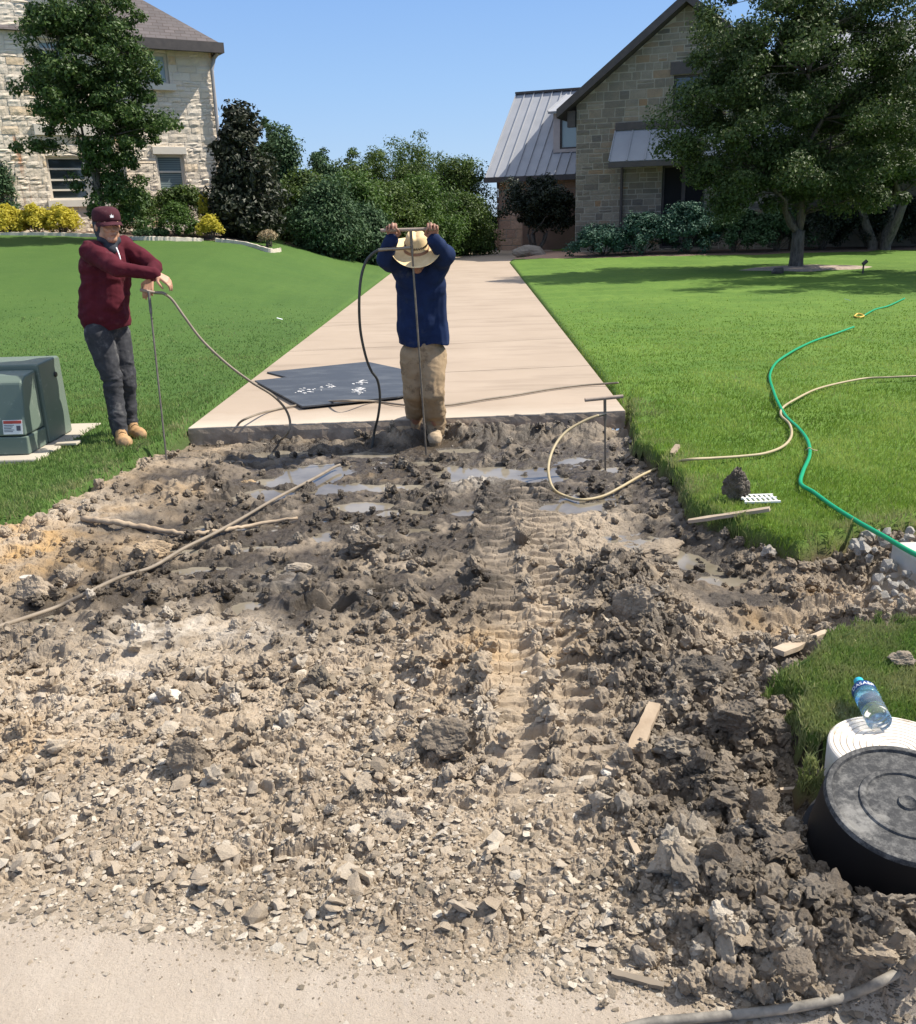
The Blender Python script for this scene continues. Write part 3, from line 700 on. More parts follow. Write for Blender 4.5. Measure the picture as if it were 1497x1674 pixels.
lump(250, 905, .14, 'smooth cracked mound of tan clay behind the left hose', seed=47, sq=(1.3, .8, .55), wet=.05, yel=.3, group=GL, amp=.16, sink=.5)
lump(400, 800, .11, 'orange brown clod at the end of the upper left puddle', seed=48, sq=(1.1, .7, .6), wet=.1, yel=.5, group=GL, sink=.35)
lump(490, 930, .10, 'low pale tilted slab beside the small puddles', seed=39, sq=(1.3, .7, .35), wet=.1, tone=.2, wht=.2, group=GL, amp=.2)
lump(1215, 1530, .075, 'grey flat chunk near the foreground hose', seed=49, sq=(1.2, .8, .4), wet=.0, tone=-.2, group=GL, amp=.2, rz=.3)
lump(1300, 1600, .07, 'dark clod just above the foreground hose', seed=50, sq=(1, .8, .7), wet=.35, group=GL)
lump(965, 1000, .10, 'small clod at the right rim of the wheel prints', seed=51, sq=(1, .8, .6), wet=.2, group=GL, sink=.4)
lump(1475, 1085, .06, 'brown clod lying on the grass island at the right edge', seed=52, sq=(1.3, .8, .6), wet=.2, tone=.1, z=.02, group=GL)
CH = noisy('white_stone', (.42, .38, .33), (.62, .58, .51), 9, .85, .5, .01)
lump(271, 1146, .075, 'white chunk of broken concrete on the left rubble', 'concrete_chunk', 'rubble', seed=40, sq=(1.1, .75, .6), mats=CH, amp=.22)
lump(870, 1158, .03, 'small white stone beside the wheel track', 'stone', 'stone', seed=41, mats=CH, amp=.2, sq=(1, .8, .9), sub=4) if False else None
lump(998, 1268, .048, 'pale broken lump at the lower end of the plank', 'concrete_chunk', 'rubble', seed=42, sq=(.8, 1.0, .5), mats=CH, amp=.25)
lump(858, 1105, .03, 'small cream stone pressed into the wheel prints', 'stone', 'stone', seed=43, sq=(1, .8, .6), mats=CH, amp=.15, sub=4)
lump(45, 945, .05, 'flat white stone on top of the left bank', 'stone', 'stone', seed=44, sq=(1.3, .6, .4), mats=CH, amp=.15, sub=4)
lump(795, 1645, .0, '', seed=1) if False else None
lump(1137, 1622, .035, 'grey lump alone on the road near the hose', seed=53, sq=(1, .8, .8), wet=.1, tone=-.2, group=GL, sub=4, sink=.1)
lump(985, 1645, .014, 'small dark crumb alone on the road', seed=54, sq=(1, .8, .8), wet=.3, group=GL, sub=3, sink=.1)
# white rock pile at the right edge
WRK = noisy('grey_rock', (.17, .16, .14), (.40, .37, .33), 5, .85, .4, .01)
rng = random.Random(12); k = 0
where = ['touching the white kerb', 'in the shade under the lawn edge', 'on top of the rock pile', 'at the lower end of the rock pile']
rkv = [npmesh('rock_proto', *hull_variant(rng, 18, .75), mats=WRK) for i in range(5)]
for o in rkv: C.objects.unlink(o)
for i in range(60):
    px = rng.uniform(1388, 1488); py = rng.uniform(868, 985)
    if py < 845 + (1470 - px) * .1 or px - 1395 < (py - 900) * .5: continue
    g = G(px, py, -.1); s = rng.uniform(.018, .048) * (1.2 if py < 930 else .9); h_ = hm(g.x, g.y)
    zz = max(h_, -.11) + .03 + .02 * rng.random()
    o = rkv[i % 5].copy(); o.name = 'rock'; C.objects.link(o); o.location = G(px, py, zz); o.scale = (s, s, s); o.rotation_euler = (rng.uniform(-1, 1), rng.uniform(-1, 1), rng.uniform(0, 6))
    tag(o, 'grey white rock in the loose pile between the lawn edge and the white kerb', 'rock', 'rocks piled by the white kerb')
# ------------------------------------------------------------ grass blades
def free(x, y, u):
    """no grass grows through the pad, the block and the tub"""
    pe, pr, bc, gg = G(61, 751, .035), G(172, 691, .035), G(1468, 1224, .05), G(1240, 818, .01)
    a = (x < pe.x + .01 + .05 * (u - .7)) & (y > pe.y - .01) & (y < pr.y + .01)
    b = np.hypot(x - bc.x, y - bc.y) < .195 + .03 * (u - .8)
    c = (np.abs(x - gg.x) < .10) & (np.abs(y - gg.y) < .065) & (u < .85)
    return ~(a | b | c)
def blades(name, n, box, dens, seed, hgt, wid, mats, zfun, lean=.6, drymix=None):
    r_ = np.random.RandomState(seed); px = r_.uniform(box[0], box[2], n); py = r_.uniform(box[1], box[3], n)
    v = RM @ np.stack([(px - CX) / FOC, -(py - CY) / FOC, -np.ones(n)]); t = (.0 - CAMZ) / v[2]; x = v[0] * t; y = v[1] * t
    m_ = (t > 0) & (y < 17.5); x = x[m_]; y = y[m_]
    sd = lawn_sd(x, y); k = (sd > -.015) & (sdpoly(x, y, DRIVE) < .01 + .03 * r_.rand(len(x))) & (r_.rand(len(x)) < dens(x, y, sd)) & free(x, y, r_.rand(len(x))); x = x[k]; y = y[k]; sd = sd[k]; n = len(x)
    z = zfun(x, y, sd) - .17 * sst(.035, -.05, sd) - .004
    dist = np.hypot(x, y); lod = np.clip(dist / 5.0, 1, 3)
    patch = fbm(x * 1.3, y * 1.3, 3, 401)
    edge = sst(.35, .0, sd) * (y < 8); isl = sst(0, .1, sdpoly(x, y, ISL)) * sst(.75, .25, sdpoly(x, y, ISL)); edge = np.maximum(edge, isl * .8 * (fbm(x * 3, y * 3, 2, 405) > -.1))
    h = hgt * (0.65 + .7 * r_.rand(n)) * (1 + .25 * patch) * np.where(dist > 9, .75, 1) * (1 + .4 * edge * r_.rand(n)) * np.where(y < 4.2, .72, 1); wd = wid * lod * (.7 + .6 * r_.rand(n))
    a = r_.rand(n) * 2 * PI; ln = lean * (r_.rand(n) ** .7) * h; la = r_.rand(n) * 2 * PI
    ca, sa = np.cos(a) * wd / 2, np.sin(a) * wd / 2; lx, ly = np.cos(la) * ln, np.sin(la) * ln
    b0 = np.stack([x - ca, y - sa, z], 1); b1 = np.stack([x + ca, y + sa, z], 1)
    m0 = np.stack([x + lx * .35 - ca * .8, y + ly * .35 - sa * .8, z + h * .6], 1); m1 = np.stack([x + lx * .35 + ca * .8, y + ly * .35 + sa * .8, z + h * .6], 1)
    tp = np.stack([x + lx, y + ly, z + h], 1)
    co = np.stack([b0, b1, m1, tp, m0], 1).reshape(-1, 3); f = np.arange(n * 5).reshape(n, 5)
    dry = np.clip(.15 * r_.rand(n) + .9 * edge * (fbm(x * 4, y * 4, 3, 403) * .9 + .35) + .15 * patch + (r_.rand(n) < .05) * .6, 0, 1)
    rnd = r_.rand(n)
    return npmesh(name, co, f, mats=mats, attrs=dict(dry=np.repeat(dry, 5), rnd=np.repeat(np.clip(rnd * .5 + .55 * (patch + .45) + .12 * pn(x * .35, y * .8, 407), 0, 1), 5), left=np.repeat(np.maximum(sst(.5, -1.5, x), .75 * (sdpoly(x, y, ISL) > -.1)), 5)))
def grass_mat():
    m = mat('grass_blades', (.1, .2, .03), .55, spec=.25); t = NT(m)
    c = t.ramp(t.attr('rnd'), [(0, (.12, .20, .022)), (.5, (.22, .34, .045)), (1, (.38, .49, .10))])
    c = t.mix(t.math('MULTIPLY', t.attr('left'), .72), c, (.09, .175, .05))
    c = t.mix(t.math('MULTIPLY', t.attr('dry'), .8), c, (.40, .36, .20)); t.col(c)
    tr = t.new('ShaderNodeBsdfTranslucent'); t.link(c, tr.inputs['Color']); mx = t.new('ShaderNodeMixShader'); mx.inputs[0].default_value = .3
    t.link(t.b.outputs[0], mx.inputs[1]); t.link(tr.outputs[0], mx.inputs[2]); t.link(mx.outputs[0], t.n['Material Output'].inputs[0]); return m
GM = grass_mat()
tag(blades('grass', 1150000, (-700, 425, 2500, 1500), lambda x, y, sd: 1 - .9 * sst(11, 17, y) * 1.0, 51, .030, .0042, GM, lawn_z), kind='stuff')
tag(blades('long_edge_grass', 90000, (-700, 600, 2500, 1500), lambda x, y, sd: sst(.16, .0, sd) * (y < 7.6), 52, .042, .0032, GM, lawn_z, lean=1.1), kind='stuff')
# ============================================================ HOUSES
def stone_wall(name, W, H, M, parent, mats, rows=(.12, .24), lens=(.2, .55), gap=.008, depth=.05, rough=.02, holes=(), top=None, seed=1, sub=(4, 3), x0=0.0, edg=.7):
    """courses of rough stones on the plane x (along), z (up), -y outwards; M maps into the place"""
    rng = random.Random(seed); vs = []; fs = []; tn = []; n = 0
    z = 0.0; prev = None
    while z < H:
        h = rng.uniform(*rows); h = min(h, H - z) if H - z > rows[0] * .6 else H - z
        if h <= .02: break
        x = x0 - rng.uniform(0, lens[1])
        while x < W:
            L = rng.uniform(*lens) * (1.3 if rng.random() < .12 else 1); xa, xb = max(x, x0), min(x + L, W); x += L
            if xb - xa < .03: continue
            pieces = [(xa, xb, z, z + h)]
            if rng.random() < .22 and h > rows[0] * 1.3: m_ = z + h * rng.uniform(.4, .6); pieces = [(xa, xb, z, m_), (xa, xb, m_, z + h)]
            for (a, b, c, d) in pieces:
                parts = [(a, b, c, d)]
                for (ha, hb, hc, hd) in holes:
                    q = []
                    for (a1, b1, c1, d1) in parts:
                        if b1 <= ha or a1 >= hb or d1 <= hc or c1 >= hd: q.append((a1, b1, c1, d1)); continue
                        if a1 < ha: q.append((a1, ha, c1, d1))
                        if b1 > hb: q.append((hb, b1, c1, d1))
                        mx0, mx1 = max(a1, ha), min(b1, hb)
                        if c1 < hc: q.append((mx0, mx1, c1, hc))
                        if d1 > hd: q.append((mx0, mx1, hd, d1))
                    parts = q
                for (a1, b1, c1, d1) in parts:
                    if b1 - a1 < .02 or d1 - c1 < .02: continue
                    if top is not None and c1 > top((a1 + b1) / 2): continue
                    nx, nz = sub; g = gap / 2; dp = depth * rng.uniform(.5, 1.3); t = rng.gauss(0, .5); base = n
                    tx, tz = rng.uniform(-1, 1) * rough, rng.uniform(-1, 1) * rough
                    for j in range(nz + 1):
                        for i in range(nx + 1):
                            u, v = i / nx, j / nz; ed = (i in (0, nx)) or (j in (0, nz))
                            px = a1 + g + (b1 - a1 - 2 * g) * u; pz = c1 + g + (d1 - c1 - 2 * g) * v
                            if not ed: px += rng.uniform(-.1, .1) * (b1 - a1) / nx; pz += rng.uniform(-.1, .1) * (d1 - c1) / nz
                            else: px += rng.uniform(-.5, .5) * g; pz += rng.uniform(-.5, .5) * g
                            if top is not None: pz = min(pz, top(px))
                            y = -(dp * (edg if ed else 1) + (0 if ed else rng.uniform(-1, 1) * rough + tx * (u - .5) + tz * (v - .5)))
                            vs.append((px, y, pz)); tn.append(t)
                    for j in range(nz):
                        for i in range(nx):
                            q = base + j * (nx + 1) + i; fs.append((q, q + 1, q + nx + 2, q + nx + 1))
                    n = len(vs)
        z += h
    co = np.array(vs); co = co @ np.array(M.to_3x3()).T + np.array(M.translation)
    return npmesh(name, co, np.array(fs), mats=mats, parent=parent, attrs=dict(tone=tn))
def stone_mat(name, c1, c2, c3, ochre, amt=.12, stain=False):
    m = mat(name, c1, .9); t = NT(m); tn = t.attr('tone')
    c = t.ramp(t.math('ADD', t.math('MULTIPLY', tn, .32), .5), [(.08, c2), (.4, c1), (.62, c3), (.86, ochre)])
    c = t.mix(t.ramp(t.noise(3.5, 5, .7), [(.4, .35), (.65, 0)]), c, c2)
    if stain:
        s = t.noise(1.1, 4, .6, vec=t.mapping((1.6, 1.6, .25))); c = t.mix(t.ramp(s, [(.68, 0), (.74, .8)]), c, (.42, .17, .07))
    t.col(c); t.bump(t.noise(14, 6, .7), .6, .03); return m
LIME = stone_mat('limestone', (.74, .63, .49), (.62, .53, .42), (.80, .70, .57), (.70, .50, .28), stain=True)
SAND = stone_mat('brown_grey_stone', (.21, .18, .135), (.11, .105, .095), (.30, .265, .205), (.30, .19, .10))
PINK = stone_mat('pink_stone', (.42, .27, .19), (.30, .20, .15), (.48, .33, .24), (.45, .28, .17))
MORT = noisy('pale_mortar', (.60, .54, .46), (.68, .62, .54), 8, .95, .3, .01); MORD = noisy('dark_mortar', (.36, .33, .27), (.42, .39, .32), 8, .95, .3, .01)
CREAM = noisy('cream_trim', (.62, .56, .47), (.68, .62, .53), 6, .8, .15, .004)
GLASS = mat('window_glass', (.03, .04, .045), .06, spec=.9); BLIND = mat('window_blind', (.30, .38, .40), .35, spec=.6)
def blind_mat():
    m = mat('slatted_blind', (.2, .26, .27), .12, spec=.8); t = NT(m)
    wv_ = t.new('ShaderNodeTexWave'); wv_.wave_type = 'BANDS'; wv_.bands_direction = 'Z'; wv_.inputs['Scale'].default_value = 5; t.link(t.obj(), wv_.inputs['Vector'])
    t.col(t.mix(wv_.outputs['Fac'], (.10, .14, .15), (.24, .30, .30))); return m
BL2 = blind_mat()
FASC = noisy('dark_fascia', (.05, .042, .04), (.08, .066, .06), 5, .6, .1, .003)
def shingle():
    m = mat('brown_shingles', (.14, .105, .095), .95); t = NT(m)
    b = t.new('ShaderNodeTexBrick'); b.inputs['Scale'].default_value = 1; b.inputs['Brick Width'].default_value = .32; b.inputs['Row Height'].default_value = .14; b.inputs['Mortar Size'].default_value = .012; b.inputs['Mortar'].default_value = (.06, .045, .04, 1)
    b.inputs['Color1'].default_value = (.125, .108, .108, 1); b.inputs['Color2'].default_value = (.08, .07, .07, 1); b.inputs['Bias'].default_value = -.1
    uv = t.mapping((1, 0, 1.0), rot=(R(90), 0, 0)); 
    sx = t.new('ShaderNodeSeparateXYZ'); t.link(t.obj(), sx.inputs[0]); cx = t.new('ShaderNodeCombineXYZ')
    t.link(t.math('ADD', sx.outputs[0], t.math('MULTIPLY', sx.outputs[1], .4)), cx.inputs[0]); t.link(t.math('MULTIPLY', sx.outputs[2], 1.35), cx.inputs[1]); t.link(cx.outputs[0], b.inputs['Vector'])
    c = t.mix(t.ramp(t.noise(1.2, 4), [(.4, 0), (.7, .4)]), b.outputs['Color'], (.14, .125, .125)); t.col(c); t.bump(b.outputs['Fac'], -.8, .02); return m
SHG = shingle()
def frameM(corner, az):
    """local x runs along the wall (towards image left for the left house), z up, -y outwards"""
    return Matrix.Translation(corner) @ Matrix.Rotation(az, 4, 'Z')
def quadbox(mb, M, a, b, y0, y1, c, d, at=0):
    vs = [M @ Vector(q) for q in ((a, y0, c), (b, y0, c), (b, y1, c), (a, y1, c), (a, y0, d), (b, y0, d), (b, y1, d), (a, y1, d))]
    mb.add(vs, [(0, 3, 2, 1), (4, 5, 6, 7), (0, 1, 5, 4), (1, 2, 6, 5), (2, 3, 7, 6), (3, 0, 4, 7)], at)
def window(parent, M, a, b, c, d, cols, rows_, glass, fmat=None, sill=.18, rec=.12, rails=None, bar=.05, sillp=.10):
    f = MB(); y = rec
    quadbox(f, M, a, b, y - .02, y + .06, c, c + .07); quadbox(f, M, a, b, y - .02, y + .06, d - .07, d)
    quadbox(f, M, a, a + .07, y - .023, y + .06, c + .07, d - .07); quadbox(f, M, b - .07, b, y - .023, y + .06, c + .07, d - .07)
    for i in range(1, cols): x = a + (b - a) * i / cols; quadbox(f, M, x - bar, x + bar, y - .018, y + .05, c + .07, d - .07)
    for r_ in (rails or [i / rows_ for i in range(1, rows_)]): z = c + (d - c) * r_; quadbox(f, M, a + .07, b - .07, y - .012, y + .04, z - .025, z + .025)
    wf = npmesh('window', *f.arrays(), mats=fmat or CREAM, parent=parent)
    g = MB(); quadbox(g, M, a + .02, b - .02, y + .03, y + .04, c + .02, d - .02)
    go = npmesh('pane', *g.arrays(), mats=glass, parent=None); go.parent = wf; go.data.transform(Matrix.Translation(-Vector(parent.location)))
    if sill:
        s = MB(); quadbox(s, M, a - .12, b + .12, -sillp, .14, c - sill, c); so_ = npmesh('sill', *s.arrays(), mats=fmat or CREAM); so_.parent = wf; so_.data.transform(Matrix.Translation(-Vector(parent.location)))
    # reveals
    r = MB(); quadbox(r, M, a - .004, a, 0, rec + .1, c, d); quadbox(r, M, b, b + .004, 0, rec + .1, c, d); quadbox(r, M, a, b, 0, rec + .1, d, d + .004)
    ro = npmesh('reveal', *r.arrays(), mats=MORT if fmat is None else FASC); ro.parent = wf; ro.data.transform(Matrix.Translation(-Vector(parent.location)))
    return wf
# ---------------- left house
AZL = R(31)
YL = 31.0; top = P(344, 83, YL); cr = Vector((top.x, YL, 0.9)); ZT = top.z
LH = thing('stone_house', cr, 'two storey pale limestone house with brown shingle roof behind the left tree', 'house')
ML = Matrix.Translation(cr) @ Matrix.Rotation(AZL, 4, 'Z')        # x<0 is towards image left
MLi = ML.inverted()
def onwall(px, py, yoff=0.0, M=ML, Mi=MLi):
    o = Mi @ Vector((0, 0, CAMZ)); d = (Mi.to_3x3() @ Vector(ray(px, py))); t = (yoff - o.y) / d.y; q = o + d * t; return q.x, q.z
HW = ZT - cr.z
# windows in wall coordinates
wr = (*onwall(262, 318),); wr2 = onwall(299, 253); wu = onwall(243, 137); wu2 = onwall(272, 88)
BAYX = onwall(178, 200)[0]; BO = .35
wb = onwall(85, 328, -BO); wb2 = onwall(152, 256, -BO); wt = onwall(66, 108, -BO); wt2 = onwall(104, 66, -BO)
holesR = [(wr[0], wr2[0], wr[1] - .9, wr2[1]), (wu[0], wu2[0], wu[1], wu2[1])]
holesR_s = holesR
def flip(h): return h
MR = ML @ Matrix.Translation((BAYX, 0, 0))
stone_wall('wall', -BAYX, HW, MR, LH, LIME, holes=[(a - BAYX, b - BAYX, c, d) for a, b, c, d in holesR], seed=3, rough=.014, depth=.034)
core = MB(); 
def backing(M, W, H, holes, y0, y1, mb):
    xs_ = sorted({0, W, *[h[0] for h in holes], *[h[1] for h in holes]}); zs = sorted({0, H, *[h[2] for h in holes], *[h[3] for h in holes]})
    for i in range(len(xs_) - 1):
        for j in range(len(zs) - 1):
            cx_, cz_ = (xs_[i] + xs_[i + 1]) / 2, (zs[j] + zs[j + 1]) / 2
            if any(a < cx_ < b and c < cz_ < d for a, b, c, d in holes): continue
            vs = [M @ Vector(q) for q in ((xs_[i], y0, zs[j]), (xs_[i + 1], y0, zs[j]), (xs_[i + 1], y0, zs[j + 1]), (xs_[i], y0, zs[j + 1]))]
            mb.add(vs, [(0, 1, 2, 3)])
hb = [(a - BAYX, b - BAYX, c, d) for a, b, c, d in holesR]
backing(MR, -BAYX, HW, hb, 0, .3, core)
quadbox(core, ML, BAYX, 0, .35, 9, 0, HW)     # body of the house
BAYW = 7.5; MBY = ML @ Matrix.Translation((BAYX - BAYW, -BO, 0)); HB = HW + 4.2; cxg = BAYW * .45
topb = lambda x: HW + .6 + 4.6 * (1 - abs(x - BAYW / 2) / (BAYW / 2))
hB = [(wb[0] - BAYX + BAYW, wb2[0] - BAYX + BAYW, wb[1], wb2[1]), (wt[0] - BAYX + BAYW, wt2[0] - BAYX + BAYW, wt[1], wt2[1])]
stone_wall('wall', BAYW, HW + 5.2, MBY, LH, LIME, holes=hB, seed=5, rough=.014, depth=.034, top=topb)
backing(MBY, BAYW, HW + .6, hB, 0, .3, core)
pb = [(0, HW + .6), (BAYW, HW + .6), (BAYW / 2, HW + 5.15)]
core.add([MBY @ Vector((x, .0, z)) for x, z in pb], [(0, 1, 2)])
quadbox(core, MBY, 0, BAYW, .36, 5, 0, HW + .6)
core.build('wall_core', MORT, LH)
# right return wall
MRT = ML @ Matrix.Rotation(R(90), 4, 'Z')
stone_wall('wall', 9, HW, MRT, LH, LIME, seed=9, rough=.03, depth=.05)
window(LH, ML, wr[0], wr2[0], wr[1] - .9, wr2[1], 1, 4, BL2, rails=[.25, .5, .76])
window(LH, ML, wu[0], wu2[0], wu[1], wu2[1], 1, 2, BLIND, rails=[.02], sillp=.22)
window(LH, ML @ Matrix.Translation((0, -BO, 0)), wb[0], wb2[0] + .9, wb[1], wb2[1], 2, 4, GLASS, rails=[.24, .47, .72], bar=.09)
window(LH, ML @ Matrix.Translation((0, -BO, 0)), wt[0], wt2[0], wt[1], wt2[1], 1, 3, BLIND, rails=[.33, .66])
# lintel band over the ground-floor bay window
lb = MB(); quadbox(lb, ML, wb[0] - .2, wb2[0] + 1.1, -BO - .10, -BO + .1, wb2[1] + .55, wb2[1] + .85); quadbox(lb, ML, wr[0] - .1, wr2[0] + .1, -.09, .05, wr2[1], wr2[1] + .22); lb.build('lintel', CREAM, LH, bevel=.01)
# hip roof
ov = .55; e0, e1 = -12.0, .16; dz = HW + .12; rp = math.tan(R(38)); yb = 9 + ov; ym = yb / 2 - ov / 2; rh = (ym + ov) * rp
rf = MB(); A_ = [(e0, -ov, dz), (e1, -ov, dz), (e1, yb, dz), (e0, yb, dz), (e1 - (ym + ov) * 1.0, ym, dz + rh), (e0, ym, dz + rh)]
rf.add([ML @ Vector(q) for q in A_], [(0, 1, 4, 5), (1, 2, 4), (2, 3, 5, 4), (0, 3, 2, 1)])
ro = rf.build('roof', SHG, LH)
g = MB(); quadbox(g, ML, BAYX, .22, -ov - .08, -ov + .06, HW - .14, HW + .14); quadbox(g, ML, .10, .223, -ov + .06, yb, HW - .137, HW + .137); quadbox(g, ML, BAYX, .10, -ov + .06, 0, HW - .03, HW + .01)
gu = g.build('gutter', FASC, LH); 
d_ = MB(); q0 = ML @ Vector((.05, -.12, HW - .1)); q1 = ML @ Vector((-.06, -.13, HW - .55)); q2 = ML @ Vector((-.06, -.13, .2)); d_.tube([ML @ Vector((.1, -.45, HW - .1)), q0 + Vector((0, 0, -.12)), q1, q2], .055, 8); d_.build('downspout', noisy('grey_metal', (.30, .28, .27), (.38, .36, .35), 4, .5, 0), LH)
# lower rear eave seen past the corner
s_ = MB(); quadbox(s_, ML, -.05, .55, 2.2, 6, HW - .62, HW - .38); s_.build('rear_wing', FASC, LH)
# bay gable roof
br_ = MB()
for sgn in (0, 1):
    xa, xb = (-.5, BAYW / 2) if sgn == 0 else (BAYW / 2, BAYW + .5)
    za, zb = topb(xa) + .05, topb(xb) + .05
    vs = [MBY @ Vector(q) for q in ((xa, -.35, za), (xb, -.35, zb), (xb, 6, zb), (xa, 6, za), (xa, -.35, za + .18), (xb, -.35, zb + .18), (xb, 6, zb + .18), (xa, 6, za + .18))]
    br_.add(vs, [(0, 3, 2, 1), (4, 5, 6, 7), (0, 1, 5, 4), (1, 2, 6, 5), (2, 3, 7, 6), (3, 0, 4, 7)])
br_.build('bay_roof', SHG, LH)
# ---------------- right house
AZR = R(-21); YR = 36.5
gc = P(941, 300, YR); RC = Vector((gc.x, gc.y, -.1))
RH = thing('stone_house', RC, 'brown grey stone house with tall dark gable and standing seam metal roof on the right', 'house')
MG = Matrix.Translation(RC) @ Matrix.Rotation(AZR, 4, 'Z'); MGi = MG.inverted()
def onR(px, py, yo=0.0): return onwall(px, py, yo, MG, MGi)
eave = onR(943, 172); peak = onR(1125, 8)
GW = peak[0] * 2; slope = (peak[1] - eave[1]) / peak[0]
topg = lambda x: eave[1] + slope * (x if x < peak[0] else GW - x)
aw0 = onR(1006, 226); aw1 = onR(1007, 264)
w0 = onR(1078, 395); w1 = onR(1154, 268); sw0 = onR(1101, 138); sw1 = onR(1122, 122)
hG = [(w0[0], w1[0], 0.3, w1[1]), (sw0[0], sw1[0] + .6, sw0[1] - .9, sw1[1])]
stone_wall('wall', GW, peak[1], MG, RH, SAND, rows=(.15, .34), lens=(.22, .62), gap=.03, depth=.02, rough=.008, holes=hG, top=topg, seed=11, sub=(2, 2))
cg = MB(); backing(MG, GW, eave[1], [h for h in hG], 0, .3, cg) if False else None
xs_ = sorted({0, GW, peak[0], w0[0], w1[0], sw0[0], sw1[0] + .6}); 
for i in range(len(xs_) - 1):
    a, b = xs_[i], xs_[i + 1]; zc = [0.0]
    mid = (a + b) / 2; segs = [(0, None)]
    hs = [h for h in hG if h[0] - .01 < mid < h[1] + .01]
    lo = 0
    for h in sorted(hs, key=lambda q: q[2]): 
        cg.add([MG @ Vector(q) for q in ((a, 0, lo), (b, 0, lo), (b, 0, h[2]), (a, 0, h[2]))], [(0, 1, 2, 3)]); lo = h[3]
    cg.add([MG @ Vector(q) for q in ((a, 0, lo), (b, 0, lo), (b, 0, topg(b)), (a, 0, topg(a)))], [(0, 1, 2, 3)])
# left side wall of the gable block, body
pr = [(0, 0), (GW, 0), (GW, eave[1]), (peak[0], peak[1]), (0, eave[1])]
for (yy0, yy1) in ((.35, 14),):
    vs = [MG @ Vector((x, yy0, z)) for x, z in pr] + [MG @ Vector((x, yy1, z)) for x, z in pr]
    cg.add(vs, [(0, 1, 2, 3, 4), (9, 8, 7, 6, 5), (0, 4, 9, 5), (1, 6, 7, 2)])
cg.build('wall_core', MORD, RH)
stone_wall('wall', 14, eave[1], MG @ Matrix.Rotation(R(-90), 4, 'Z') @ Matrix.Translation((-14, 0, 0)), RH, SAND, rows=(.15, .34), lens=(.22, .62), gap=.03, depth=.02, rough=.008, seed=12, sub=(2, 2))
# gable roof
SEAM = noisy('seam_metal', (.29, .30, .325), (.34, .35, .375), 1.5, .65, .05, .003, spec=.3)
rs = MB()
for sgn in (0, 1):
    ex_ = .62
    xa, xb = (-ex_, peak[0]) if sgn == 0 else (peak[0], GW + ex_)
    za, zb = (eave[1] - ex_ * slope + .02, peak[1] + .02) if sgn == 0 else (peak[1] + .02, eave[1] - ex_ * slope + .02)
    vs = [MG @ Vector(q) for q in ((xa, -.55, za), (xb, -.55, zb), (xb, 14, zb), (xa, 14, za), (xa, -.55, za + .30), (xb, -.55, zb + .30), (xb, 14, zb + .30), (xa, 14, za + .30))]
    rs.add(vs, [(0, 3, 2, 1), (4, 5, 6, 7), (0, 1, 5, 4), (1, 2, 6, 5), (2, 3, 7, 6), (3, 0, 4, 7)])
quadbox(rs, MG, peak[0] - .14, peak[0] + .14, -.62, .3, peak[1] + .12, peak[1] + .50)
quadbox(rs, MG, -.3, -.02, -.2, .05, eave[1] - .75, eave[1] - .2)
rs.build('roof', FASC, RH)
# dark louvre in the gable
lv = MB(); l0, l1 = onR(1096, 118), onR(1150, 108); quadbox(lv, MG, l0[0], l1[0], -.06, .02, l0[1] - .1, l0[1] + .3); lv.build('lintel', FASC, RH)
window(RH, MG, sw0[0], sw1[0] + .6, sw0[1] - .9, sw1[1], 1, 1, GLASS, fmat=FASC, sill=0)
window(RH, MG, w0[0], w1[0], .3, w1[1], 2, 1, mat('dark_screen', (.018, .018, .02), .7, spec=.1), fmat=FASC, sill=0, bar=.07)
# awning of seam metal over the tall window
def seamroof(name, M, pts, nseam, parent, m, th=.05, sh=.045):
    """pts: lower-left, lower-right, upper-right, upper-left in M coords"""
    p = [Vector(q) for q in pts]; nrm = (p[1] - p[0]).cross(p[3] - p[0]).normalized(); mb = MB()
    vs = p + [q - nrm * th for q in p]; mb.add([M @ q for q in vs], [(0, 1, 2, 3), (7, 6, 5, 4), (0, 4, 5, 1), (1, 5, 6, 2), (2, 6, 7, 3), (3, 7, 4, 0)])
    for i in range(nseam + 1):
        t = i / nseam; a = p[0].lerp(p[1], t); b = p[3].lerp(p[2], t); dx = (p[1] - p[0]).normalized() * .018
        vs = [a - dx, a + dx, b + dx, b - dx]; vs = [q + nrm * .001 for q in vs] + [q + nrm * sh for q in vs]
        mb.add([M @ q for q in vs], [(0, 3, 2, 1), (4, 5, 6, 7), (0, 1, 5, 4), (1, 2, 6, 5), (2, 3, 7, 6), (3, 0, 4, 7)])
    return npmesh(name, *mb.arrays(), mats=m, parent=parent)
AWX1 = aw0[0] + 6.4
seamroof('awning', MG, [(aw0[0], -1.1, aw1[1] - .05), (AWX1, -1.1, aw1[1] - .05), (AWX1, -.03, aw0[1] + .25), (aw0[0], -.03, aw0[1] + .25)], 10, RH, SEAM)
ab = MB(); quadbox(ab, MG, aw0[0] - .02, AWX1, -1.13, -1.0, aw1[1] - .26, aw1[1] - .08); quadbox(ab, MG, aw0[0], AWX1, -.10, -.0, aw0[1] + .25, aw0[1] + .50); ab.build('awning_beam', FASC, RH)
dp_ = MB(); a0 = onR(1017, 268, -.12); dp_.tube([MG @ Vector((a0[0], -.14, a0[1])), MG @ Vector((a0[0], -.14, .1))], .055, 8); dp_.build('downspout', FASC, RH)
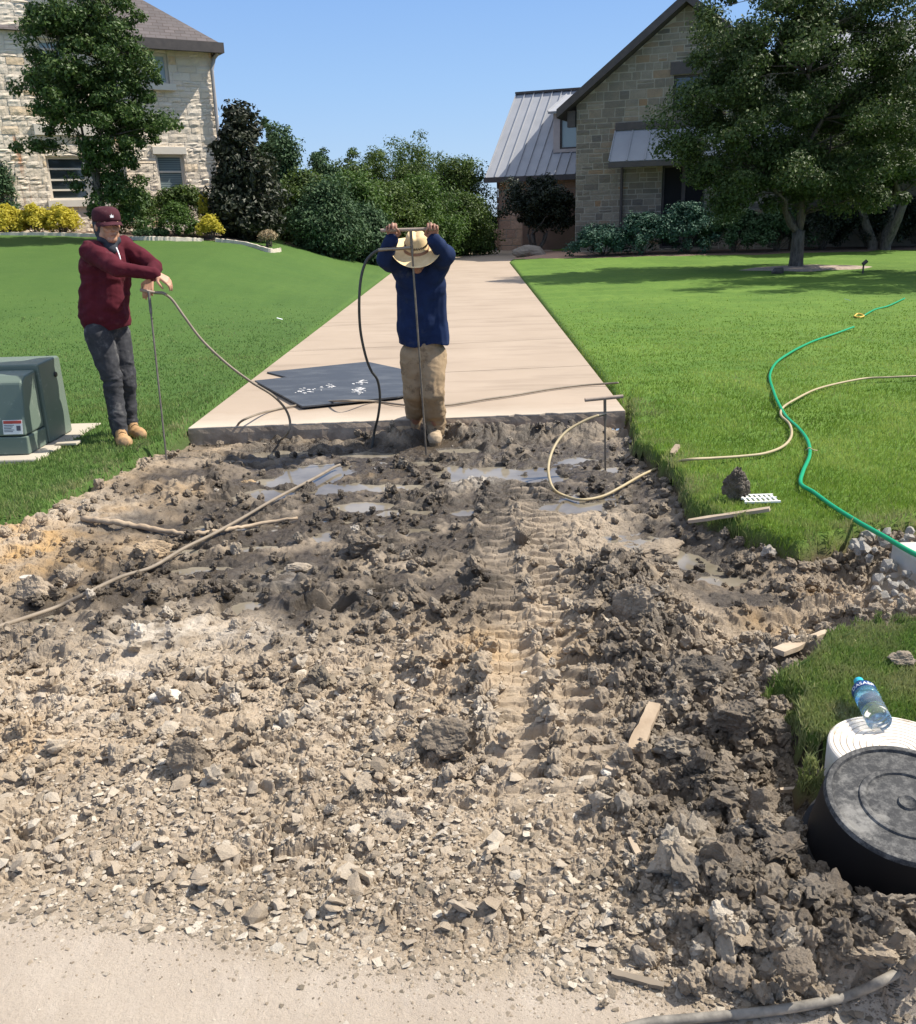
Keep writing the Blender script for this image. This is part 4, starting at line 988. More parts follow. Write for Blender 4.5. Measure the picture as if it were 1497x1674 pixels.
# back wing with seam roof, eave ahead
WY = 5.0
wl = onwall(812, 296, WY, MG, MGi); wr_ = 0.4; el = onwall(803, 291, WY - .5, MG, MGi); 
rdg = onwall(815, 156, WY + 4.2, MG, MGi)
cw = MB(); quadbox(cw, MG, wl[0], 0, WY + .2, WY + 8, 0, wl[1]); cw.build('wing_core', MORD, RH)
stone_wall('wing_wall', -wl[0], wl[1], MG @ Matrix.Translation((wl[0], WY + .19, 0)), RH, PINK, rows=(.26, .42), lens=(.35, .9), gap=.025, depth=.02, rough=.008, holes=[(-wl[0] - 3.6, -wl[0] - .6, 0, wl[1] - .9)], seed=13, sub=(2, 2))
gd = MB(); quadbox(gd, MG, -3.6, -.6, WY + .02, WY + .19, 0, wl[1] - .9); gd.build('garage_door', noisy('brown_door', (.12, .07, .05), (.16, .1, .07), 3, .6, .1), RH)
stone_wall('wing_side', 8, wl[1] + 1.5, MG @ Matrix.Translation((wl[0], WY + 8, 0)) @ Matrix.Rotation(R(-90), 4, 'Z'), RH, PINK, rows=(.26, .42), lens=(.35, .9), gap=.025, depth=.02, rough=.008, seed=14, sub=(2, 2), top=lambda x: wl[1] + max(0, 4 - abs(x - 4)) * .9)
zl = el[1]; zr = rdg[1]
seamroof('wing_roof', MG, [(wl[0] - .35, WY - .5, zl), (0.2, WY - .5, zl), (0.2, WY + 4.2, zr), (wl[0] - .35, WY + 4.2, zr)], 12, RH, SEAM, th=.14, sh=.06)
seamroof('wing_roof', MG, [(0.2, WY + 8.9, zl), (wl[0] - .35, WY + 8.9, zl), (wl[0] - .35, WY + 4.22, zr), (0.2, WY + 4.22, zr)], 12, RH, SEAM, th=.14, sh=.06)
rc_ = MB(); quadbox(rc_, MG, wl[0] - .38, .2, WY + 4.05, WY + 4.4, zr - .02, zr + .07); rc_.build('ridge_cap', FASC, RH); rc_ = MB(); quadbox(rc_, MG, wl[0] - .38, .2, WY - .62, WY - .5, zl - .2, zl + .02); rc_.build('gutter', FASC, RH)
# dormer
DY = WY + .6; da = onwall(904, 250, DY, MG, MGi); db = onwall(944, 180, DY, MG, MGi); dwa = onwall(915, 244, DY, MG, MGi); dwb = onwall(946, 192, DY, MG, MGi)
DM = noisy('dormer_panel', (.40, .34, .32), (.46, .40, .38), 5, .8, .1)
dm = MB(); x0d, x1d, z0d, z1d = da[0], db[0] + .9, da[1], db[1]
Mdo = MG @ Matrix.Translation((0, DY, 0))
quadbox(dm, Mdo, x0d, dwa[0], 0, 3.4, z0d, z1d); quadbox(dm, Mdo, dwa[0], x1d, 0, .25, z0d, dwa[1]); quadbox(dm, Mdo, dwa[0], x1d, 0, .25, dwb[1], z1d); quadbox(dm, Mdo, dwb[0] + .15, x1d, 0, 3.4, dwa[1], dwb[1])
quadbox(dm, Mdo, dwa[0], dwb[0] + .15, .3, 3.4, z0d, z1d)
dmo = dm.build('dormer', DM, RH)
wf_ = window(RH, Mdo, dwa[0], dwb[0] + .15, dwa[1], dwb[1], 1, 1, BLIND, fmat=FASC, sill=0, rec=.08)
seamroof('dormer_roof', Mdo, [(x0d - .15, -.35, z1d - .02), (x1d, -.35, z1d - .02), (x1d, 2.9, z1d + .95), (x0d - .15, 2.9, z1d + .95)], 3, RH, SEAM, th=.1)
# low long part of the house continuing right behind the trees
lo = MB(); quadbox(lo, MG, GW, GW + 16, 1.0, 9, 0, 4.6); lo.build('side_wing', noisy('side_wing_wall', (.16, .14, .115), (.24, .21, .17), 2, .9, .3, .02), RH)  # plain wall in a mottled brown grey
lr = MB(); quadbox(lr, MG, GW - .2, GW + 16.5, .3, 9.5, 4.6, 4.85); seam_ = seamroof('side_roof', MG, [(GW - .1, .2, 4.87), (GW + 16.5, .2, 4.87), (GW + 16.5, 5, 8.0), (GW - .1, 5, 8.0)], 26, RH, SEAM); lr.build('side_fascia', FASC, RH)
# ============================================================ TREES AND PLANTS
def bark(name, c1, c2, sc=6):
    m = mat(name, c1, .95); t = NT(m); n = t.noise(sc, 6, .7, vec=t.mapping((3, 3, .8))); t.col(t.ramp(n, [(.35, c1), (.65, c2)])); t.bump(n, .9, .03); return m
BARK = bark('oak_bark', (.055, .045, .038), (.17, .145, .12))
def leafmat(name, c1, c2, c3, rough=.5, tr=.25, spec=.35):
    m = mat(name, c1, rough, spec=spec); t = NT(m)
    c = t.ramp(t.attr('rnd'), [(0, c1), (.55, c2), (1, c3)]); t.col(c)
    T = t.new('ShaderNodeBsdfTranslucent'); t.link(c, T.inputs['Color']); mx = t.new('ShaderNodeMixShader'); mx.inputs[0].default_value = tr
    t.link(t.b.outputs[0], mx.inputs[1]); t.link(T.outputs[0], mx.inputs[2]); t.link(mx.outputs[0], t.n['Material Output'].inputs[0]); return m
L_OAK = leafmat('oak_leaves', (.028, .052, .014), (.058, .095, .024), (.12, .16, .055), .55, .22, .3)
L_OAK2 = leafmat('oak_leaves_left', (.026, .056, .014), (.055, .102, .024), (.125, .18, .05), .5, .25, .3)
L_MAG = leafmat('magnolia_leaves', (.012, .018, .010), (.024, .032, .016), (.06, .062, .036), .5, .08, .3)
L_JUN = leafmat('juniper_leaves', (.022, .052, .020), (.045, .095, .036), (.10, .165, .07), .7, .15)
L_JUN2 = leafmat('blue_juniper_leaves', (.022, .062, .042), (.05, .115, .075), (.11, .20, .14), .7, .15)
L_MIX = leafmat('mixed_leaves', (.03, .056, .010), (.062, .108, .018), (.13, .19, .035), .55, .3)
L_BRT = leafmat('bright_leaves', (.034, .075, .013), (.068, .135, .023), (.13, .205, .042), .55, .35)
L_YEL = leafmat('yellow_leaves', (.30, .30, .03), (.60, .52, .06), (.80, .72, .14), .6, .45)
L_CRP = leafmat('crape_leaves', (.010, .016, .010), (.018, .028, .015), (.05, .06, .03), .5, .1)
def leaf_cloud(rs_, cen, rad, n, size, asp=.55, up=.35, flat=1.0, gauss=False):
    """n leaves round each clump centre; cen (m,3) rad (m,3)"""
    m = len(cen); k = rs_.randint(0, m, n)
    d = rs_.normal(0, 1, (n, 3)); d /= np.linalg.norm(d, axis=1)[:, None]; r_ = rs_.rand(n) ** (.45)
    p = cen[k] + d * rad[k] * r_[:, None]
    nn = d * .8 + rs_.normal(0, .6, (n, 3)); nn[:, 2] += up; nn /= np.linalg.norm(nn, axis=1)[:, None]
    t = rs_.normal(0, 1, (n, 3)); t -= nn * (t * nn).sum(1)[:, None]; t /= np.linalg.norm(t, axis=1)[:, None]; b = np.cross(nn, t)
    s = size * (.6 + .8 * rs_.rand(n))[:, None]
    a0 = p - t * s; a2 = p + t * s; a1 = p + b * s * asp + nn * s * .15; a3 = p - b * s * asp + nn * s * .15
    co = np.stack([a0, a1, a2, a3], 1).reshape(-1, 3); f = np.arange(4 * n).reshape(n, 4)
    rnd = np.repeat(np.clip(rs_.rand(n) * .75 + .25 * rs_.rand(m)[k], 0, 1), 4)
    return co, f, rnd
def limb(mb, a, b, r0, r1, rng, bend=.12, n=5, sides=8):
    a, b = Vector(a), Vector(b); L = (b - a).length; pts = []; rs_ = []
    for i in range(n + 1):
        t = i / n; q = a.lerp(b, t); w_ = math.sin(t * PI) * bend * L
        q = q + Vector((rng.uniform(-1, 1), rng.uniform(-1, 1), rng.uniform(-.2, 1))) * w_ * .6 if 0 < i < n else q
        pts.append(q); rs_.append(r0 + (r1 - r0) * t)
    mb.tube(pts, rs_, sides); return pts
def tree(name, loc, label, cat, H, crown, trunk_r, fork, nclump, nleaf, leaf, lm, seed, group=None, multi=1, clump_r=.5, bm_=None, asp=.55, up=.35, spread=.3, root=None, twig=True, core_bias=.6, lean=(0, 0)):
    """crown: list of (x, y, z, rx, ry, rz) lobes relative to the base"""
    rng = random.Random(seed); rs_ = np.random.RandomState(seed)
    t = thing(name, loc, label, cat, group)
    vol = np.array([c[3] * c[4] * c[5] for c in crown]) ** .8; vol = vol / vol.sum(); cen = []; 
    for i in range(nclump):
        c = crown[rs_.choice(len(crown), p=vol)]; d = rs_.normal(0, 1, 3); d /= np.linalg.norm(d); r_ = rng.uniform(core_bias, 1) if rng.random() < .8 else rng.uniform(.2, core_bias)
        cen.append((c[0] + d[0] * c[3] * r_, c[1] + d[1] * c[4] * r_, c[2] + d[2] * c[5] * r_))
    cen = np.array(cen); rad = clump_r * (.55 + .9 * rs_.rand(nclump))[:, None] * np.array([1, 1, .7])[None, :]
    tk = MB(); base = Vector((0, 0, -.15)); forks = []
    for k in range(multi):
        an = 2 * PI * k / max(1, multi) + rng.random(); off = Vector((math.cos(an), math.sin(an), 0)) * (trunk_r * .9 if multi > 1 else 0)
        top_ = Vector((math.cos(an) * spread * fork, math.sin(an) * spread * fork, fork)) if multi > 1 else Vector((lean[0], lean[1], fork))
        r0 = trunk_r if multi == 1 else trunk_r * .6
        pts = [base + off, base + off + Vector((0, 0, .12)), base + off * 1.1 + Vector((0, 0, .35))]; rr = [r0 * 1.6, r0 * 1.15, r0]
        pts += [(base + off).lerp(top_, .65), top_]; rr += [r0 * .9, r0 * .85]; tk.tube(pts, rr, 10); forks.append((top_, r0 * .8))
    nb = 5 if multi == 1 else 2; mains = []
    czs = np.mean([c[2] for c in crown])
    for (fp, fr_) in forks:
        for k in range(nb):
            an = 2 * PI * (k + rng.random() * .6) / nb; c = crown[rng.randrange(len(crown))]
            tgt = Vector((c[0] * .6 + math.cos(an) * c[3] * .45, c[1] * .6 + math.sin(an) * c[4] * .45, c[2] + c[5] * rng.uniform(-.2, .6)))
            tgt.z = max(tgt.z, fp.z + .5)
            pts = limb(tk, fp - Vector((0, 0, .05)), tgt, fr_ * .62, fr_ * .14, rng, .14, 6, 7); mains += [(p, fr_ * .62 * (1 - i / 7)) for i, p in enumerate(pts) if i > 0]
    for i in range(0, len(cen), 1 if nclump < 160 else 2):
        q = Vector(cen[i]); best = min(mains, key=lambda m_: (m_[0] - q).length + max(0, m_[0].z - q.z) * .8)
        limb(tk, best[0], q, max(.012, best[1] * .42), .006, rng, .10, 3, 5)
    tk.build('trunk', bm_ or BARK, t, smooth=True).location = (0, 0, 0)
    # leaves were built round the origin of the thing
    co, f, rnd = leaf_cloud(rs_, cen, rad, nleaf, leaf, asp, up)
    me = npmesh('crown', co, f, mats=lm, attrs=dict(rnd=rnd)); me.parent = t
    return t
_b = MB.build
def build_local(s, name, mat, parent=None, smooth=False, **k):
    o = _b(s, name, mat, None, smooth, **k); o.parent = parent; return o
def tree_build_patch(): MB.build = build_local
def unpatch(): MB.build = _b
def zg(x, y): return float(lawn_z(np.array([x]), np.array([y]), np.array([1.]))[0])
tree_build_patch()
# ---------------- main oak on the right lawn
ob = G(1300, 441, .03); 
def lob(px, py, rpx, rpz, dy, base, Y=None, ry=None):
    q = P(px, py, base.y + dy); s = (base.y + dy) / FOC / math.cos(PITCH) * 1.0
    return (q.x - base.x, dy, q.z - base.z, rpx * s, (ry or rpx * s), rpz * s)
cr_ = [lob(1290, 190, 165, 130, 0, ob), lob(1180, 225, 95, 85, -.5, ob), lob(1400, 220, 120, 120, .3, ob), lob(1250, 60, 110, 90, 0, ob), lob(1350, 20, 120, 110, .5, ob), lob(1450, 80, 90, 120, 0, ob), lob(1240, 300, 110, 45, -.6, ob), lob(1380, 310, 90, 40, .2, ob), lob(1160, 140, 55, 60, .2, ob)]
tree('live_oak', ob, 'large round-crowned oak with a forked trunk standing in a mulch ring on the right lawn', 'tree', 8, cr_, .18, .95, 420, 150000, .043, L_OAK, 61, clump_r=.42)
# its neighbour, further right, whose crown reaches into the corner and throws the second shadow
o2 = Vector((13.2, 20.5, .05)); cr2 = [(-.5, 0, 4.6, 3.1, 3, 2.4), (-1.5, -.3, 5.8, 2.2, 2.2, 1.8), (.8, 0, 6.2, 2.2, 2.2, 1.8), (-2.2, .2, 3.8, 1.5, 1.5, 1.0)]
tree('live_oak', o2, 'oak just outside the right border whose branches fill the upper right corner', 'tree', 8, cr2, .2, 1.2, 160, 40000, .05, L_OAK, 62, clump_r=.45)
# dark multi-stem tree behind, right
b3 = P(1440, 392, 31.5); b3 = Vector((b3.x, 31.5, zg(b3.x, 31.5))); c3 = [lob(1440, 215, 100, 80, 0, b3), lob(1380, 240, 70, 60, .5, b3), lob(1500, 200, 90, 90, 0, b3)]
tree('live_oak', b3, 'dark leaning many-stemmed oak in the shaded bed behind the right lawn', 'tree', 6, c3, .25, 1.5, 220, 60000, .06, L_OAK, 63, multi=3, spread=.5, clump_r=.55)
# ---------------- oak in front of the left house
lt = Vector((P(170, 372, 24.6).x, 24.6, 0)); lt.z = zg(lt.x, 24.6)
cl_ = [lob(150, 120, 80, 75, 0, lt), lob(120, 40, 75, 60, 0, lt), lob(175, 30, 50, 50, 0, lt), lob(100, 160, 70, 55, -.4, lt), lob(190, 200, 75, 60, 0, lt), lob(240, 205, 48, 22, .2, lt), lob(165, 270, 60, 55, 0, lt), lob(60, 120, 32, 30, -.2, lt), lob(60, 235, 40, 10, 0, lt), lob(215, 120, 35, 45, 0, lt), lob(60, 35, 28, 22, 0, lt), lob(190, 315, 48, 35, 0, lt), lob(160, 335, 40, 25, 0, lt), lob(215, 345, 30, 25, .3, lt), lob(270, 190, 22, 14, .2, lt)]
tree('oak_tree', lt, 'loose irregular green tree growing close to the limestone wall behind the man in maroon', 'tree', 7, cl_, .11, 1.0, 380, 62000, .046, L_OAK2, 64, clump_r=.26, core_bias=.3)
# ---------------- magnolia
def cone(base, h, r, n, seed, wob=.25):
    rng = random.Random(seed); out = []
    for i in range(n):
        t = (i + .5) / n; rr = r * (1 - t) ** .7 * (1 + rng.uniform(-wob, wob)) + .12; out.append((rng.uniform(-.15, .15) * r, rng.uniform(-.15, .15) * r, h * (.08 + .86 * t), rr, rr, h / n * .9))
    return out
def place(px, py_base, Y): q = P(px, py_base, Y); return Vector((q.x, Y, max(-.5, q.z)))
def toph(px, py, Y, base): return P(px, py, Y).z - base.z
mg = place(402, 385, 27.5); mg.z = zg(mg.x, 27.5); mh = toph(400, 152, 27.5, mg)
tree('magnolia', mg, 'dark upright magnolia with glossy blackish leaves beside the left house corner', 'tree', mh, cone(mg, mh, 1.05, 7, 3), .12, 1.0, 150, 26000, .075, L_MAG, 65, clump_r=.36, asp=.5, core_bias=.5)
# ---------------- the belt of trees behind the left lawn
GB = 'trees in the belt behind the lawn'
belt = [ # px, base py, top py, half width px, Y, mat, kind, label
 (470, 388, 195, 42, 33, L_JUN, 'cedar', 'feathery pointed cedar just right of the dark magnolia'),
 (430, 385, 235, 30, 34, L_JUN, 'cedar', 'cedar half hidden behind the magnolia'),
 (535, 398, 238, 40, 36, L_JUN, 'cedar', 'dark cedar with a thin spire standing above the belt'),
 (505, 395, 270, 45, 31, L_MIX, 'round', 'low dark bushy tree at the left end of the belt'),
 (575, 400, 248, 38, 38, L_MIX, 'round', 'bushy tree with a fine spire left of the big mass'),
 (590, 402, 275, 42, 33, L_BRT, 'round', 'brighter green tree in the middle of the belt'),
 (540, 400, 300, 42, 29.5, L_JUN, 'round', 'dark rounded evergreen low in front of the belt'),
 (645, 402, 208, 62, 45, L_MIX, 'round', 'tallest rounded tree behind the man in the straw hat'),
 (700, 402, 214, 60, 47, L_MIX, 'round', 'tall rounded tree right of the tallest one'),
 (745, 402, 238, 50, 45, L_MIX, 'round', 'rounded tree sloping down towards the metal roof'),
 (690, 402, 285, 55, 37, L_BRT, 'round', 'lighter green tree directly above the straw hat'),
 (640, 404, 300, 45, 34, L_MIX, 'round', 'medium green tree left of the raised hands'),
 (755, 400, 310, 42, 39, L_MIX, 'round', 'low tree at the right end of the belt near the drive'),
 (780, 400, 335, 26, 44, L_JUN, 'round', 'small dark shrub tree beside the far end of the drive'),
 (600, 404, 335, 34, 31, L_JUN, 'round', 'dark low evergreen at the lawn crest'),
]
for i, (px, pb, pt, hw, Y, lm_, kd, lab) in enumerate(belt):
    b_ = place(px, pb, Y); b_.z = min(b_.z, zg(b_.x, Y) if Y < 46 else b_.z) - .1; hgt = toph(px, pt, Y, b_); wd = hw * Y / FOC * 1.05
    if kd == 'cedar': cw_ = cone(b_, hgt, wd, 7, 70 + i, .35)
    else:
        rng = random.Random(90 + i); cw_ = [(rng.uniform(-.45, .45) * wd, rng.uniform(-.3, .3) * wd, hgt * rng.uniform(.3, .72), wd * rng.uniform(.5, .75), wd * .7, hgt * rng.uniform(.18, .27)) for k in range(6)] + [(0, 0, hgt * .42, wd * 1.15, wd, hgt * .42), (0, 0, hgt * .8, wd * .62, wd * .6, hgt * .2), (0, 0, hgt * .2, wd * 1.1, wd, hgt * .2)]
    tree('cedar_tree' if kd == 'cedar' else 'broadleaf_tree', b_, lab, 'tree', hgt, cw_, .12, hgt * .2, 210, 34000, .052, lm_, 200 + i, group=GB, clump_r=.38 if kd == 'cedar' else .5, up=.5)
    if pt in (238, 248):
        pass
# thin spires above the belt are young cedars
for px, pt, Y, lab in ((533, 234, 37.5, 'small pointed cedar top rising above the belt'), (580, 238, 40, 'thin bare cedar spire in the middle of the belt'), (450, 190, 34.5, 'slim cedar tip beside the magnolia')):
    b_ = place(px, 400, Y); hgt = toph(px, pt, Y, b_); tree('cedar_tree', b_, lab, 'tree', hgt, cone(b_, hgt, .55, 9, int(px), .3), .07, hgt * .3, 90, 5000, .06, L_JUN, px, group=GB, clump_r=.16)
# ---------------- shrubs
def shrub(name, px, py, Y, w_, h_, lm_, lab, n=6000, leaf=.035, seed=1, group=None, clump=.16, up=.6, dp=None, cat='shrub', nc=60):
    q = P(px, py, Y); b_ = Vector((q.x, Y, zg(q.x, Y) if Y < 30 else q.z)); b_.z = max(b_.z, q.z - .15)
    rs_ = np.random.RandomState(seed); a = rs_.rand(nc) * 2 * PI; el_ = rs_.rand(nc) ** .6 * PI / 2; rr = .75 + .3 * rs_.rand(nc)
    cen = np.stack([np.cos(a) * np.cos(el_) * w_ / 2 * rr, np.sin(a) * np.cos(el_) * (dp or w_) / 2 * rr, .1 + np.sin(el_) * (h_ - .12) * rr * .92], 1)
    t = thing(name, b_, lab, cat, group); rad = np.full((nc, 3), clump) * (.7 + .7 * rs_.rand(nc))[:, None]
    co, f, rnd = leaf_cloud(rs_, cen, rad, n, leaf, up=up); o = npmesh('foliage', co, f, mats=lm_, attrs=dict(rnd=rnd)); o.parent = t
    st = MB(); rng = random.Random(seed)
    for i in range(0, nc, 5): limb(st, (rng.uniform(-.1, .1), rng.uniform(-.1, .1), -.1), cen[i], .015, .005, rng, .1, 3, 5)
    st.build('stem', BARK, t); return t
YH = 26.6
for i, (px, lab) in enumerate(((-28, 'yellow hedge shrub cut by the left border'), (18, 'yellow shrub at the left end of the row below the big window'), (60, 'yellow shrub in the middle of the row below the big window'), (102, 'yellow shrub at the right end of the row beside the maroon cap'))):
    shrub('golden_shrub', px, 379, YH, 1.05, .74, L_YEL, lab, 10000, .034, 300 + i, 'yellow hedge row under the window', .13, nc=80)
shrub('golden_shrub', 345, 380, 26.2, .72, .55, L_YEL, 'small rounded yellow shrub left of the magnolia', 4500, .03, 310, None, .12)
shrub('golden_shrub', 337, 368, 26.9, .34, 1.05, L_YEL, 'narrow upright yellow conifer behind the small yellow shrub', 3000, .03, 311, None, .08)
shrub('green_shrub', 290, 380, 26.3, 1.25, .85, L_BRT, 'fine textured light green rounded shrub below the right window', 11000, .03, 312, None, .16, up=1.2, nc=90)
shrub('green_shrub', 232, 374, 27.2, 1.5, 1.05, L_MIX, 'loose grey green shrub under the left tree', 9000, .035, 313, None, .2)
shrub('green_shrub', 300, 352, 28.5, 2.4, .85, L_MIX, 'clipped dark hedge under the right window', 9000, .04, 314, None, .22, dp=.8)
shrub('green_shrub', 248, 385, 25.9, 1.15, .22, L_JUN, 'low dark ground-hugging shrub behind the stone edging', 5000, .025, 315, None, .08, dp=.6)
shrub('conical_shrub', 8, 372, 27.4, 1.0, 2.1, L_JUN, 'dark green cone shaped evergreen at the left border', 12000, .035, 316, None, .2, nc=110)
shrub('dry_plant', 438, 388, 26.3, .5, .32, leafmat('dry_leaves', (.25, .18, .1), (.38, .3, .18), (.5, .42, .28), .8, .2), 'dry straw coloured tuft at the right end of the stone edging', 2200, .03, 317, None, .08)
# junipers in front of the right house
for i, (px, py, Y, w_, h_, lm_, lab) in enumerate(((985, 414, 33.2, 2.3, .85, L_JUN2, 'low spreading blue green juniper at the left end by the gravel'), (1050, 412, 33.0, 2.8, 1.25, L_JUN2, 'spreading juniper in front of the downspout'), (1120, 410, 32.8, 2.8, 1.55, L_JUN2, 'tallest spreading juniper with arching tips under the dark window'), (1200, 408, 32.5, 2.8, 1.25, L_JUN, 'dark shaded juniper left of the oak trunk'), (1270, 405, 32.3, 2.6, 1.2, L_JUN, 'dark shaded juniper behind the oak trunk'), (1345, 402, 32.2, 2.6, 1.3, L_CRP, 'blackish shrub right of the oak trunk'), (1420, 398, 32.3, 2.8, 1.3, L_CRP, 'blackish shrub behind the many-stemmed oak'), (1495, 394, 32.3, 2.8, 1.3, L_CRP, 'blackish shrub at the right border'))):
    shrub('juniper', px, py, Y, w_, h_, lm_, lab, 12000, .045, 330 + i, 'shrubs along the front of the right house', .22, dp=1.6, up=.9, nc=90)
# crape myrtle before the wing
cm = P(878, 402, 38.5); cm = Vector((cm.x, 38.5, .0)); ch = toph(870, 282, 38.5, cm)
tree('crape_myrtle', cm, 'dark many-stemmed small tree in front of the metal roofed wing', 'tree', ch, [(0, 0, ch * .72, 1.3, 1.2, ch * .26), (-.6, 0, ch * .62, 1.0, 1, ch * .2), (.8, 0, ch * .62, .9, 1, ch * .22), (.2, 0, ch * .42, 1.3, 1.1, ch * .18)], .1, ch * .25, 110, 18000, .055, L_CRP, 66, multi=5, spread=.5, clump_r=.34)
unpatch()
# agave in a stone pot
ag = P(826, 403, 43.5); pot = thing('planter', (ag.x, 43.5, ag.z), 'square stone planter with a spiky agave against the pink wall', 'planter')
pm = MB(); pm.box((ag.x, 43.5, ag.z + .38), (.95, .95, .8), taper=1.12); pm.build('pot', CREAM if False else PINK, pot, bevel=.03)
am = MB(); rng = random.Random(3)
for i in range(16):
    an = i * 2.4; L = rng.uniform(.5, .8); tl = rng.uniform(.25, 1.1); c = Vector((ag.x, 43.5, ag.z + .78)); d = Vector((math.cos(an) * math.sin(tl), math.sin(an) * math.sin(tl), math.cos(tl))); s = Vector((-math.sin(an), math.cos(an), 0)) * .05
    mid = c + d * L * .5; am.add([c - s, c + s, mid + s * 1.1, c + d * L + Vector((0, 0, -.1 * tl)), mid - s * 1.1], [(0, 1, 2, 3, 4)])
am.build('agave', L_JUN2, pot)
# ============================================================ THINGS ON AND AROUND THE DUG GROUND
def PX(px, py, X):
    v = ray(px, py); t = X / v[0]; return Vector((X, v[1] * t, CAMZ + v[2] * t))
# ---------------- electrical cabinet
GRN = noisy('green_paint', (.115, .15, .125), (.145, .185, .155), 3, .45, .06, .002); nt_ = NT(GRN)
nt_.col(nt_.mix(nt_.ramp(nt_.noise(16, 5, .75), [(.60, 0), (.70, .6)]), nt_.ramp(nt_.noise(2, 3), [(.3, (.115, .155, .125)), (.7, (.14, .18, .145))]), (.34, .36, .31)))
GRL = mat('green_paint_lid', (.27, .34, .30), .4)
cb = G(48, 743, .04); Xr = cb.x
tf = thing('utility_cabinet', (Xr, cb.y, 0), 'green metal utility cabinet on a concrete pad at the left border', 'cabinet')
def profbox(pts, x0, x1, mb):
    n = len(pts); vs = [(x1, p.y, p.z) for p in pts] + [(x0, p.y, p.z) for p in pts]
    mb.add(vs, [tuple(range(n - 1, -1, -1)), tuple(range(n, 2 * n))] + [(i, (i + 1) % n, n + (i + 1) % n, n + i) for i in range(n)])
b0 = PX(48, 743, Xr); b1 = PX(42.5, 712, Xr); t0 = PX(25, 612, Xr); rb = PX(118, 714, Xr); rt = PX(101, 578, Xr); mid_b = PX(80, 728, Xr); mid_t = PX(53, 594, Xr)
yb0, ys = b0.y, mid_b.y; zt = rt.z; z0_ = .04
def V2(y, z): return Vector((0, y, z))
m1 = MB(); profbox([V2(yb0, z0_), V2(ys, z0_), V2(ys, z0_ + .13), V2(yb0 + .01, z0_ + .13)], Xr - 1.5, Xr, m1); m1.build('skirt', GRN, tf, bevel=.008)
m2 = MB(); profbox([V2(yb0 + .012, z0_ + .136), V2(ys, z0_ + .136), V2(ys, zt - .045), V2(yb0 + .15, zt - .06), V2(yb0 + .085, zt - .10)], Xr - 1.5, Xr - .008, m2); m2.build('hood', GRN, tf, bevel=.015)
m3 = MB(); ye = rb.y; profbox([V2(ys + .012, z0_), V2(ye, z0_), V2(ye - .03, zt - .015), V2(ye - .06, zt), V2(ys + .012, zt - .01)], Xr - 1.52, Xr + .012, m3); m3.build('tank', GRN, tf, bevel=.012)
m4 = MB(); m4.lathe([(.0, .012), (.018, .012), (.022, 0), (.022, -.02)], (Xr + .013, ye - .16, zt - .13), 16, Matrix.Rotation(R(90), 3, 'Y')); m4.build('lock', mat('black_hole', (.01, .01, .01), .5), tf)
# warning label
lbc = mat('label_white', (.75, .75, .72), .6); lbr = mat('label_red', (.45, .06, .04), .6); lbk = mat('label_ink', (.08, .08, .1), .6)
lx1 = Xr - .02; yl = yb0 + .012 + .0; zA, zB = z0_ + .15, z0_ + .25
def face(z): return yb0 + .012 + (z - z0_ - .136) / (zt - .10 - z0_ - .136) * .073 - .004
def lab(x0, x1, za, zb, m, nm, off=0):
    q = MB(); q.add([(x0, face(za) - off, za), (x1, face(za) - off, za), (x1, face(zb) - off, zb), (x0, face(zb) - off, zb), (x0, face(za) - off + .002, za), (x1, face(za) - off + .002, za), (x1, face(zb) - off + .002, zb), (x0, face(zb) - off + .002, zb)], [(0, 1, 2, 3), (7, 6, 5, 4), (0, 4, 5, 1), (1, 5, 6, 2), (2, 6, 7, 3), (3, 7, 4, 0)])
    return q.build(nm, m, None)
lb_ = lab(lx1 - .145, lx1 - .005, zA, zB, lbc, 'warning_label'); 
subs = [lab(lx1 - .14, lx1 - .01, zB - .025, zB - .004, lbr, 'label_band', .002)]
for i in range(5): subs.append(lab(lx1 - .138, lx1 - .065 - .01 * (i % 3), zB - .038 - i * .011, zB - .034 - i * .011, lbk, 'label_text', .002))
subs.append(lab(lx1 - .048, lx1 - .018, zB - .075, zB - .040, lbk, 'label_symbol', .002))
for o in [lb_] + subs:
    o.data.transform(Matrix.Translation(-tf.location)); o.parent = tf if o is lb_ else lb_
# pad
pdm = concrete('pad_concrete', (.42, .37, .29), (.50, .45, .36), .2); pe = G(61, 751, .035); pr = G(172, 691, .035)
pd = MB(); pd.prism([(Xr - 1.9, pe.y), (pe.x, pe.y), (pe.x + .03, pr.y), (Xr - 1.9, pr.y)], -.12, .037); o = pd.build('concrete_pad', pdm, bevel=.012); tag(o, 'concrete pad under the green utility cabinet', 'pad')
tb = MB(); q = G(109, 722, .05); tb.box((q.x + .02, q.y - .02, .045), (.16, .10, .02)); o = tb.build('paving_piece', pdm, bevel=.005); tag(o, 'small flat piece of concrete beside the cabinet foot', 'paving piece')
# ---------------- black tub
BLK = mat('black_rubber', (.012, .012, .013), .7, spec=.25); bt = NT(BLK)
dz_ = bt.noise(6, 6, .7); d2 = bt.noise(45, 5, .8)
cc = bt.mix(bt.ramp(dz_, [(.50, 0), (.60, .7)]), (.035, .036, .038), (.26, .25, .23)); cc = bt.mix(bt.ramp(d2, [(.45, 0), (.75, .5)]), cc, (.30, .29, .27)); bt.col(cc)
bt.rough(bt.ramp(dz_, [(.4, .6), (.62, .9)])); bt.bump(d2, .25, .003)
BLK2 = mat('black_rubber_wall', (.008, .008, .009), .6, spec=.25); DUSTY = BLK; BLK = BLK2
v = ray(1484, 1311); t_ = (.13 - CAMZ) / v[2]; tc = Vector((v[0] * t_, v[1] * t_, .13))
MT = Matrix.Rotation(R(12), 3, 'X') @ Matrix.Rotation(R(-2), 3, 'Y')
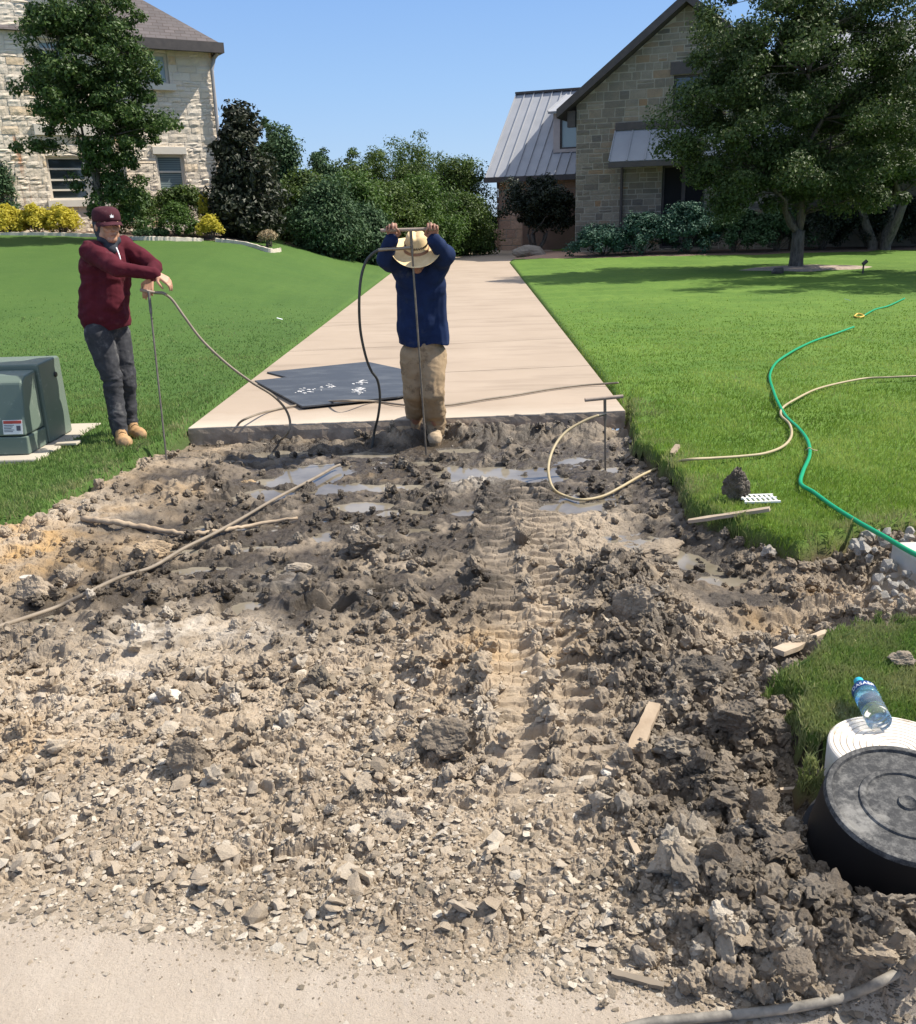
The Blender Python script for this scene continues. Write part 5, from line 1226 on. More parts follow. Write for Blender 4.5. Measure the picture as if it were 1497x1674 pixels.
tub = thing('rubber_tub', (tc.x, tc.y, -.12), 'black rubber tub turned upside down with a dusty ringed bottom, lower right', 'tub')
tm = MB(); tm.lathe([(0, -.006), (.006, -.006), (.018, -.003), (.022, .002), (.028, -.004), (.105, -.006), (.110, .002), (.118, .006), (.126, .002), (.131, -.005), (.172, -.005), (.180, .004), (.190, .007), (.198, .002), (.204, -.010), (.210, -.05), (.218, -.12), (.226, -.20), (.228, -.215), (.244, -.217), (.246, -.228), (.230, -.232), (.230, -.245), (.252, -.248), (.254, -.262), (.240, -.268)], tc, 96, MT)
pf = tm = None; full = [(0, -.006), (.006, -.006), (.018, -.003), (.022, .001), (.026, -.005), (.100, -.006), (.103, .0), (.110, .002), (.117, .0), (.120, -.005), (.184, -.005), (.187, .003), (.193, .005), (.200, .004), (.204, -.002), (.206, -.008)]
tm = MB(); tm.lathe(full, tc, 96, MT); tm.build('tub_bottom', DUSTY, tub, smooth=True, auto=35)
tm = MB(); tm.lathe([(.206, -.008), (.212, -.05), (.220, -.12), (.226, -.165), (.227, -.178), (.240, -.180), (.242, -.190), (.228, -.193), (.229, -.204), (.246, -.206), (.248, -.218), (.236, -.224)], tc, 96, MT); tm.build('tub_wall', BLK, tub, smooth=True, auto=35)
# ---------------- pale grooved block
GR = mat('grooved_concrete', (.7, .66, .58), .9); gt = NT(GR)
gt.col(gt.mix(gt.ramp(gt.noise(14, 6, .8), [(.52, 0), (.68, .75)]), (.66, .61, .54), (.34, .26, .17))); gt.bump(gt.noise(70, 5, .7), .4, .003)
v = ray(1468, 1224); t_ = (.05 - CAMZ) / v[2]; gc_ = Vector((v[0] * t_, v[1] * t_, .05)); gb = thing('grooved_block', (gc_.x, gc_.y, -.15), 'pale round concrete block with curved grooves on top, behind the black tub', 'block')
gm = MB(); prof = [(0, 0), (.02, 0)]
for i in range(9): r_ = .032 + i * .0185; prof += [(r_, 0), (r_ + .001, -.004), (r_ + .0032, -.004), (r_ + .0042, 0)]
prof += [(.192, 0), (.197, -.004), (.199, -.012), (.197, -.20)]
gm.lathe(prof, gc_, 64); gm.build('block_body', GR, gb, smooth=False)
# ---------------- water bottle
PLA = mat('clear_plastic', (.93, .97, 1.0), .08, spec=.6); PLA.node_tree.nodes['Principled BSDF'].inputs['Transmission Weight'].default_value = .92; PLA.node_tree.nodes['Principled BSDF'].inputs['IOR'].default_value = 1.2
BLU = mat('blue_label', (.008, .05, .20), .35); CYA = mat('cyan_label', (.02, .30, .55), .3); CAP = mat('teal_cap', (.03, .42, .55), .4); WHT = mat('white_print', (.85, .87, .88), .5)
v = ray(1438, 1180); t_ = (.085 - CAMZ) / v[2]; B0 = Vector((v[0] * t_, v[1] * t_, .085)); v = Vector(ray(1403, 1113)); LB = .235
best = None
for i in range(400):
    t_ = 2.0 + i * .006; q = Vector((0, 0, CAMZ)) + v * t_; e = abs((q - B0).length - LB) + (5 if q.y < B0.y else 0)
    if best is None or e < best[0]: best = (e, q)
ax = (best[1] - B0).normalized(); zq = Vector((0, 0, 1)).rotation_difference(ax).to_matrix()
bo = thing('water_bottle', B0, 'clear plastic water bottle with dark blue label tilted on the grass by the grooved block', 'bottle')
bm1 = MB(); bp = [(0, .004), (.02, .002), (.034, 0), (.038, .006), (.0385, .03), (.0365, .035), (.0385, .04), (.0385, .055), (.0365, .06), (.0385, .065), (.0385, .085), (.035, .098), (.038, .11), (.038, .165), (.034, .182), (.024, .200), (.0145, .212), (.0135, .222)]
bm1.lathe(bp, B0, 40, zq); bm1.build('bottle_body', PLA, bo, smooth=True)
l1 = MB(); l1.lathe([(.0388, .150), (.0388, .175), (.0352, .1845)], B0, 40, zq); l1.build('label', BLU, bo, smooth=True)
l2 = MB(); l2.lathe([(.0387, .118), (.0387, .1495)], B0, 40, zq); CT = mat('clear_cyan', (.30, .72, .95), .12); CT.node_tree.nodes['Principled BSDF'].inputs['Transmission Weight'].default_value = .85; l2.build('label_film', CT, bo, smooth=True)
c1 = MB(); c1.lathe([(.0155, .218), (.0158, .222), (.0158, .236), (.014, .239), (0, .239)], B0, 24, zq); c1.build('cap', CAP, bo, smooth=True, auto=40)
# text wrapped on the band
def text_mesh(s, size):
    cu = bpy.data.curves.new('txt', 'FONT'); cu.body = s; cu.size = size; cu.align_x = 'CENTER'; cu.align_y = 'CENTER'; cu.resolution_u = 2
    o = bpy.data.objects.new('txt', cu); C.objects.link(o); dg = bpy.context.evaluated_depsgraph_get(); me = bpy.data.meshes.new_from_object(o.evaluated_get(dg)); bpy.data.objects.remove(o); bpy.data.curves.remove(cu)
    co = np.array([v.co[:] for v in me.vertices]); f = [tuple(p.vertices) for p in me.polygons]; bpy.data.meshes.remove(me); return co, f
tco, tf_ = text_mesh('DASANI', .022); zi = zq.inverted(); cl_ = (zi @ (Vector((0, 0, CAMZ)) - B0)); a0_ = math.atan2(cl_.y, cl_.x) + .15
tv = []
for p in tco: an = a0_ + p[0] / .0385; rr_ = .0396; tv.append(B0 + zq @ Vector((rr_ * math.cos(an), rr_ * math.sin(an), .162 + p[1])))
tx = MB(); tx.add(tv, tf_); tx.build('label_text', WHT, bo)
# ---------------- rubber sheet on the slab
RUB = mat('rubber_sheet', (.03, .034, .042), .55, spec=.4); rt_ = NT(RUB); rt_.col(rt_.mix(rt_.ramp(rt_.noise(3, 6, .7, vec=rt_.mapping((.6, 1.6, 1))), [(.48, 0), (.75, .55)]), (.050, .056, .066), (.16, .17, .18))); rt_.bump(rt_.noise(60, 4), .15, .002)
def sheet(name, pts, z0, z1, label):
    mb = MB(); mb.prism([tuple(G(a, b, z1)[:2]) for a, b in pts], z0, z1); o = mb.build(name, RUB, bevel=.002); return tag(o, label, 'rubber sheet', 'dark rubber sheets on the driveway')
sheet('rubber_sheet', [(436, 608), (600, 591), (727, 618), (610, 640), (560, 640)], .002, .018, 'lower dark rubber sheet whose corner sticks out at the left of the stack')
up = sheet('rubber_sheet', [(416, 622), (560, 607), (700, 622), (724, 632), (650, 648), (494, 664)], .0205, .037, 'upper dark rubber sheet with white muddy footprints on the driveway')
WM = noisy('dried_mud_white', (.62, .60, .57), (.8, .78, .75), 30, .9, .4, .002)
frn = random.Random(5)
for (px, py, w_, h_, a_) in ((500, 640, 22, 5, -.28), (537, 632, 12, 5, -.1), (593, 625, 13, 4, .15), (584, 641, 12, 4, .05), (588, 636, 9, 3, .0)):
    fm = MB()
    for k in range(16):
        u, vv = frn.gauss(0, .45), frn.gauss(0, .45); c = G(px + u * w_ + 0, py + vv * h_ + a_ * u * w_ * .6, .0375); r1, r2 = frn.uniform(.008, .022), frn.uniform(.006, .014); n = 7; an0 = frn.random() * 6
        pts = [(c.x + math.cos(an0 + j * 2 * PI / n) * r1 * frn.uniform(.6, 1.1), c.y + math.sin(an0 + j * 2 * PI / n) * r2 * frn.uniform(.6, 1.1)) for j in range(n)]
        fm.prism(pts, .0375, .0385 + .0005 * k)
    fo = fm.build('muddy_footprint', WM); fo.parent = up
ws = MB(); g0, g1 = G(497, 667, .01), G(600, 652, .01); ws.tube([g0 + Vector((0, .02, .008)), g1 + Vector((0, .03, .008))], .009, 6)
# ---------------- hoses
HM_ = noisy('grey_brown_hose', (.16, .13, .095), (.26, .21, .155), 9, .65, .15, .002); HD = noisy('dark_hose', (.03, .032, .03), (.055, .055, .05), 9, .5, .1, .002)
HY = noisy('tan_hose', (.34, .27, .15), (.42, .34, .20), 7, .6, .1, .002); HG = mat('green_hose', (.0, .30, .13), .38); HF = noisy('dusty_hose', (.11, .10, .085), (.30, .27, .225), 30, .7, .3, .002)
def ground(px, py, r):
    g = G(px, py, 0.0)
    s = lawn_sd(np.array([g.x]), np.array([g.y]))[0]; dd = sdpoly(np.array([g.x]), np.array([g.y]), DRIVE)[0]
    if dd > .0: h_ = 0.002
    elif s > .02: h_ = zg(g.x, g.y) + .012
    else:
        h_ = -.1
        for k in range(3): g = G(px, py, h_ + r); h_ = hm(g.x, g.y)
        h_ = max(h_, WATER_Z)
    return G(px, py, h_ + r)
def onheap(px, py, k=.045):
    z = 0
    for i in range(4): g = G(px, py, z); z = max(hm(g.x, g.y), hm(g.x - .03, g.y), hm(g.x, g.y - .03), hm(g.x, g.y + .03)) + k
    return (px, py, 0, z)
def hose(name, pts, r, m, label, cat='hose', n=10, lift=0, extra=None):
    q = []
    for p in pts:
        if len(p) == 4: q.append(G(p[0], p[1], p[3]))
        elif len(p) == 2: q.append(ground(p[0], p[1], r) + Vector((0, 0, lift)))
        else: q.append(P(*p))
    s = spline(q, n)
    mb = MB(); mb.tube(s, r, 12)
    o = mb.build(name, m, smooth=True); return tag(o, label, cat), s
hose('hose', [(-60, 1056), (0, 1034), (50, 1017), (100, 999), (150, 975), (200, 951), (250, 935), (300, 905), (350, 880), (400, 852), (440, 828), (480, 806), (520, 785), (546, 770), (556, 766)], .0100, HM_, 'thick muddy hose running from the left border to the puddle', lift=.028)
hose('hose', [(1000, 1690), (1060, 1674), (1130, 1667), (1200, 1661), (1270, 1653), (1335, 1642), onheap(1390, 1626), onheap(1440, 1604, .09), onheap(1480, 1582, .10), onheap(1520, 1556, .10), onheap(1570, 1526, .10)], .0105, HF, 'dusty grey hose crossing the lower right corner on the road', lift=.004)
go_, gs = hose('hose', [(1620, 960, 0, .04), (1540, 925, 0, .045), (1490, 903, 0, .045), (1450, 880, 0, .04), (1400, 853), (1360, 828), (1330, 806), (1309, 792), (1312, 772), (1323, 745), (1320, 722), (1306, 702), (1285, 682), (1272, 660), (1264, 640), (1258, 615), (1268, 594), (1290, 578), (1312, 566), (1335, 556), (1365, 546), (1395, 535)], .0125, HG, 'bright green garden hose snaking across the right lawn', lift=.004)
hose('hose', [(1412, 516), (1430, 506), (1452, 500), (1478, 488)], .0125, HG, 'far end of the green hose half sunk in the grass', lift=0)
cp = MB(); sp = spline([ground(1396, 517, .01), ground(1402, 513, .02), ground(1412, 516, .01), ground(1404, 519, .01), ground(1396, 517, .01)], 6); cp.tube(sp, .012, 6); tag(cp.build('hose_coil', mat('yellow_rope', (.65, .42, .06), .6), smooth=True), 'small yellow loop at the far end of the green hose', 'coil')
zt_ = MB(); a = ground(1322, 739, .015); zt_.tube([a + Vector((-.025, 0, .012)), a + Vector((0, 0, .03)), a + Vector((.03, 0, .012)), a + Vector((.06, .01, .006))], .004, 6); tag(zt_.build('wire_clip', HY, smooth=True), 'thin tan wire twisted round the bend of the green hose', 'wire')
# ---------------- probes
STL = noisy('muddy_steel', (.11, .095, .08), (.22, .19, .155), 20, .5, .15, .002, metal=.4); RUST = noisy('rusty_pipe', (.24, .18, .14), (.36, .29, .23), 14, .7, .2, .002)
COUP = mat('brass_coupling', (.25, .22, .17), .35, metal=.7)
def probe(loc, h0, h1, top_, bot, label, hr=.0135, rr=.007, cpl=None):
    t = thing('soil_probe', loc, label, 'probe')
    m = MB(); m.tube([h0, h0.lerp(h1, .5), h1], hr, 12); m.build('handle', RUST, t, smooth=True, auto=50)
    m = MB(); d = (bot - top_).normalized(); m.tube([top_, top_ + d * .16], rr * 1.5, 10); m.tube([top_ + d * .16, bot], rr, 10) ; m.build('rod', STL, t, smooth=True, auto=50)
    if cpl: m = MB(); m.tube(cpl, .012, 10); m.build('coupling', COUP, t, smooth=True, auto=50)
    return t
# right probe, left standing in the mud
br = ground(990, 764, 0); Yp = br.y
h0, h1 = P(956, 654, Yp - .02), P(1018, 648, Yp + .02); tp_ = P(988.5, 651, Yp)
probe(br, h0, h1, tp_, br + Vector((0, 0, -.1)), 'rusty T-handled probe left standing in the mud at the right', cpl=[P(990, 676, Yp), P(976, 680, Yp - .02)])
hose('hose', [(978, 679, Yp - .02), (955, 688, Yp - .05), (925, 706, Yp - .12), (905, 732, Yp - .25), (896, 765, Yp - .45), (903, 797, Yp - .65), (922, 813), (950, 820), (985, 814), (1015, 799), (1050, 779), (1085, 764), (1120, 755), (1165, 752), (1210, 749), (1250, 744), (1280, 732), (1293, 715), (1290, 696), (1276, 681), (1280, 668), (1300, 655), (1330, 640), (1365, 630), (1412, 621), (1450, 619), (1497, 617), (1600, 614)], .0095, HY, 'thin tan hose from the right probe curving over the lawn edge and green hose', lift=.012)
# ---------------- boards, stakes, branch
WD = noisy('weathered_wood', (.30, .23, .16), (.46, .37, .27), 5, .85, .5, .006, sc2=40); WDP = noisy('pale_wood', (.30, .22, .145), (.42, .33, .23), 5, .85, .5, .006, sc2=40)
def plank(px0, py0, px1, py1, w_, th, label, name='plank', m=WD, z0=.02, z1=.02, roll=0, cat='plank', taper=1):
    a, b = ground(px0, py0, z0), ground(px1, py1, z1); d = (b - a); L = d.length; d.normalize(); s = d.cross(Vector((0, 0, 1))).normalized(); u = s.cross(d)
    s2 = s * math.cos(roll) + u * math.sin(roll); u2 = u * math.cos(roll) - s * math.sin(roll); mb = MB(); n = 8; vs = []; rp_ = random.Random(int(px0))
    for i in range(n + 1):
        t = i / n; c = a + d * L * t; ww = w_ / 2 * (1 + (taper - 1) * t) * rp_.uniform(.8, 1.1) * (.8 if i in (0, n) else 1)
        vs += [c - s2 * ww - u2 * th / 2, c + s2 * ww - u2 * th / 2, c + s2 * ww + u2 * th / 2, c - s2 * ww + u2 * th / 2]
    fs = [(0, 3, 2, 1), (4 * n, 4 * n + 1, 4 * n + 2, 4 * n + 3)] + [(i * 4 + k, i * 4 + (k + 1) % 4, (i + 1) * 4 + (k + 1) % 4, (i + 1) * 4 + k) for i in range(n) for k in range(4)]
    mb.add(vs, fs); return tag(mb.build(name, m), label, cat)
plank(1125, 852, 1258, 832, .045, .018, 'narrow plank lying on the clods below the white grate', z0=.09, z1=.05)
plank(1272, 1066, 1356, 1032, .07, .02, 'splintered grey plank pointing from the dug soil to the grass island', z0=.06, z1=.03, taper=.3)
plank(1036, 1228, 1070, 1152, .05, .018, 'broad pale plank stuck upright-leaning in the heap', m=WDP, z0=.03, z1=.06)
plank(1000, 1262, 1050, 1212, .06, .016, 'short muddy board leading to the pale broken lump', z0=.02, z1=.02)
plank(1098, 742, 1108, 728, .035, .02, 'short wooden stake stub at the lawn edge', z0=.01, z1=.05, m=WDP, name='stake', cat='stake')
plank(1000, 1590, 1085, 1612, .018, .010, 'thin dark stick at the rim of the road', z0=.01, z1=.01, m=HM_)
plank(1030, 1370, 1062, 1435, .018, .01, 'thin grey stick on the rubble left of the heap', z0=.02, z1=.015, name='stick', cat='stick')
plank(1275, 1292, 1335, 1288, .014, .012, 'small twig pointing at the black tub', z0=.04, z1=.03, name='stick', cat='stick')
plank(820, 890, 860, 884, .012, .008, 'thin pale splinter beside the wheel track', z0=.03, z1=.03, name='stick', cat='stick', m=WDP) if False else None
def branch(pts, rs_, label, m):
    q = [ground(a, b, .02) for a, b in pts]; s = spline(q, 8); n = len(s); rj = random.Random(9); s = [p + Vector((0, rj.uniform(-.006, .006), rj.uniform(-.004, .006))) for p in s]; rr = [rs_[0] + (rs_[-1] - rs_[0]) * i / (n - 1) for i in range(n)]; rnd_ = random.Random(3); rr = [r_ * rnd_.uniform(.85, 1.15) for r_ in rr]
    mb = MB(); mb.tube(s, rr, 9); return tag(mb.build('branch', m, smooth=True), label, 'branch')
branch([(135, 848), (180, 853), (230, 861), (290, 871), (330, 872), (370, 866), (420, 857), (486, 847)], [.020, .009], 'long pale bare branch lying across the upper left mud under the hose', WDP)
# ---------------- drain grate
gr = ground(1240, 818, .01); gt_ = thing('drain_grate', gr, 'white plastic drain grate sunk in the lawn beside the dark clod', 'grate')
gm_ = MB(); 
for i in range(7): gm_.box((gr.x - .085 + i * .028, gr.y, gr.z + .012), (.012, .12, .008))
gm_.box((gr.x, gr.y - .065, gr.z + .011), (.20, .014, .010)); gm_.box((gr.x, gr.y + .065, gr.z + .011), (.20, .014, .010)); gm_.box((gr.x, gr.y, gr.z + .0135), (.20, .010, .010))
gm_.build('grate_bars', mat('white_plastic', (.75, .74, .70), .5), gt_)
# white kerb block at the right border
ka = G(1474, 905, .0); kb = MB(); kb.prism([(ka.x + .03, ka.y - .20), (ka.x + .5, ka.y - .20), (ka.x + .5, ka.y + .12), (ka.x + .0, ka.y + .12)], -.22, .02)
tag(kb.build('kerb_block', noisy('white_kerb', (.44, .42, .38), (.56, .53, .48), 8, .8, .2, .003), bevel=.02), 'white concrete kerb end at the right border under the green hose', 'kerb')
# bed edging, mulch, boulder
EDG = noisy('edging_stone', (.45, .40, .32), (.62, .56, .47), 12, .9, .5, .02)
def edging(pts, label, hgt=.12, wd=.16):
    q = []
    for px, py, Y in pts: p = P(px, py, Y); q.append(Vector((p.x, Y, zg(p.x, Y) + .03)))
    s = spline(q, 14); mb = MB(); vs = []; rn = random.Random(int(pts[0][0]))
    for p in s:
        a = rn.uniform(.85, 1.1); vs += [p + Vector((0, -wd * .5 * a, -.1)), p + Vector((0, -wd * .4 * a, hgt * a)), p + Vector((0, wd * .5, hgt * a)), p + Vector((0, wd * .5, -.1))]
    mb.add(vs, [(i * 4 + k, i * 4 + k + 1, (i + 1) * 4 + k + 1, (i + 1) * 4 + k) for i in range(len(s) - 1) for k in range(3)])
    return tag(mb.build('bed_edging', EDG), label, 'edging')
edging([(-40, 377, 25.9), (60, 378, 25.9), (150, 381, 25.9), (200, 384, 25.6)], 'pale stone edging along the yellow hedge row', .05, .2)
edging([(205, 390, 25.0), (245, 389, 25.0), (285, 384, 25.2), (330, 383, 25.6)], 'pale stone edging round the low shrubs below the right window', .06, .2)
edging([(352, 384, 25.8), (400, 388, 25.6), (440, 394, 25.2), (457, 389, 25.8)], 'pale stone edging round the magnolia', .06, .2)
MUL = noisy('mulch', (.10, .065, .045), (.19, .13, .095), 14, .95, .9, .04); LMU = noisy('wood_chip_mulch', (.30, .23, .18), (.50, .40, .32), 18, .95, .9, .03); RED = noisy('red_gravel', (.36, .21, .14), (.48, .30, .21), 10, .95, .6, .02)
def patch(name, pts, m, dz=.03, kind='structure'):
    """pts world x,y outline; draped on the lawn"""
    cx_ = sum(p[0] for p in pts) / len(pts); cy_ = sum(p[1] for p in pts) / len(pts); mb = MB(); vs = []; K = 7; n = len(pts)
    for k in range(K + 1):
        f_ = k / K
        for (x, y) in pts:
            X = cx_ + (x - cx_) * f_; Y = cy_ + (y - cy_) * f_; vs.append((X, Y, zg(X, Y) + dz * (1 - f_ ** 4) + (.002 if k < K else -.02)))
    mb.add(vs, [(k * n + i, k * n + (i + 1) % n, (k + 1) * n + (i + 1) % n, (k + 1) * n + i) for k in range(K) for i in range(n)])
    o = mb.build(name, m); o['kind'] = kind; return o
rn = random.Random(4)
patch('mulch_ring', [(ob.x + .35 + math.cos(a * .3927) * 1.75 * rn.uniform(.85, 1.1), ob.y + math.sin(a * .3927) * 1.2 * rn.uniform(.85, 1.1)) for a in range(16)], LMU, .04)
patch('mulch_bed', [(2.9, 33.4), (4.0, 32.4), (7, 31.6), (10.5, 31.2), (14, 31.0), (24, 30.5), (24, 37), (6, 37), (3.2, 36)], MUL, .05)
patch('red_gravel', [(1.95, 35.2), (2.6, 33.2), (3.6, 32.6), (5.3, 32.6), (5.3, 38.5), (3, 42), (2.2, 38)], RED, .04)
patch('left_bed', [(-26, 26.2), (-14, 26.2), (-9.5, 25.6), (-7, 25.9), (-5.4, 25.7), (-5.0, 26.6), (-5.4, 30), (-12, 34), (-26, 34)], MUL, .05)
# belt floor
patch('belt_floor', [(-7, 28.5), (-4.8, 28.5), (-2.7, 31), (-1.9, 36), (-2.2, 44), (1, 46), (3, 50), (-3, 56), (-14, 56), (-14, 34)], MUL, .06)
bq = G(866, 421, .0); co_, f_ = clod_variant(77, 4, .22, (1.25, .7, .55)); bl = npmesh('boulder', co_ * .5 + np.array([bq.x, bq.y, .18]), f_, mats=noisy('boulder_stone', (.20, .165, .13), (.34, .29, .24), 3, .9, .6, .05)); tag(bl, 'big grey brown boulder at the bend of the driveway', 'boulder')
sk = P(1411, 436, 21.8); sm = MB(); sm.tube([Vector((sk.x, 21.8, 0)), Vector((sk.x, 21.8, .28))], .02, 8); lt_ = thing('path_light', (sk.x, 21.8, 0), 'small black path light at the right end of the mulch ring', 'lamp'); sm.build('post', FASC, lt_); sm = MB(); sm.tube([Vector((sk.x - .02, 21.8, .26)), Vector((sk.x + .07, 21.8, .34))], .045, 8); sm.build('lamp_head', FASC, lt_)
rq = P(1272, 441, 22.6); co_, f_ = clod_variant(78, 3, .3, (1.2, .8, .8)); tag(npmesh('stone', co_ * .13 + np.array([rq.x, 22.6, .1]), f_, mats=FASC), 'small dark stone at the left foot of the oak', 'stone')
# white bits lying in the grass
for i, (px, py, lab_) in enumerate(((1385, 490, 'white scrap lying on the lawn below the oak'), (457, 521, 'tiny pale leaf on the left lawn'))):
    g = ground(px, py, .03); q = MB(); q.box(g, (.09, .05, .006), Matrix.Rotation(.3, 3, 'Y')); tag(q.build('litter_scrap', WHT), lab_, 'scrap')
# ============================================================ PEOPLE
def cap_mesh(mb, a, ra, b, rb, n=14, sc=None):
    a, b = Vector(a), Vector(b); d = (b - a); L = d.length
    if L < 1e-6: d = Vector((0, 0, 1)); L = 1e-6
    d = d.normalized(); q = Vector((0, 0, 1)).rotation_difference(d).to_matrix(); prof = []
    for i in range(5): t = -PI / 2 + i * PI / 8; prof.append((max(0.0, ra * math.cos(t)), ra * math.sin(t)))
    for i in range(5): t = i * PI / 8; prof.append((max(0.0, rb * math.cos(t)), L + rb * math.sin(t)))
    prof[0] = (0, -ra); prof[-1] = (0, L + rb); mb.lathe(prof, a, n, q)
def ell(mb, c, r, M=None, n=20):
    prof = [(math.cos(-PI / 2 + i * PI / 12), math.sin(-PI / 2 + i * PI / 12)) for i in range(13)]; prof[0] = (0, -1); prof[-1] = (0, 1)
    S = Matrix.Diagonal((r[0], r[1], r[2])); mb.lathe(prof, c, n, (M @ S) if M is not None else S)
def fuse(name, mb, voxel, m, parent, smooth=4, disp=None, attrs=None):
    co, fc = mb.arrays(); o = npmesh('tmp', co, fc)
    r = o.modifiers.new('r', 'REMESH'); r.mode = 'VOXEL'; r.voxel_size = voxel; r.use_smooth_shade = True
    if smooth: s = o.modifiers.new('s', 'SMOOTH'); s.factor = .5; s.iterations = smooth
    dg = bpy.context.evaluated_depsgraph_get(); me = bpy.data.meshes.new_from_object(o.evaluated_get(dg)); bpy.data.objects.remove(o)
    n = len(me.vertices); c = np.empty(n * 3, np.float32); me.vertices.foreach_get('co', c); c = c.reshape(-1, 3).astype(float)
    if disp is not None:
        nn = np.empty(n * 3, np.float32); me.vertices.foreach_get('normal', nn); c = c + nn.reshape(-1, 3) * disp(c)[:, None]
    c2 = c - np.array(parent.location); me.vertices.foreach_set('co', c2.astype(np.float32).ravel())
    me.materials.clear(); me.materials.append(m)
    if attrs:
        for k, fn in attrs.items(): at = me.attributes.new(k, 'FLOAT', 'POINT'); at.data.foreach_set('value', fn(c).astype(np.float32))
    me.polygons.foreach_set('use_smooth', np.ones(len(me.polygons), bool)); me.update(); me.name = name
    o = bpy.data.objects.new(name, me); C.objects.link(o); o.parent = parent; return o
def hand(mb, wrist, d, back, thumb, curl, s=1.0, tc=.5):
    """wrist point; d: towards the knuckles; back: out of the back of the hand; thumb: side of the thumb"""
    w = Vector(wrist); d = Vector(d).normalized(); bk = Vector(back); bk = (bk - d * bk.dot(d)).normalized(); sd = d.cross(bk).normalized()
    if sd.dot(Vector(thumb)) < 0: sd = -sd
    K = []
    for i, (off, ln) in enumerate(((.030, .090), (.010, .094), (-.011, .088), (-.030, .080))):
        k = w + d * ln * s + sd * off * s; K.append(k); cap_mesh(mb, w + d * .015 * s + sd * off * .55 * s, .014 * s, k, .0115 * s, 10)
    for i, (k, L) in enumerate(zip(K, (.072, .080, .074, .058))):
        p = k; ang = 0; sp = sd * (.06 * (1.5 - i)); seg = (.46, .30, .24); r = .0098 * s * (.9 if i == 3 else 1)
        for j in range(3):
            ang += curl[j] * (1 + .08 * (i - 1)); dr = (d * math.cos(ang) - bk * math.sin(ang) + sp * .4).normalized(); q = p + dr * L * seg[j] * s
            cap_mesh(mb, p, r, q, r * .9, 10); p = q; r *= .9
    a = w + d * .018 * s + sd * .022 * s; b = a + (sd * .75 + d * .55 - bk * .35).normalized() * .042 * s; c = b + (sd * (.45 - tc) + d * .8 - bk * tc).normalized() * .032 * s; e = c + (d * .7 - bk * tc * 1.3 - sd * .2 * tc).normalized() * .026 * s
    cap_mesh(mb, a, .015 * s, b, .0115 * s, 10); cap_mesh(mb, b, .0115 * s, c, .010 * s, 10); cap_mesh(mb, c, .010 * s, e, .0085 * s, 10)
def head(mb, c, f, up, s=1.0):
    """continuous head with face; f: where the face looks"""
    f = Vector(f).normalized(); up = Vector(up); up = (up - f * up.dot(f)).normalized(); r = f.cross(up).normalized(); M = Matrix((r, f, up)).transposed(); c = Vector(c)
    def q(x, y, z): return c + M @ Vector((x, y, z)) * s
    ell(mb, q(0, -.012, .03), (.075 * s, .094 * s, .088 * s), M); ell(mb, q(0, .012, -.035), (.062 * s, .078 * s, .075 * s), M)
    ell(mb, q(0, .055, -.085), (.036 * s, .032 * s, .028 * s), M); cap_mesh(mb, q(-.045, .01, -.06), .025 * s, q(0, .055, -.083), .024 * s); cap_mesh(mb, q(.045, .01, -.06), .025 * s, q(0, .055, -.083), .024 * s)
    cap_mesh(mb, q(0, .078, .012), .009 * s, q(0, .102, -.022), .013 * s); cap_mesh(mb, q(-.012, .092, -.026), .008 * s, q(.012, .092, -.026), .008 * s)
    cap_mesh(mb, q(-.04, .072, .024), .012 * s, q(-.008, .08, .02), .010 * s); cap_mesh(mb, q(.04, .072, .024), .012 * s, q(.008, .08, .02), .010 * s)
    cap_mesh(mb, q(-.042, .062, -.015), .018 * s, q(-.03, .07, -.03), .016 * s); cap_mesh(mb, q(.042, .062, -.015), .018 * s, q(.03, .07, -.03), .016 * s)
    cap_mesh(mb, q(-.018, .085, -.052), .0065 * s, q(.018, .085, -.052), .0065 * s); cap_mesh(mb, q(-.016, .083, -.062), .007 * s, q(.016, .083, -.062), .007 * s)
    for sx in (-1, 1): ell(mb, q(sx * .077, -.012, -.01), (.010 * s, .018 * s, .030 * s), M)
    return q, M
def skinmat(name, c): 
    m = mat(name, c, .55); m.node_tree.nodes['Principled BSDF'].inputs['Subsurface Weight'].default_value = .08; m.node_tree.nodes['Principled BSDF'].inputs['Subsurface Radius'].default_value = (.01, .004, .002)
    t = NT(m); t.col(t.ramp(t.noise(22, 4), [(.35, c), (.65, tuple(v * .82 for v in c))])); return m
SK1 = skinmat('skin', (.50, .27, .17)); SK2 = skinmat('skin_tanned', (.34, .17, .11))
def cloth(name, c1, c2, sc=12, c3=None, th=.6, amt=.7, rough=.9):
    m = mat(name, c1, rough, spec=.2); t = NT(m); c = t.ramp(t.noise(sc, 5, .7), [(.3, c1), (.7, c2)])
    if c3: c = t.mix(t.ramp(t.noise(7, 6, .75), [(th, 0), (th + .1, amt)]), c, c3)
    t.col(c); t.bump(t.noise(260, 3), .25, .001); return m
MAR = cloth('maroon_shirt', (.060, .007, .014), (.095, .013, .022), 9, (.13, .045, .05), .58, .6); JEA = cloth('charcoal_denim', (.030, .031, .036), (.062, .063, .068), 14, (.15, .145, .14), .54, .65)
TAN = cloth('tan_boot', (.36, .21, .095), (.46, .29, .15), 10, (.20, .14, .09), .5, .8); NAV = cloth('navy_shirt', (.008, .016, .050), (.014, .030, .09), 6, (.05, .06, .09), .6, .6)
KHA = cloth('khaki_trousers', (.28, .195, .115), (.37, .27, .165), 8, (.14, .10, .065), .54, .75); STR = cloth('straw', (.66, .48, .25), (.80, .62, .36), 30); BAL = cloth('dark_hood', (.035, .04, .05), (.06, .065, .075), 10)
MBT = cloth('muddy_boot', (.34, .26, .17), (.46, .36, .25), 9, (.20, .16, .11), .5, .8)
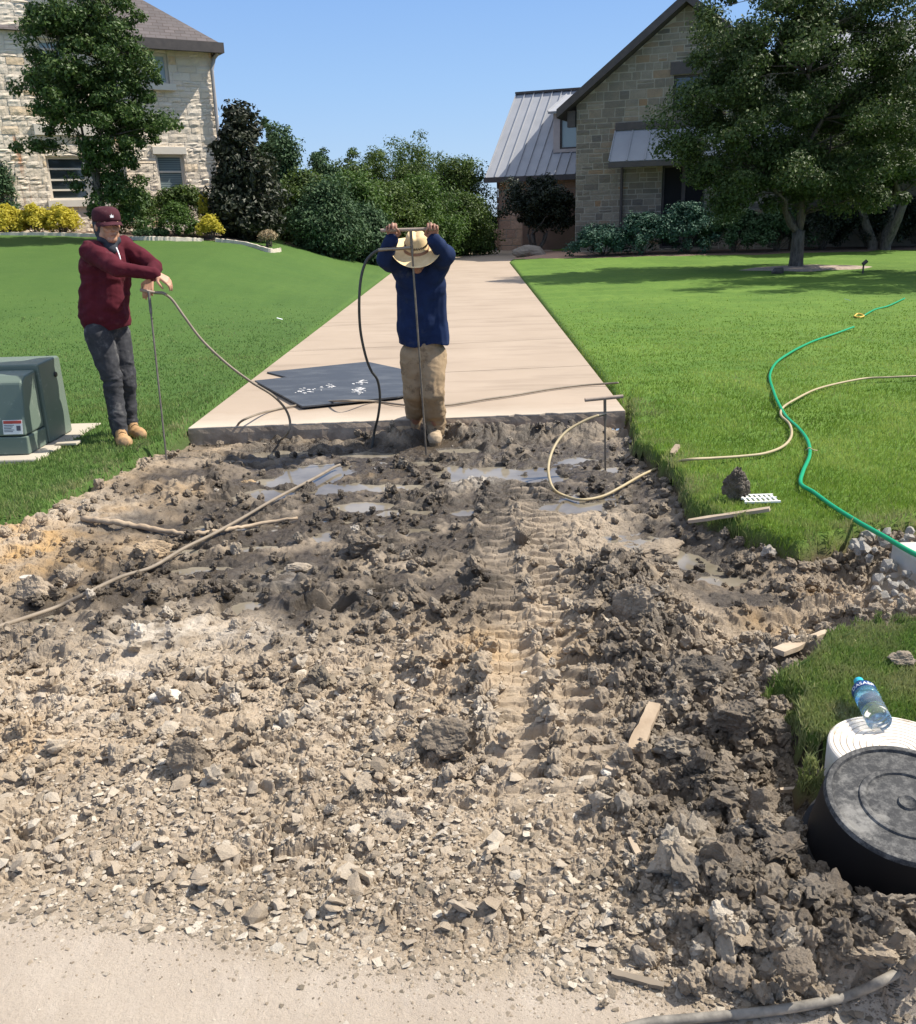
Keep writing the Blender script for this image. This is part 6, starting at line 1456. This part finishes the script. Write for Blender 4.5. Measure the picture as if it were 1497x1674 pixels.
EYE = mat('eye_dark', (.02, .015, .012), .3); CAPM = cloth('maroon_cap', (.045, .012, .018), (.075, .022, .030), 14, (.13, .07, .075), .58, .6)
def wr(sc, amp, zst=1.0, seed=0, amask=None):
    def f(c):
        w_ = np.stack([c[:, 0] * sc, c[:, 1] * sc, c[:, 2] * sc * zst], 1); w2 = w_ + .8 * np.stack([n3(w_ * .6, seed + 3), n3(w_ * .6 + 9, seed + 4), n3(w_ * .6 + 5, seed + 5)], 1)
        r = (1 - np.abs(n3(w2, seed)) * 2) * amp + n3(w2 * 2.3, seed + 1) * amp * .4
        return r * (amask(c) if amask else 1)
    return f
def boot(mb, heel, toe, ank, r=.05, fac=1):
    ell(mb, Vector(heel).lerp(Vector(toe), .5) + Vector((0, 0, .05)), (.06, .06, .05))
    h, t, a = Vector(heel), Vector(toe), Vector(ank); d = (t - h); d.z = 0; d.normalize(); z = Vector((0, 0, 1)); s = d.cross(z)
    b0, b1 = h + d * .035, h + d * .235
    cap_mesh(mb, b0 + z * .048, .048, h + d * .13 + z * .048, .048); cap_mesh(mb, h + d * .13 + z * .046, .050, b1 + z * .046, .053); cap_mesh(mb, h + d * .11 + z * .07, .045, h + d * .21 + z * .045, .042)
    cap_mesh(mb, h + d * .06 + z * .05, .045, a, r); cap_mesh(mb, h + d * .12 + z * .06, .04, a + d * .01, r * .95)
def sole(name, heel, toe, parent, m, zb):
    h, t = Vector(heel), Vector(toe); d = (t - h); d.z = 0; d.normalize(); s = d.cross(Vector((0, 0, 1))); pts = []
    for u, w_ in ((-.012, .02), (0, .036), (.05, .042), (.12, .040), (.19, .050), (.25, .046), (.28, .028), (.287, .01)): pts.append((u, w_))
    pl = [h + d * u + s * w_ for u, w_ in pts] + [h + d * u - s * w_ for u, w_ in pts[::-1]]; mb = MB(); mb.prism([(p.x, p.y) for p in pl][::-1], zb - .005, zb + .022); return mb.build(name, m, parent)
SOLE = mat('boot_sole', (.13, .09, .05), .9)
LACE = mat('boot_lace', (.16, .10, .05), .9)
def laces(heel, toe, ank, parent):
    h, t = Vector(heel), Vector(toe); d = (t - h); d.z = 0; d.normalize(); s = d.cross(Vector((0, 0, 1))); mb = MB()
    for i in range(4):
        u = .115 + .028 * i; z = .128 - .017 * i; c = h + d * u + Vector((0, 0, z)); mb.tube([c - s * .028 - Vector((0, 0, .012)), c + Vector((0, 0, .004)), c + s * .028 - Vector((0, 0, .012))], .0035, 5)
    mb.build('laces', LACE, parent, smooth=True)
def sorted_chain(mb, pts, rs_):
    for i in range(len(pts) - 1): cap_mesh(mb, pts[i], rs_[i], pts[i + 1], rs_[i + 1], 18)
# ---------------------------------------------------------------- man in maroon
fz = .0; Ym = G(207, 719, fz).y; S = Ym / FOC
def q1(px, py, dy=0.0): return P(px, py, Ym + dy)
m1_ = thing('person', (G(207, 731, 0).x, Ym, 0), 'person in maroon long sleeved shirt, maroon cap and grey jeans leaning on a probe handle', 'person')
pel = q1(173, 528); hR, hL = q1(161, 545, -.08), q1(190, 545, .08); kR, kL = q1(184, 622, -.10), q1(206, 622, .06)
heR, toR = G(197, 724, fz), G(213, 742, fz); heL, toL = G(212, 712, fz), G(240, 724, fz)
aR = heR + (toR - heR).normalized() * .06 + Vector((0, 0, .13)); aL = heL + (toL - heL).normalized() * .06 + Vector((0, 0, .13))
ch = q1(173, 437, 0); be = q1(172, 492, -.01); shR, shL = q1(149, 411, -.13), q1(201, 404, .13); nk = q1(172, 398, 0); hd = q1(176, 369, -.03)
elR, wrR = q1(194, 440, -.34), q1(256, 448, -.30); elL, wrL = q1(254, 437, .02), q1(245, 456, -.20)
fdir = Vector((.77, -.64, 0)); hf = Vector((.62, -.78, -.06))
bd = MB()
qh, MH = head(bd, hd, hf, (0.0, 0, 1), 1.06)
cap_mesh(bd, hd + Vector((0, 0, -.03)), .055, nk, .06); cap_mesh(bd, nk, .06, ch + Vector((0, 0, .1)), .07); ell(bd, ch, (.12, .08, .15), Matrix.Rotation(R(50), 3, 'Z')); cap_mesh(bd, ch, .085, pel, .085)
for s_, e_, w_ in ((shR, elR, wrR), (shL, elL, wrL)): sorted_chain(bd, [s_, e_, w_], [.045, .036, .026]); cap_mesh(bd, ch + Vector((0, 0, .08)), .06, s_, .045)
for h_, k_, a_ in ((hR, kR, aR), (hL, kL, aL)): sorted_chain(bd, [h_, k_, k_.lerp(a_, .35) + Vector((-.012, .02, 0)), a_ - Vector((0, 0, .04))], [.06, .040, .036, .026]); cap_mesh(bd, pel, .07, h_, .06)
hand(bd, wrR, (.80, 0, -.55), (.4, -.5, .8), (-.2, -1, -.3), (.35, .55, .4), .95, .3)
hand(bd, wrL + Vector((0, -.0, -.005)), (-.15, -.45, -.85), (.15, -1, .3), (-1, -.1, .1), (.55, .5, .4), .95, .5)
fuse('body', bd, .0055, SK1, m1_, 2)
ROTC = Matrix.Rotation(R(40), 3, 'Z')
sh = MB(); ell(sh, ch + Vector((0, 0, -.01)), (.190, .130, .18), ROTC); ell(sh, be, (.170, .135, .16), ROTC); ell(sh, pel + Vector((0, 0, .10)), (.180, .150, .14), ROTC); [cap_mesh(sh, ch + Vector((a_, b_, -.05)), .110, pel + Vector((a_ * .9, b_ * .9, .08)), .122) for a_, b_ in ((.05, .045), (-.055, -.05), (.035, -.045))]; ell(sh, q1(171, 415, 0), (.17, .095, .08), ROTC)
hemz = q1(172, 528).z
cap_mesh(sh, pel + Vector((-.03, -.01, .10)), .145, pel + Vector((-.03, 0, .03)), .145); cap_mesh(sh, pel + Vector((.04, .01, .10)), .14, pel + Vector((.04, 0, .03)), .142); cap_mesh(sh, ch + Vector((.05, -.07, 0)), .09, be + Vector((.06, -.07, 0)), .095)
for s_, e_, w_, w2 in ((shR, elR, wrR, .040), (shL, elL, wrL, .040)):
    cap_mesh(sh, ch + Vector((0, 0, .09)), .085, s_, .078, 18); sorted_chain(sh, [s_, s_.lerp(e_, .55), e_, e_.lerp(w_, .5), w_.lerp(e_, .04)], [.078, .066, .056, .050, w2])
# cut the hem flat
def clampz(z0, k=1.0): return lambda c: 0 * c[:, 0]
def foldm(c): return 1
so_ = fuse('shirt', sh, .008, MAR, m1_, 4, lambda c: wr(7, .007, 1.8, 5)(c) + wr(14, .0035, 1.4, 6)(c + .3 * c[:, [1, 2, 0]]) + .004 * np.sin(c[:, 2] * 75 + 6 * n3(c * 5, 8)) * sst(ch.z - .02, be.z, c[:, 2]) * sst(hemz, hemz + .06, c[:, 2]) * .8)
me = so_.data; n = len(me.vertices); c = np.empty(n * 3, np.float32); me.vertices.foreach_get('co', c); c = c.reshape(-1, 3); c[:, 2] = np.maximum(c[:, 2], hemz - .035 + .01 * np.sin(c[:, 0] * 25)); me.vertices.foreach_set('co', c.ravel()); me.update()
je = MB(); ell(je, pel + Vector((0, 0, .0)), (.150, .115, .10), ROTC)
for h_, k_, a_ in ((hR, kR, aR), (hL, kL, aL)):
    cap_mesh(je, pel + Vector((0, 0, -.04)), .108, h_ + Vector((0, 0, -.03)), .102); md = k_.lerp(a_, .35) + Vector((-.012, .02, 0)); sorted_chain(je, [h_, h_.lerp(k_, .5), k_, md, a_ + Vector((0, 0, .0))], [.105, .092, .070, .068, .058]); cap_mesh(je, a_, .058, a_ - Vector((0, 0, .05)), .054)
def jfold(c):
    kz = kR.z; m_ = np.exp(-((c[:, 2] - kz) / .14) ** 2) + 1.0 * np.exp(-((c[:, 2] - .17) / .09) ** 2) + .25
    return m_ * (wr(9, .007, 2.0, 15)(c) + wr(17, .003, 1.6, 19)(c + .3 * c[:, [1, 2, 0]]))
fuse('jeans', je, .007, JEA, m1_, 3, jfold)
for (h_, t_, a_) in ((heR, toR, aR), (heL, toL, aL)):
    bb = MB(); boot(bb, h_, t_, a_ - Vector((0, 0, .01)), .05); fuse('boot', bb, .006, TAN, m1_, 2, wr(22, .0015, 1, 3)); sole('boot_sole', h_, t_, m1_, SOLE, fz); laces(h_, t_, a_, m1_)
# hood / face cover
hc = MB(); 
for a_, r_ in (((0, -.035, .012), (.088, .090, .078)), ((0, -.035, -.03), (.082, .082, .09)), ((0, -.02, -.09), (.074, .072, .06))): ell(hc, qh(*a_), tuple(v_ * 1.04 for v_ in r_), MH)
cap_mesh(hc, qh(0, -.01, -.12), .062, nk + Vector((.02, -.02, -.03)), .075); cap_mesh(hc, qh(0, .0, -.12), .06, nk + Vector((.05, -.055, -.035)), .05)
cap_mesh(hc, qh(-.05, .012, -.095), .03, qh(0, .035, -.122), .03); cap_mesh(hc, qh(.05, .012, -.095), .03, qh(0, .035, -.122), .03)
fuse('face_cover', hc, .006, BAL, m1_, 3, wr(18, .003, 1, 25))
# cap with bill and emblem
cpb = MB(); prof = [(.104, -.006), (.106, .014), (.105, .036), (.101, .056), (.092, .073), (.074, .086), (.045, .094), (0, .097)]
Mc = MH @ Matrix.Diagonal((.93, 1.06, 1.0)); cpb.lathe(prof, qh(0, -.012, .035), 28, Mc); cpo = cpb.build('cap', CAPM, m1_, smooth=True)
bl_ = MB(); vs = []; nn_ = 14
for zz in (0, -.004):
    for i in range(nn_ + 1):
        an = PI * (.12 + .76 * i / nn_); xi, yi = math.cos(an) * .094, math.sin(an) * .100; xo, yo = math.cos(an) * .094, math.sin(an) * .100 + .092 * math.sin((i / nn_) * PI) ** .7
        vs += [qh(xi, yi - .012, .034 + zz - abs(xi) * .1), qh(xo * .98, yo - .012, .016 + zz - (xo / .094) ** 2 * .018)]
k = 2 * (nn_ + 1); fs = [(2 * i, 2 * i + 2, 2 * i + 3, 2 * i + 1) for i in range(nn_)] + [(k + 2 * i, k + 2 * i + 1, k + 2 * i + 3, k + 2 * i + 2) for i in range(nn_)] + [(2 * i + 1, 2 * i + 3, k + 2 * i + 3, k + 2 * i + 1) for i in range(nn_)]
bl_.add(vs, fs); b_ = bl_.build('cap_bill', CAPM, None); b_.parent = cpo; b_.data.transform(Matrix.Translation(-m1_.location))
em_ = MB()
for i, (a_, L) in enumerate(((-1.15, .016), (-.6, .022), (0, .026), (.6, .022), (1.15, .016))):
    dx, dz = math.sin(a_) * L, math.cos(a_) * L; px_, pz_ = math.cos(a_) * .0035, -math.sin(a_) * .0035
    def fe(x, z): yy = 1.06 * math.sqrt(max(0, .1045 ** 2 - (x / .93) ** 2)) - .012 - max(0, z - .03) * .22; return qh(x, yy + .004, .035 + z)
    em_.add([fe(0, .022), fe(dx * .5 + px_, .022 + dz * .5 + pz_), fe(dx, .022 + dz), fe(dx * .5 - px_, .022 + dz * .5 - pz_)], [(0, 1, 2, 3)])
e_ = em_.build('cap_emblem', WHT, None); e_.parent = cpo; e_.data.transform(Matrix.Translation(-m1_.location))
def face_bits(qh, MH, par):
    for sx in (-1, 1):
        m = MB(); ell(m, qh(sx * .028, .076, .006), (.011, .005, .0045), MH, 12); m.build('eye', EYE, par, smooth=True)
    m = MB(); ell(m, qh(0, .0915, -.057), (.020, .004, .0025), MH, 12); m.build('mouth', mat('lips', (.20, .07, .055), .6), par, smooth=True)
face_bits(qh, MH, m1_)
cd_ = MB(); cd_.tube(spline([q1(190, 405, -.10), q1(193, 412, -.14), q1(196, 421, -.165), q1(197, 429, -.17)], 5), .005, 6); cd_.build('hood_cord', WHT, m1_, smooth=True)
# his probe and its hose
bt1 = ground(272, 752, 0); top1 = q1(243, 476, -.27)
yh = top1.y; probe(bt1, P(229, 474, yh - .02), P(256, 479, yh + .03), top1, bt1 + Vector((0, 0, -.06)), 'thin steel probe that the man in maroon leans on', hr=.011, cpl=[P(254, 478.5, yh), P(266, 479, yh - .01), P(272, 482, yh - .02)])
y2 = yh
hose('hose', [(268, 479.5, y2), (282, 491, y2 + .02), (302, 519, y2), (330, 556, y2), (370, 594, y2 - .02), (410, 624, y2 + .02), (445, 646, y2 + .1), (466, 668, y2 + .2), (474, 690, y2 + .22), (470, 708, y2 + .2), (455, 722), (430, 727), (405, 722), (389, 708), (390, 694), (408, 682, 7.42), (440, 673), (490, 663), (530, 658), (570, 655, 7.9), (610, 657), (650, 662), (690, 665), (735, 663), (785, 655), (840, 647), (900, 637), (950, 631), (994, 628), (1010, 627)], .0095, HM_, 'long dark hose looping from the maroon man\'s probe across the slab to the right lawn', lift=.006)
# ---------------------------------------------------------------- man in navy with straw hat
fz2 = -.15; Yn = G(714, 728, fz2).y
def q2(px, py, dy=0.0): return P(px, py, Yn + dy)
m2_ = thing('person', (G(700, 728, fz2).x, Yn, fz2), 'person in navy shirt, khaki trousers and straw hat pushing a T-handle down at head height', 'person')
pel = q2(692, 566, .05); hR, hL = q2(675, 580, .05), q2(708, 580, .05); kR, kL = q2(678, 640, .06), q2(706, 638, -.06)
heL, toL = G(714, 716, fz2), G(708, 736, fz2); heR, toR = G(690, 709, fz2), G(664, 714, fz2)
aL = heL + (toL - heL).normalized() * .06 + Vector((0, 0, .14)); aR = heR + (toR - heR).normalized() * .06 + Vector((0, 0, .14))
ch = q2(688, 468, -.03); be = q2(690, 520, .02); shR, shL = q2(662, 441, -.06), q2(712, 438, -.06); nk = q2(683, 438, -.10); hd = q2(681, 417, -.20)
elR, wrR = q2(630, 424, -.26), q2(641, 392, -.36); elL, wrL = q2(728, 415, -.24), q2(709, 391, -.36)
hf2 = Vector((.0, -.88, -.47)); bd = MB(); qh, MH = head(bd, hd, hf2, (0, -.3, 1), 1.02)
cap_mesh(bd, hd + Vector((0, .02, -.03)), .055, nk, .06); cap_mesh(bd, nk, .06, ch + Vector((0, 0, .08)), .08); ell(bd, ch, (.12, .08, .14)); cap_mesh(bd, ch, .08, pel, .08)
for s_, e_, w_ in ((shR, elR, wrR), (shL, elL, wrL)): sorted_chain(bd, [s_, e_, w_], [.045, .038, .028]); cap_mesh(bd, ch + Vector((0, 0, .08)), .06, s_, .045)
for h_, k_, a_ in ((hR, kR, aR), (hL, kL, aL)): sorted_chain(bd, [h_, k_, a_ - Vector((0, 0, .07))], [.07, .05, .035]); cap_mesh(bd, pel, .08, h_, .07)
yb_ = Yn - .40; hb0, hb1 = P(622, 377, yb_), P(716, 374, yb_)
hand(bd, wrR + Vector((0, 0, .0)), (0, -.25, 1), (0, 1, .25), (1, 0, 0), (.95, 1.15, .6), 1.05, .7)
hand(bd, wrL + Vector((0, 0, .0)), (-.05, -.25, 1), (0, 1, .25), (-1, 0, 0), (.95, 1.15, .6), 1.05, .7)
fuse('body', bd, .0055, SK2, m2_, 2)
sh = MB(); ell(sh, ch, (.185, .13, .17)); ell(sh, be, (.165, .13, .17)); ell(sh, q2(689, 540, .04), (.170, .135, .12)); ell(sh, q2(687, 445, -.06), (.165, .10, .09)); cap_mesh(sh, q2(684, 436, -.09), .075, q2(688, 455, -.04), .12)
cap_mesh(sh, q2(672, 465, -.02), .10, q2(674, 540, .04), .112); cap_mesh(sh, q2(705, 465, -.02), .10, q2(706, 540, .04), .112); cap_mesh(sh, q2(688, 470, -.04), .12, q2(690, 540, .03), .125); cap_mesh(sh, q2(674, 530, .04), .115, q2(676, 560, .05), .12); cap_mesh(sh, q2(706, 530, .04), .115, q2(709, 562, .05), .12)
for s_, e_, w_ in ((shR, elR, wrR), (shL, elL, wrL)):
    cap_mesh(sh, ch + Vector((0, 0, .06)), .10, s_, .082, 18); cap_mesh(sh, ch + Vector((0, 0, -.04)), .11, s_.lerp(e_, .35), .072, 18); sorted_chain(sh, [s_, s_.lerp(e_, .55), e_, e_.lerp(w_, .5), w_.lerp(e_, .05)], [.082, .074, .066, .056, .044])
hemz = q2(690, 556, .05).z
so_ = fuse('shirt', sh, .008, NAV, m2_, 4, lambda c: wr(5, .011, .7, 35)(c) + wr(11, .005, .6, 36)(c) + .005 * np.sin(c[:, 0] * 55 + 7 * n3(c * 4, 38)) * sst(ch.z, be.z, c[:, 2]) * .9)
me = so_.data; n = len(me.vertices); c = np.empty(n * 3, np.float32); me.vertices.foreach_get('co', c); c = c.reshape(-1, 3); c[:, 2] = np.maximum(c[:, 2], hemz - fz2 - .03 + .012 * np.sin(c[:, 0] * 22)); me.vertices.foreach_set('co', c.ravel()); me.update()
je = MB(); ell(je, pel + Vector((0, 0, .0)), (.145, .11, .10))
for h_, k_, a_ in ((hR, kR, aR), (hL, kL, aL)):
    cap_mesh(je, pel + Vector((0, 0, -.05)), .112, h_ + Vector((0, 0, -.04)), .105); sorted_chain(je, [h_, h_.lerp(k_, .5), k_, k_.lerp(a_, .5), a_ + Vector((0, 0, .03)), a_ + Vector((0, 0, -.07))], [.106, .098, .086, .080, .074, .070])
cap_mesh(je, aR + Vector((0, 0, .02)), .078, aR + Vector((-.01, -.015, -.09)), .074)
def kf(c):
    m_ = .6 * np.exp(-((c[:, 2] - kL.z) / .16) ** 2) + 1.3 * np.exp(-((c[:, 2] - (fz2 + .20)) / .12) ** 2) + .4
    return m_ * (wr(6, .010, 1.4, 45)(c) + wr(14, .004, 1.5, 49)(c + .35 * c[:, [1, 2, 0]]))
fuse('trousers', je, .007, KHA, m2_, 3, kf)
for (h_, t_, a_) in ((heR, toR, aR), (heL, toL, aL)):
    bb = MB(); boot(bb, h_, t_, a_ - Vector((0, 0, .03)), .052); fuse('boot', bb, .006, MBT, m2_, 2, wr(18, .003, 1, 3)); sole('boot_sole', h_, t_, m2_, SOLE, fz2); laces(h_, t_, a_, m2_)
# straw hat: crown and wide brim tipped forward
ht = thing('straw_hat_proto', (0, 0, 0), 'x', 'x'); bpy.data.objects.remove(ht)
uph = Vector((.0, -.52, 1)).normalized(); rg_ = Vector((1, 0, 0)); fw = uph.cross(rg_); Mh = Matrix((rg_, fw, uph)).transposed(); hcen = hd + uph * .045
hm_ = MB(); vs = []; prof = [(0, .135), (.035, .136), (.06, .130), (.074, .112), (.082, .07), (.090, .03), (.096, .008), (.100, .0), (.125, -.006), (.160, -.008), (.195, -.002), (.208, .003), (.208, -.001), (.155, -.012), (.100, -.006), (.090, .0)]
n_ = 48
for (r_, z_) in prof:
    for k in range(n_):
        an = 2 * PI * k / n_; x, y = math.cos(an) * r_ * .96, math.sin(an) * r_ * 1.08; zz = z_
        if r_ > .1: zz += .030 * (abs(math.cos(an)) ** 3) * ((r_ - .1) / .09) - .018 * (abs(math.sin(an)) ** 2) * ((r_ - .1) / .09)
        if r_ < .08 and z_ > .1: zz -= .022 * math.exp(-(x / .022) ** 2) * (1 if y * -1 < .05 else .6)
        vs.append(hcen + Mh @ Vector((x, y, zz)))
fs = [(i * n_ + k, (i + 1) * n_ + k, (i + 1) * n_ + (k + 1) % n_, i * n_ + (k + 1) % n_) for i in range(len(prof) - 1) for k in range(n_)]
hm_.add(vs, fs); hso = hm_.build('straw_hat', STR, m2_, smooth=True); s2 = hso.modifiers.new('s', 'SUBSURF'); s2.levels = 1; s2.render_levels = 1
def hband(z0, z1, ro, m, nm, pat=None):
    b = MB(); vs = []
    for (rr_, zz) in ((ro(z0), z0), (ro(z0) + .004, z0), (ro(z1) + .004, z1), (ro(z1), z1)):
        for k in range(n_): an = 2 * PI * k / n_; vs.append(hcen + Mh @ Vector((math.cos(an) * rr_ * .96, math.sin(an) * rr_ * 1.08, zz)))
    b.add(vs, [(i * n_ + k, i * n_ + (k + 1) % n_, (i + 1) * n_ + (k + 1) % n_, (i + 1) * n_ + k) for i in range(3) for k in range(n_)]); o = b.build(nm, m, None); o.parent = hso; o.data.transform(Matrix.Translation(-m2_.location))
ro_ = lambda z: .098 - z * .24
hband(.006, .024, ro_, mat('hat_band_brown', (.28, .15, .09), .8), 'hat_band')
zz_ = MB()
for k in range(0, 40):
    a0, a1 = 2 * PI * k / 40, 2 * PI * (k + .5) / 40; r_ = ro_(.05) + .003
    for (aa, za, ab, zb) in ((a0, .043, a1, .060), (a1, .060, 2 * PI * (k + 1) / 40, .043)):
        pa = hcen + Mh @ Vector((math.cos(aa) * r_ * .96, math.sin(aa) * r_ * 1.08, za)); pb_ = hcen + Mh @ Vector((math.cos(ab) * (r_ - .003) * .96, math.sin(ab) * (r_ - .003) * 1.08, zb)); zz_.tube([pa, pb_], .0022, 4)
zo = zz_.build('hat_weave_openings', mat('hat_dark', (.06, .04, .025), .9), None); zo.parent = hso; zo.data.transform(Matrix.Translation(-m2_.location))
face_bits(qh, MH, m2_)
# his probe
bt2 = G(697, 744, -.15); tp2 = P(671, 376, yb_)
probe(bt2, hb0, hb1, tp2, bt2 + Vector((0, 0, -.05)), 'long steel T-handled probe gripped by the man in the straw hat', hr=.012, cpl=[P(671, 405, yb_), P(655, 406.5, yb_), P(632, 407.5, yb_), P(618, 409, yb_)])
e2 = ground(608, 733, 0)
hose('hose', [(622, 408, yb_), (610, 414, yb_), (598, 428, yb_), (590, 455, yb_), (587, 495, yb_), (589, 540, yb_ + .05), (597, 580, yb_ + .1), (606, 605, yb_ + .15), (617, 622, yb_ + .2), (621, 650, yb_ + .25), (618, 680, yb_ + .3), (612, 705, e2.y), (608, 732, e2.y), (607, 745, e2.y)], .010, HD, 'black hose hanging from the straw-hatted man\'s probe handle down into the mud')
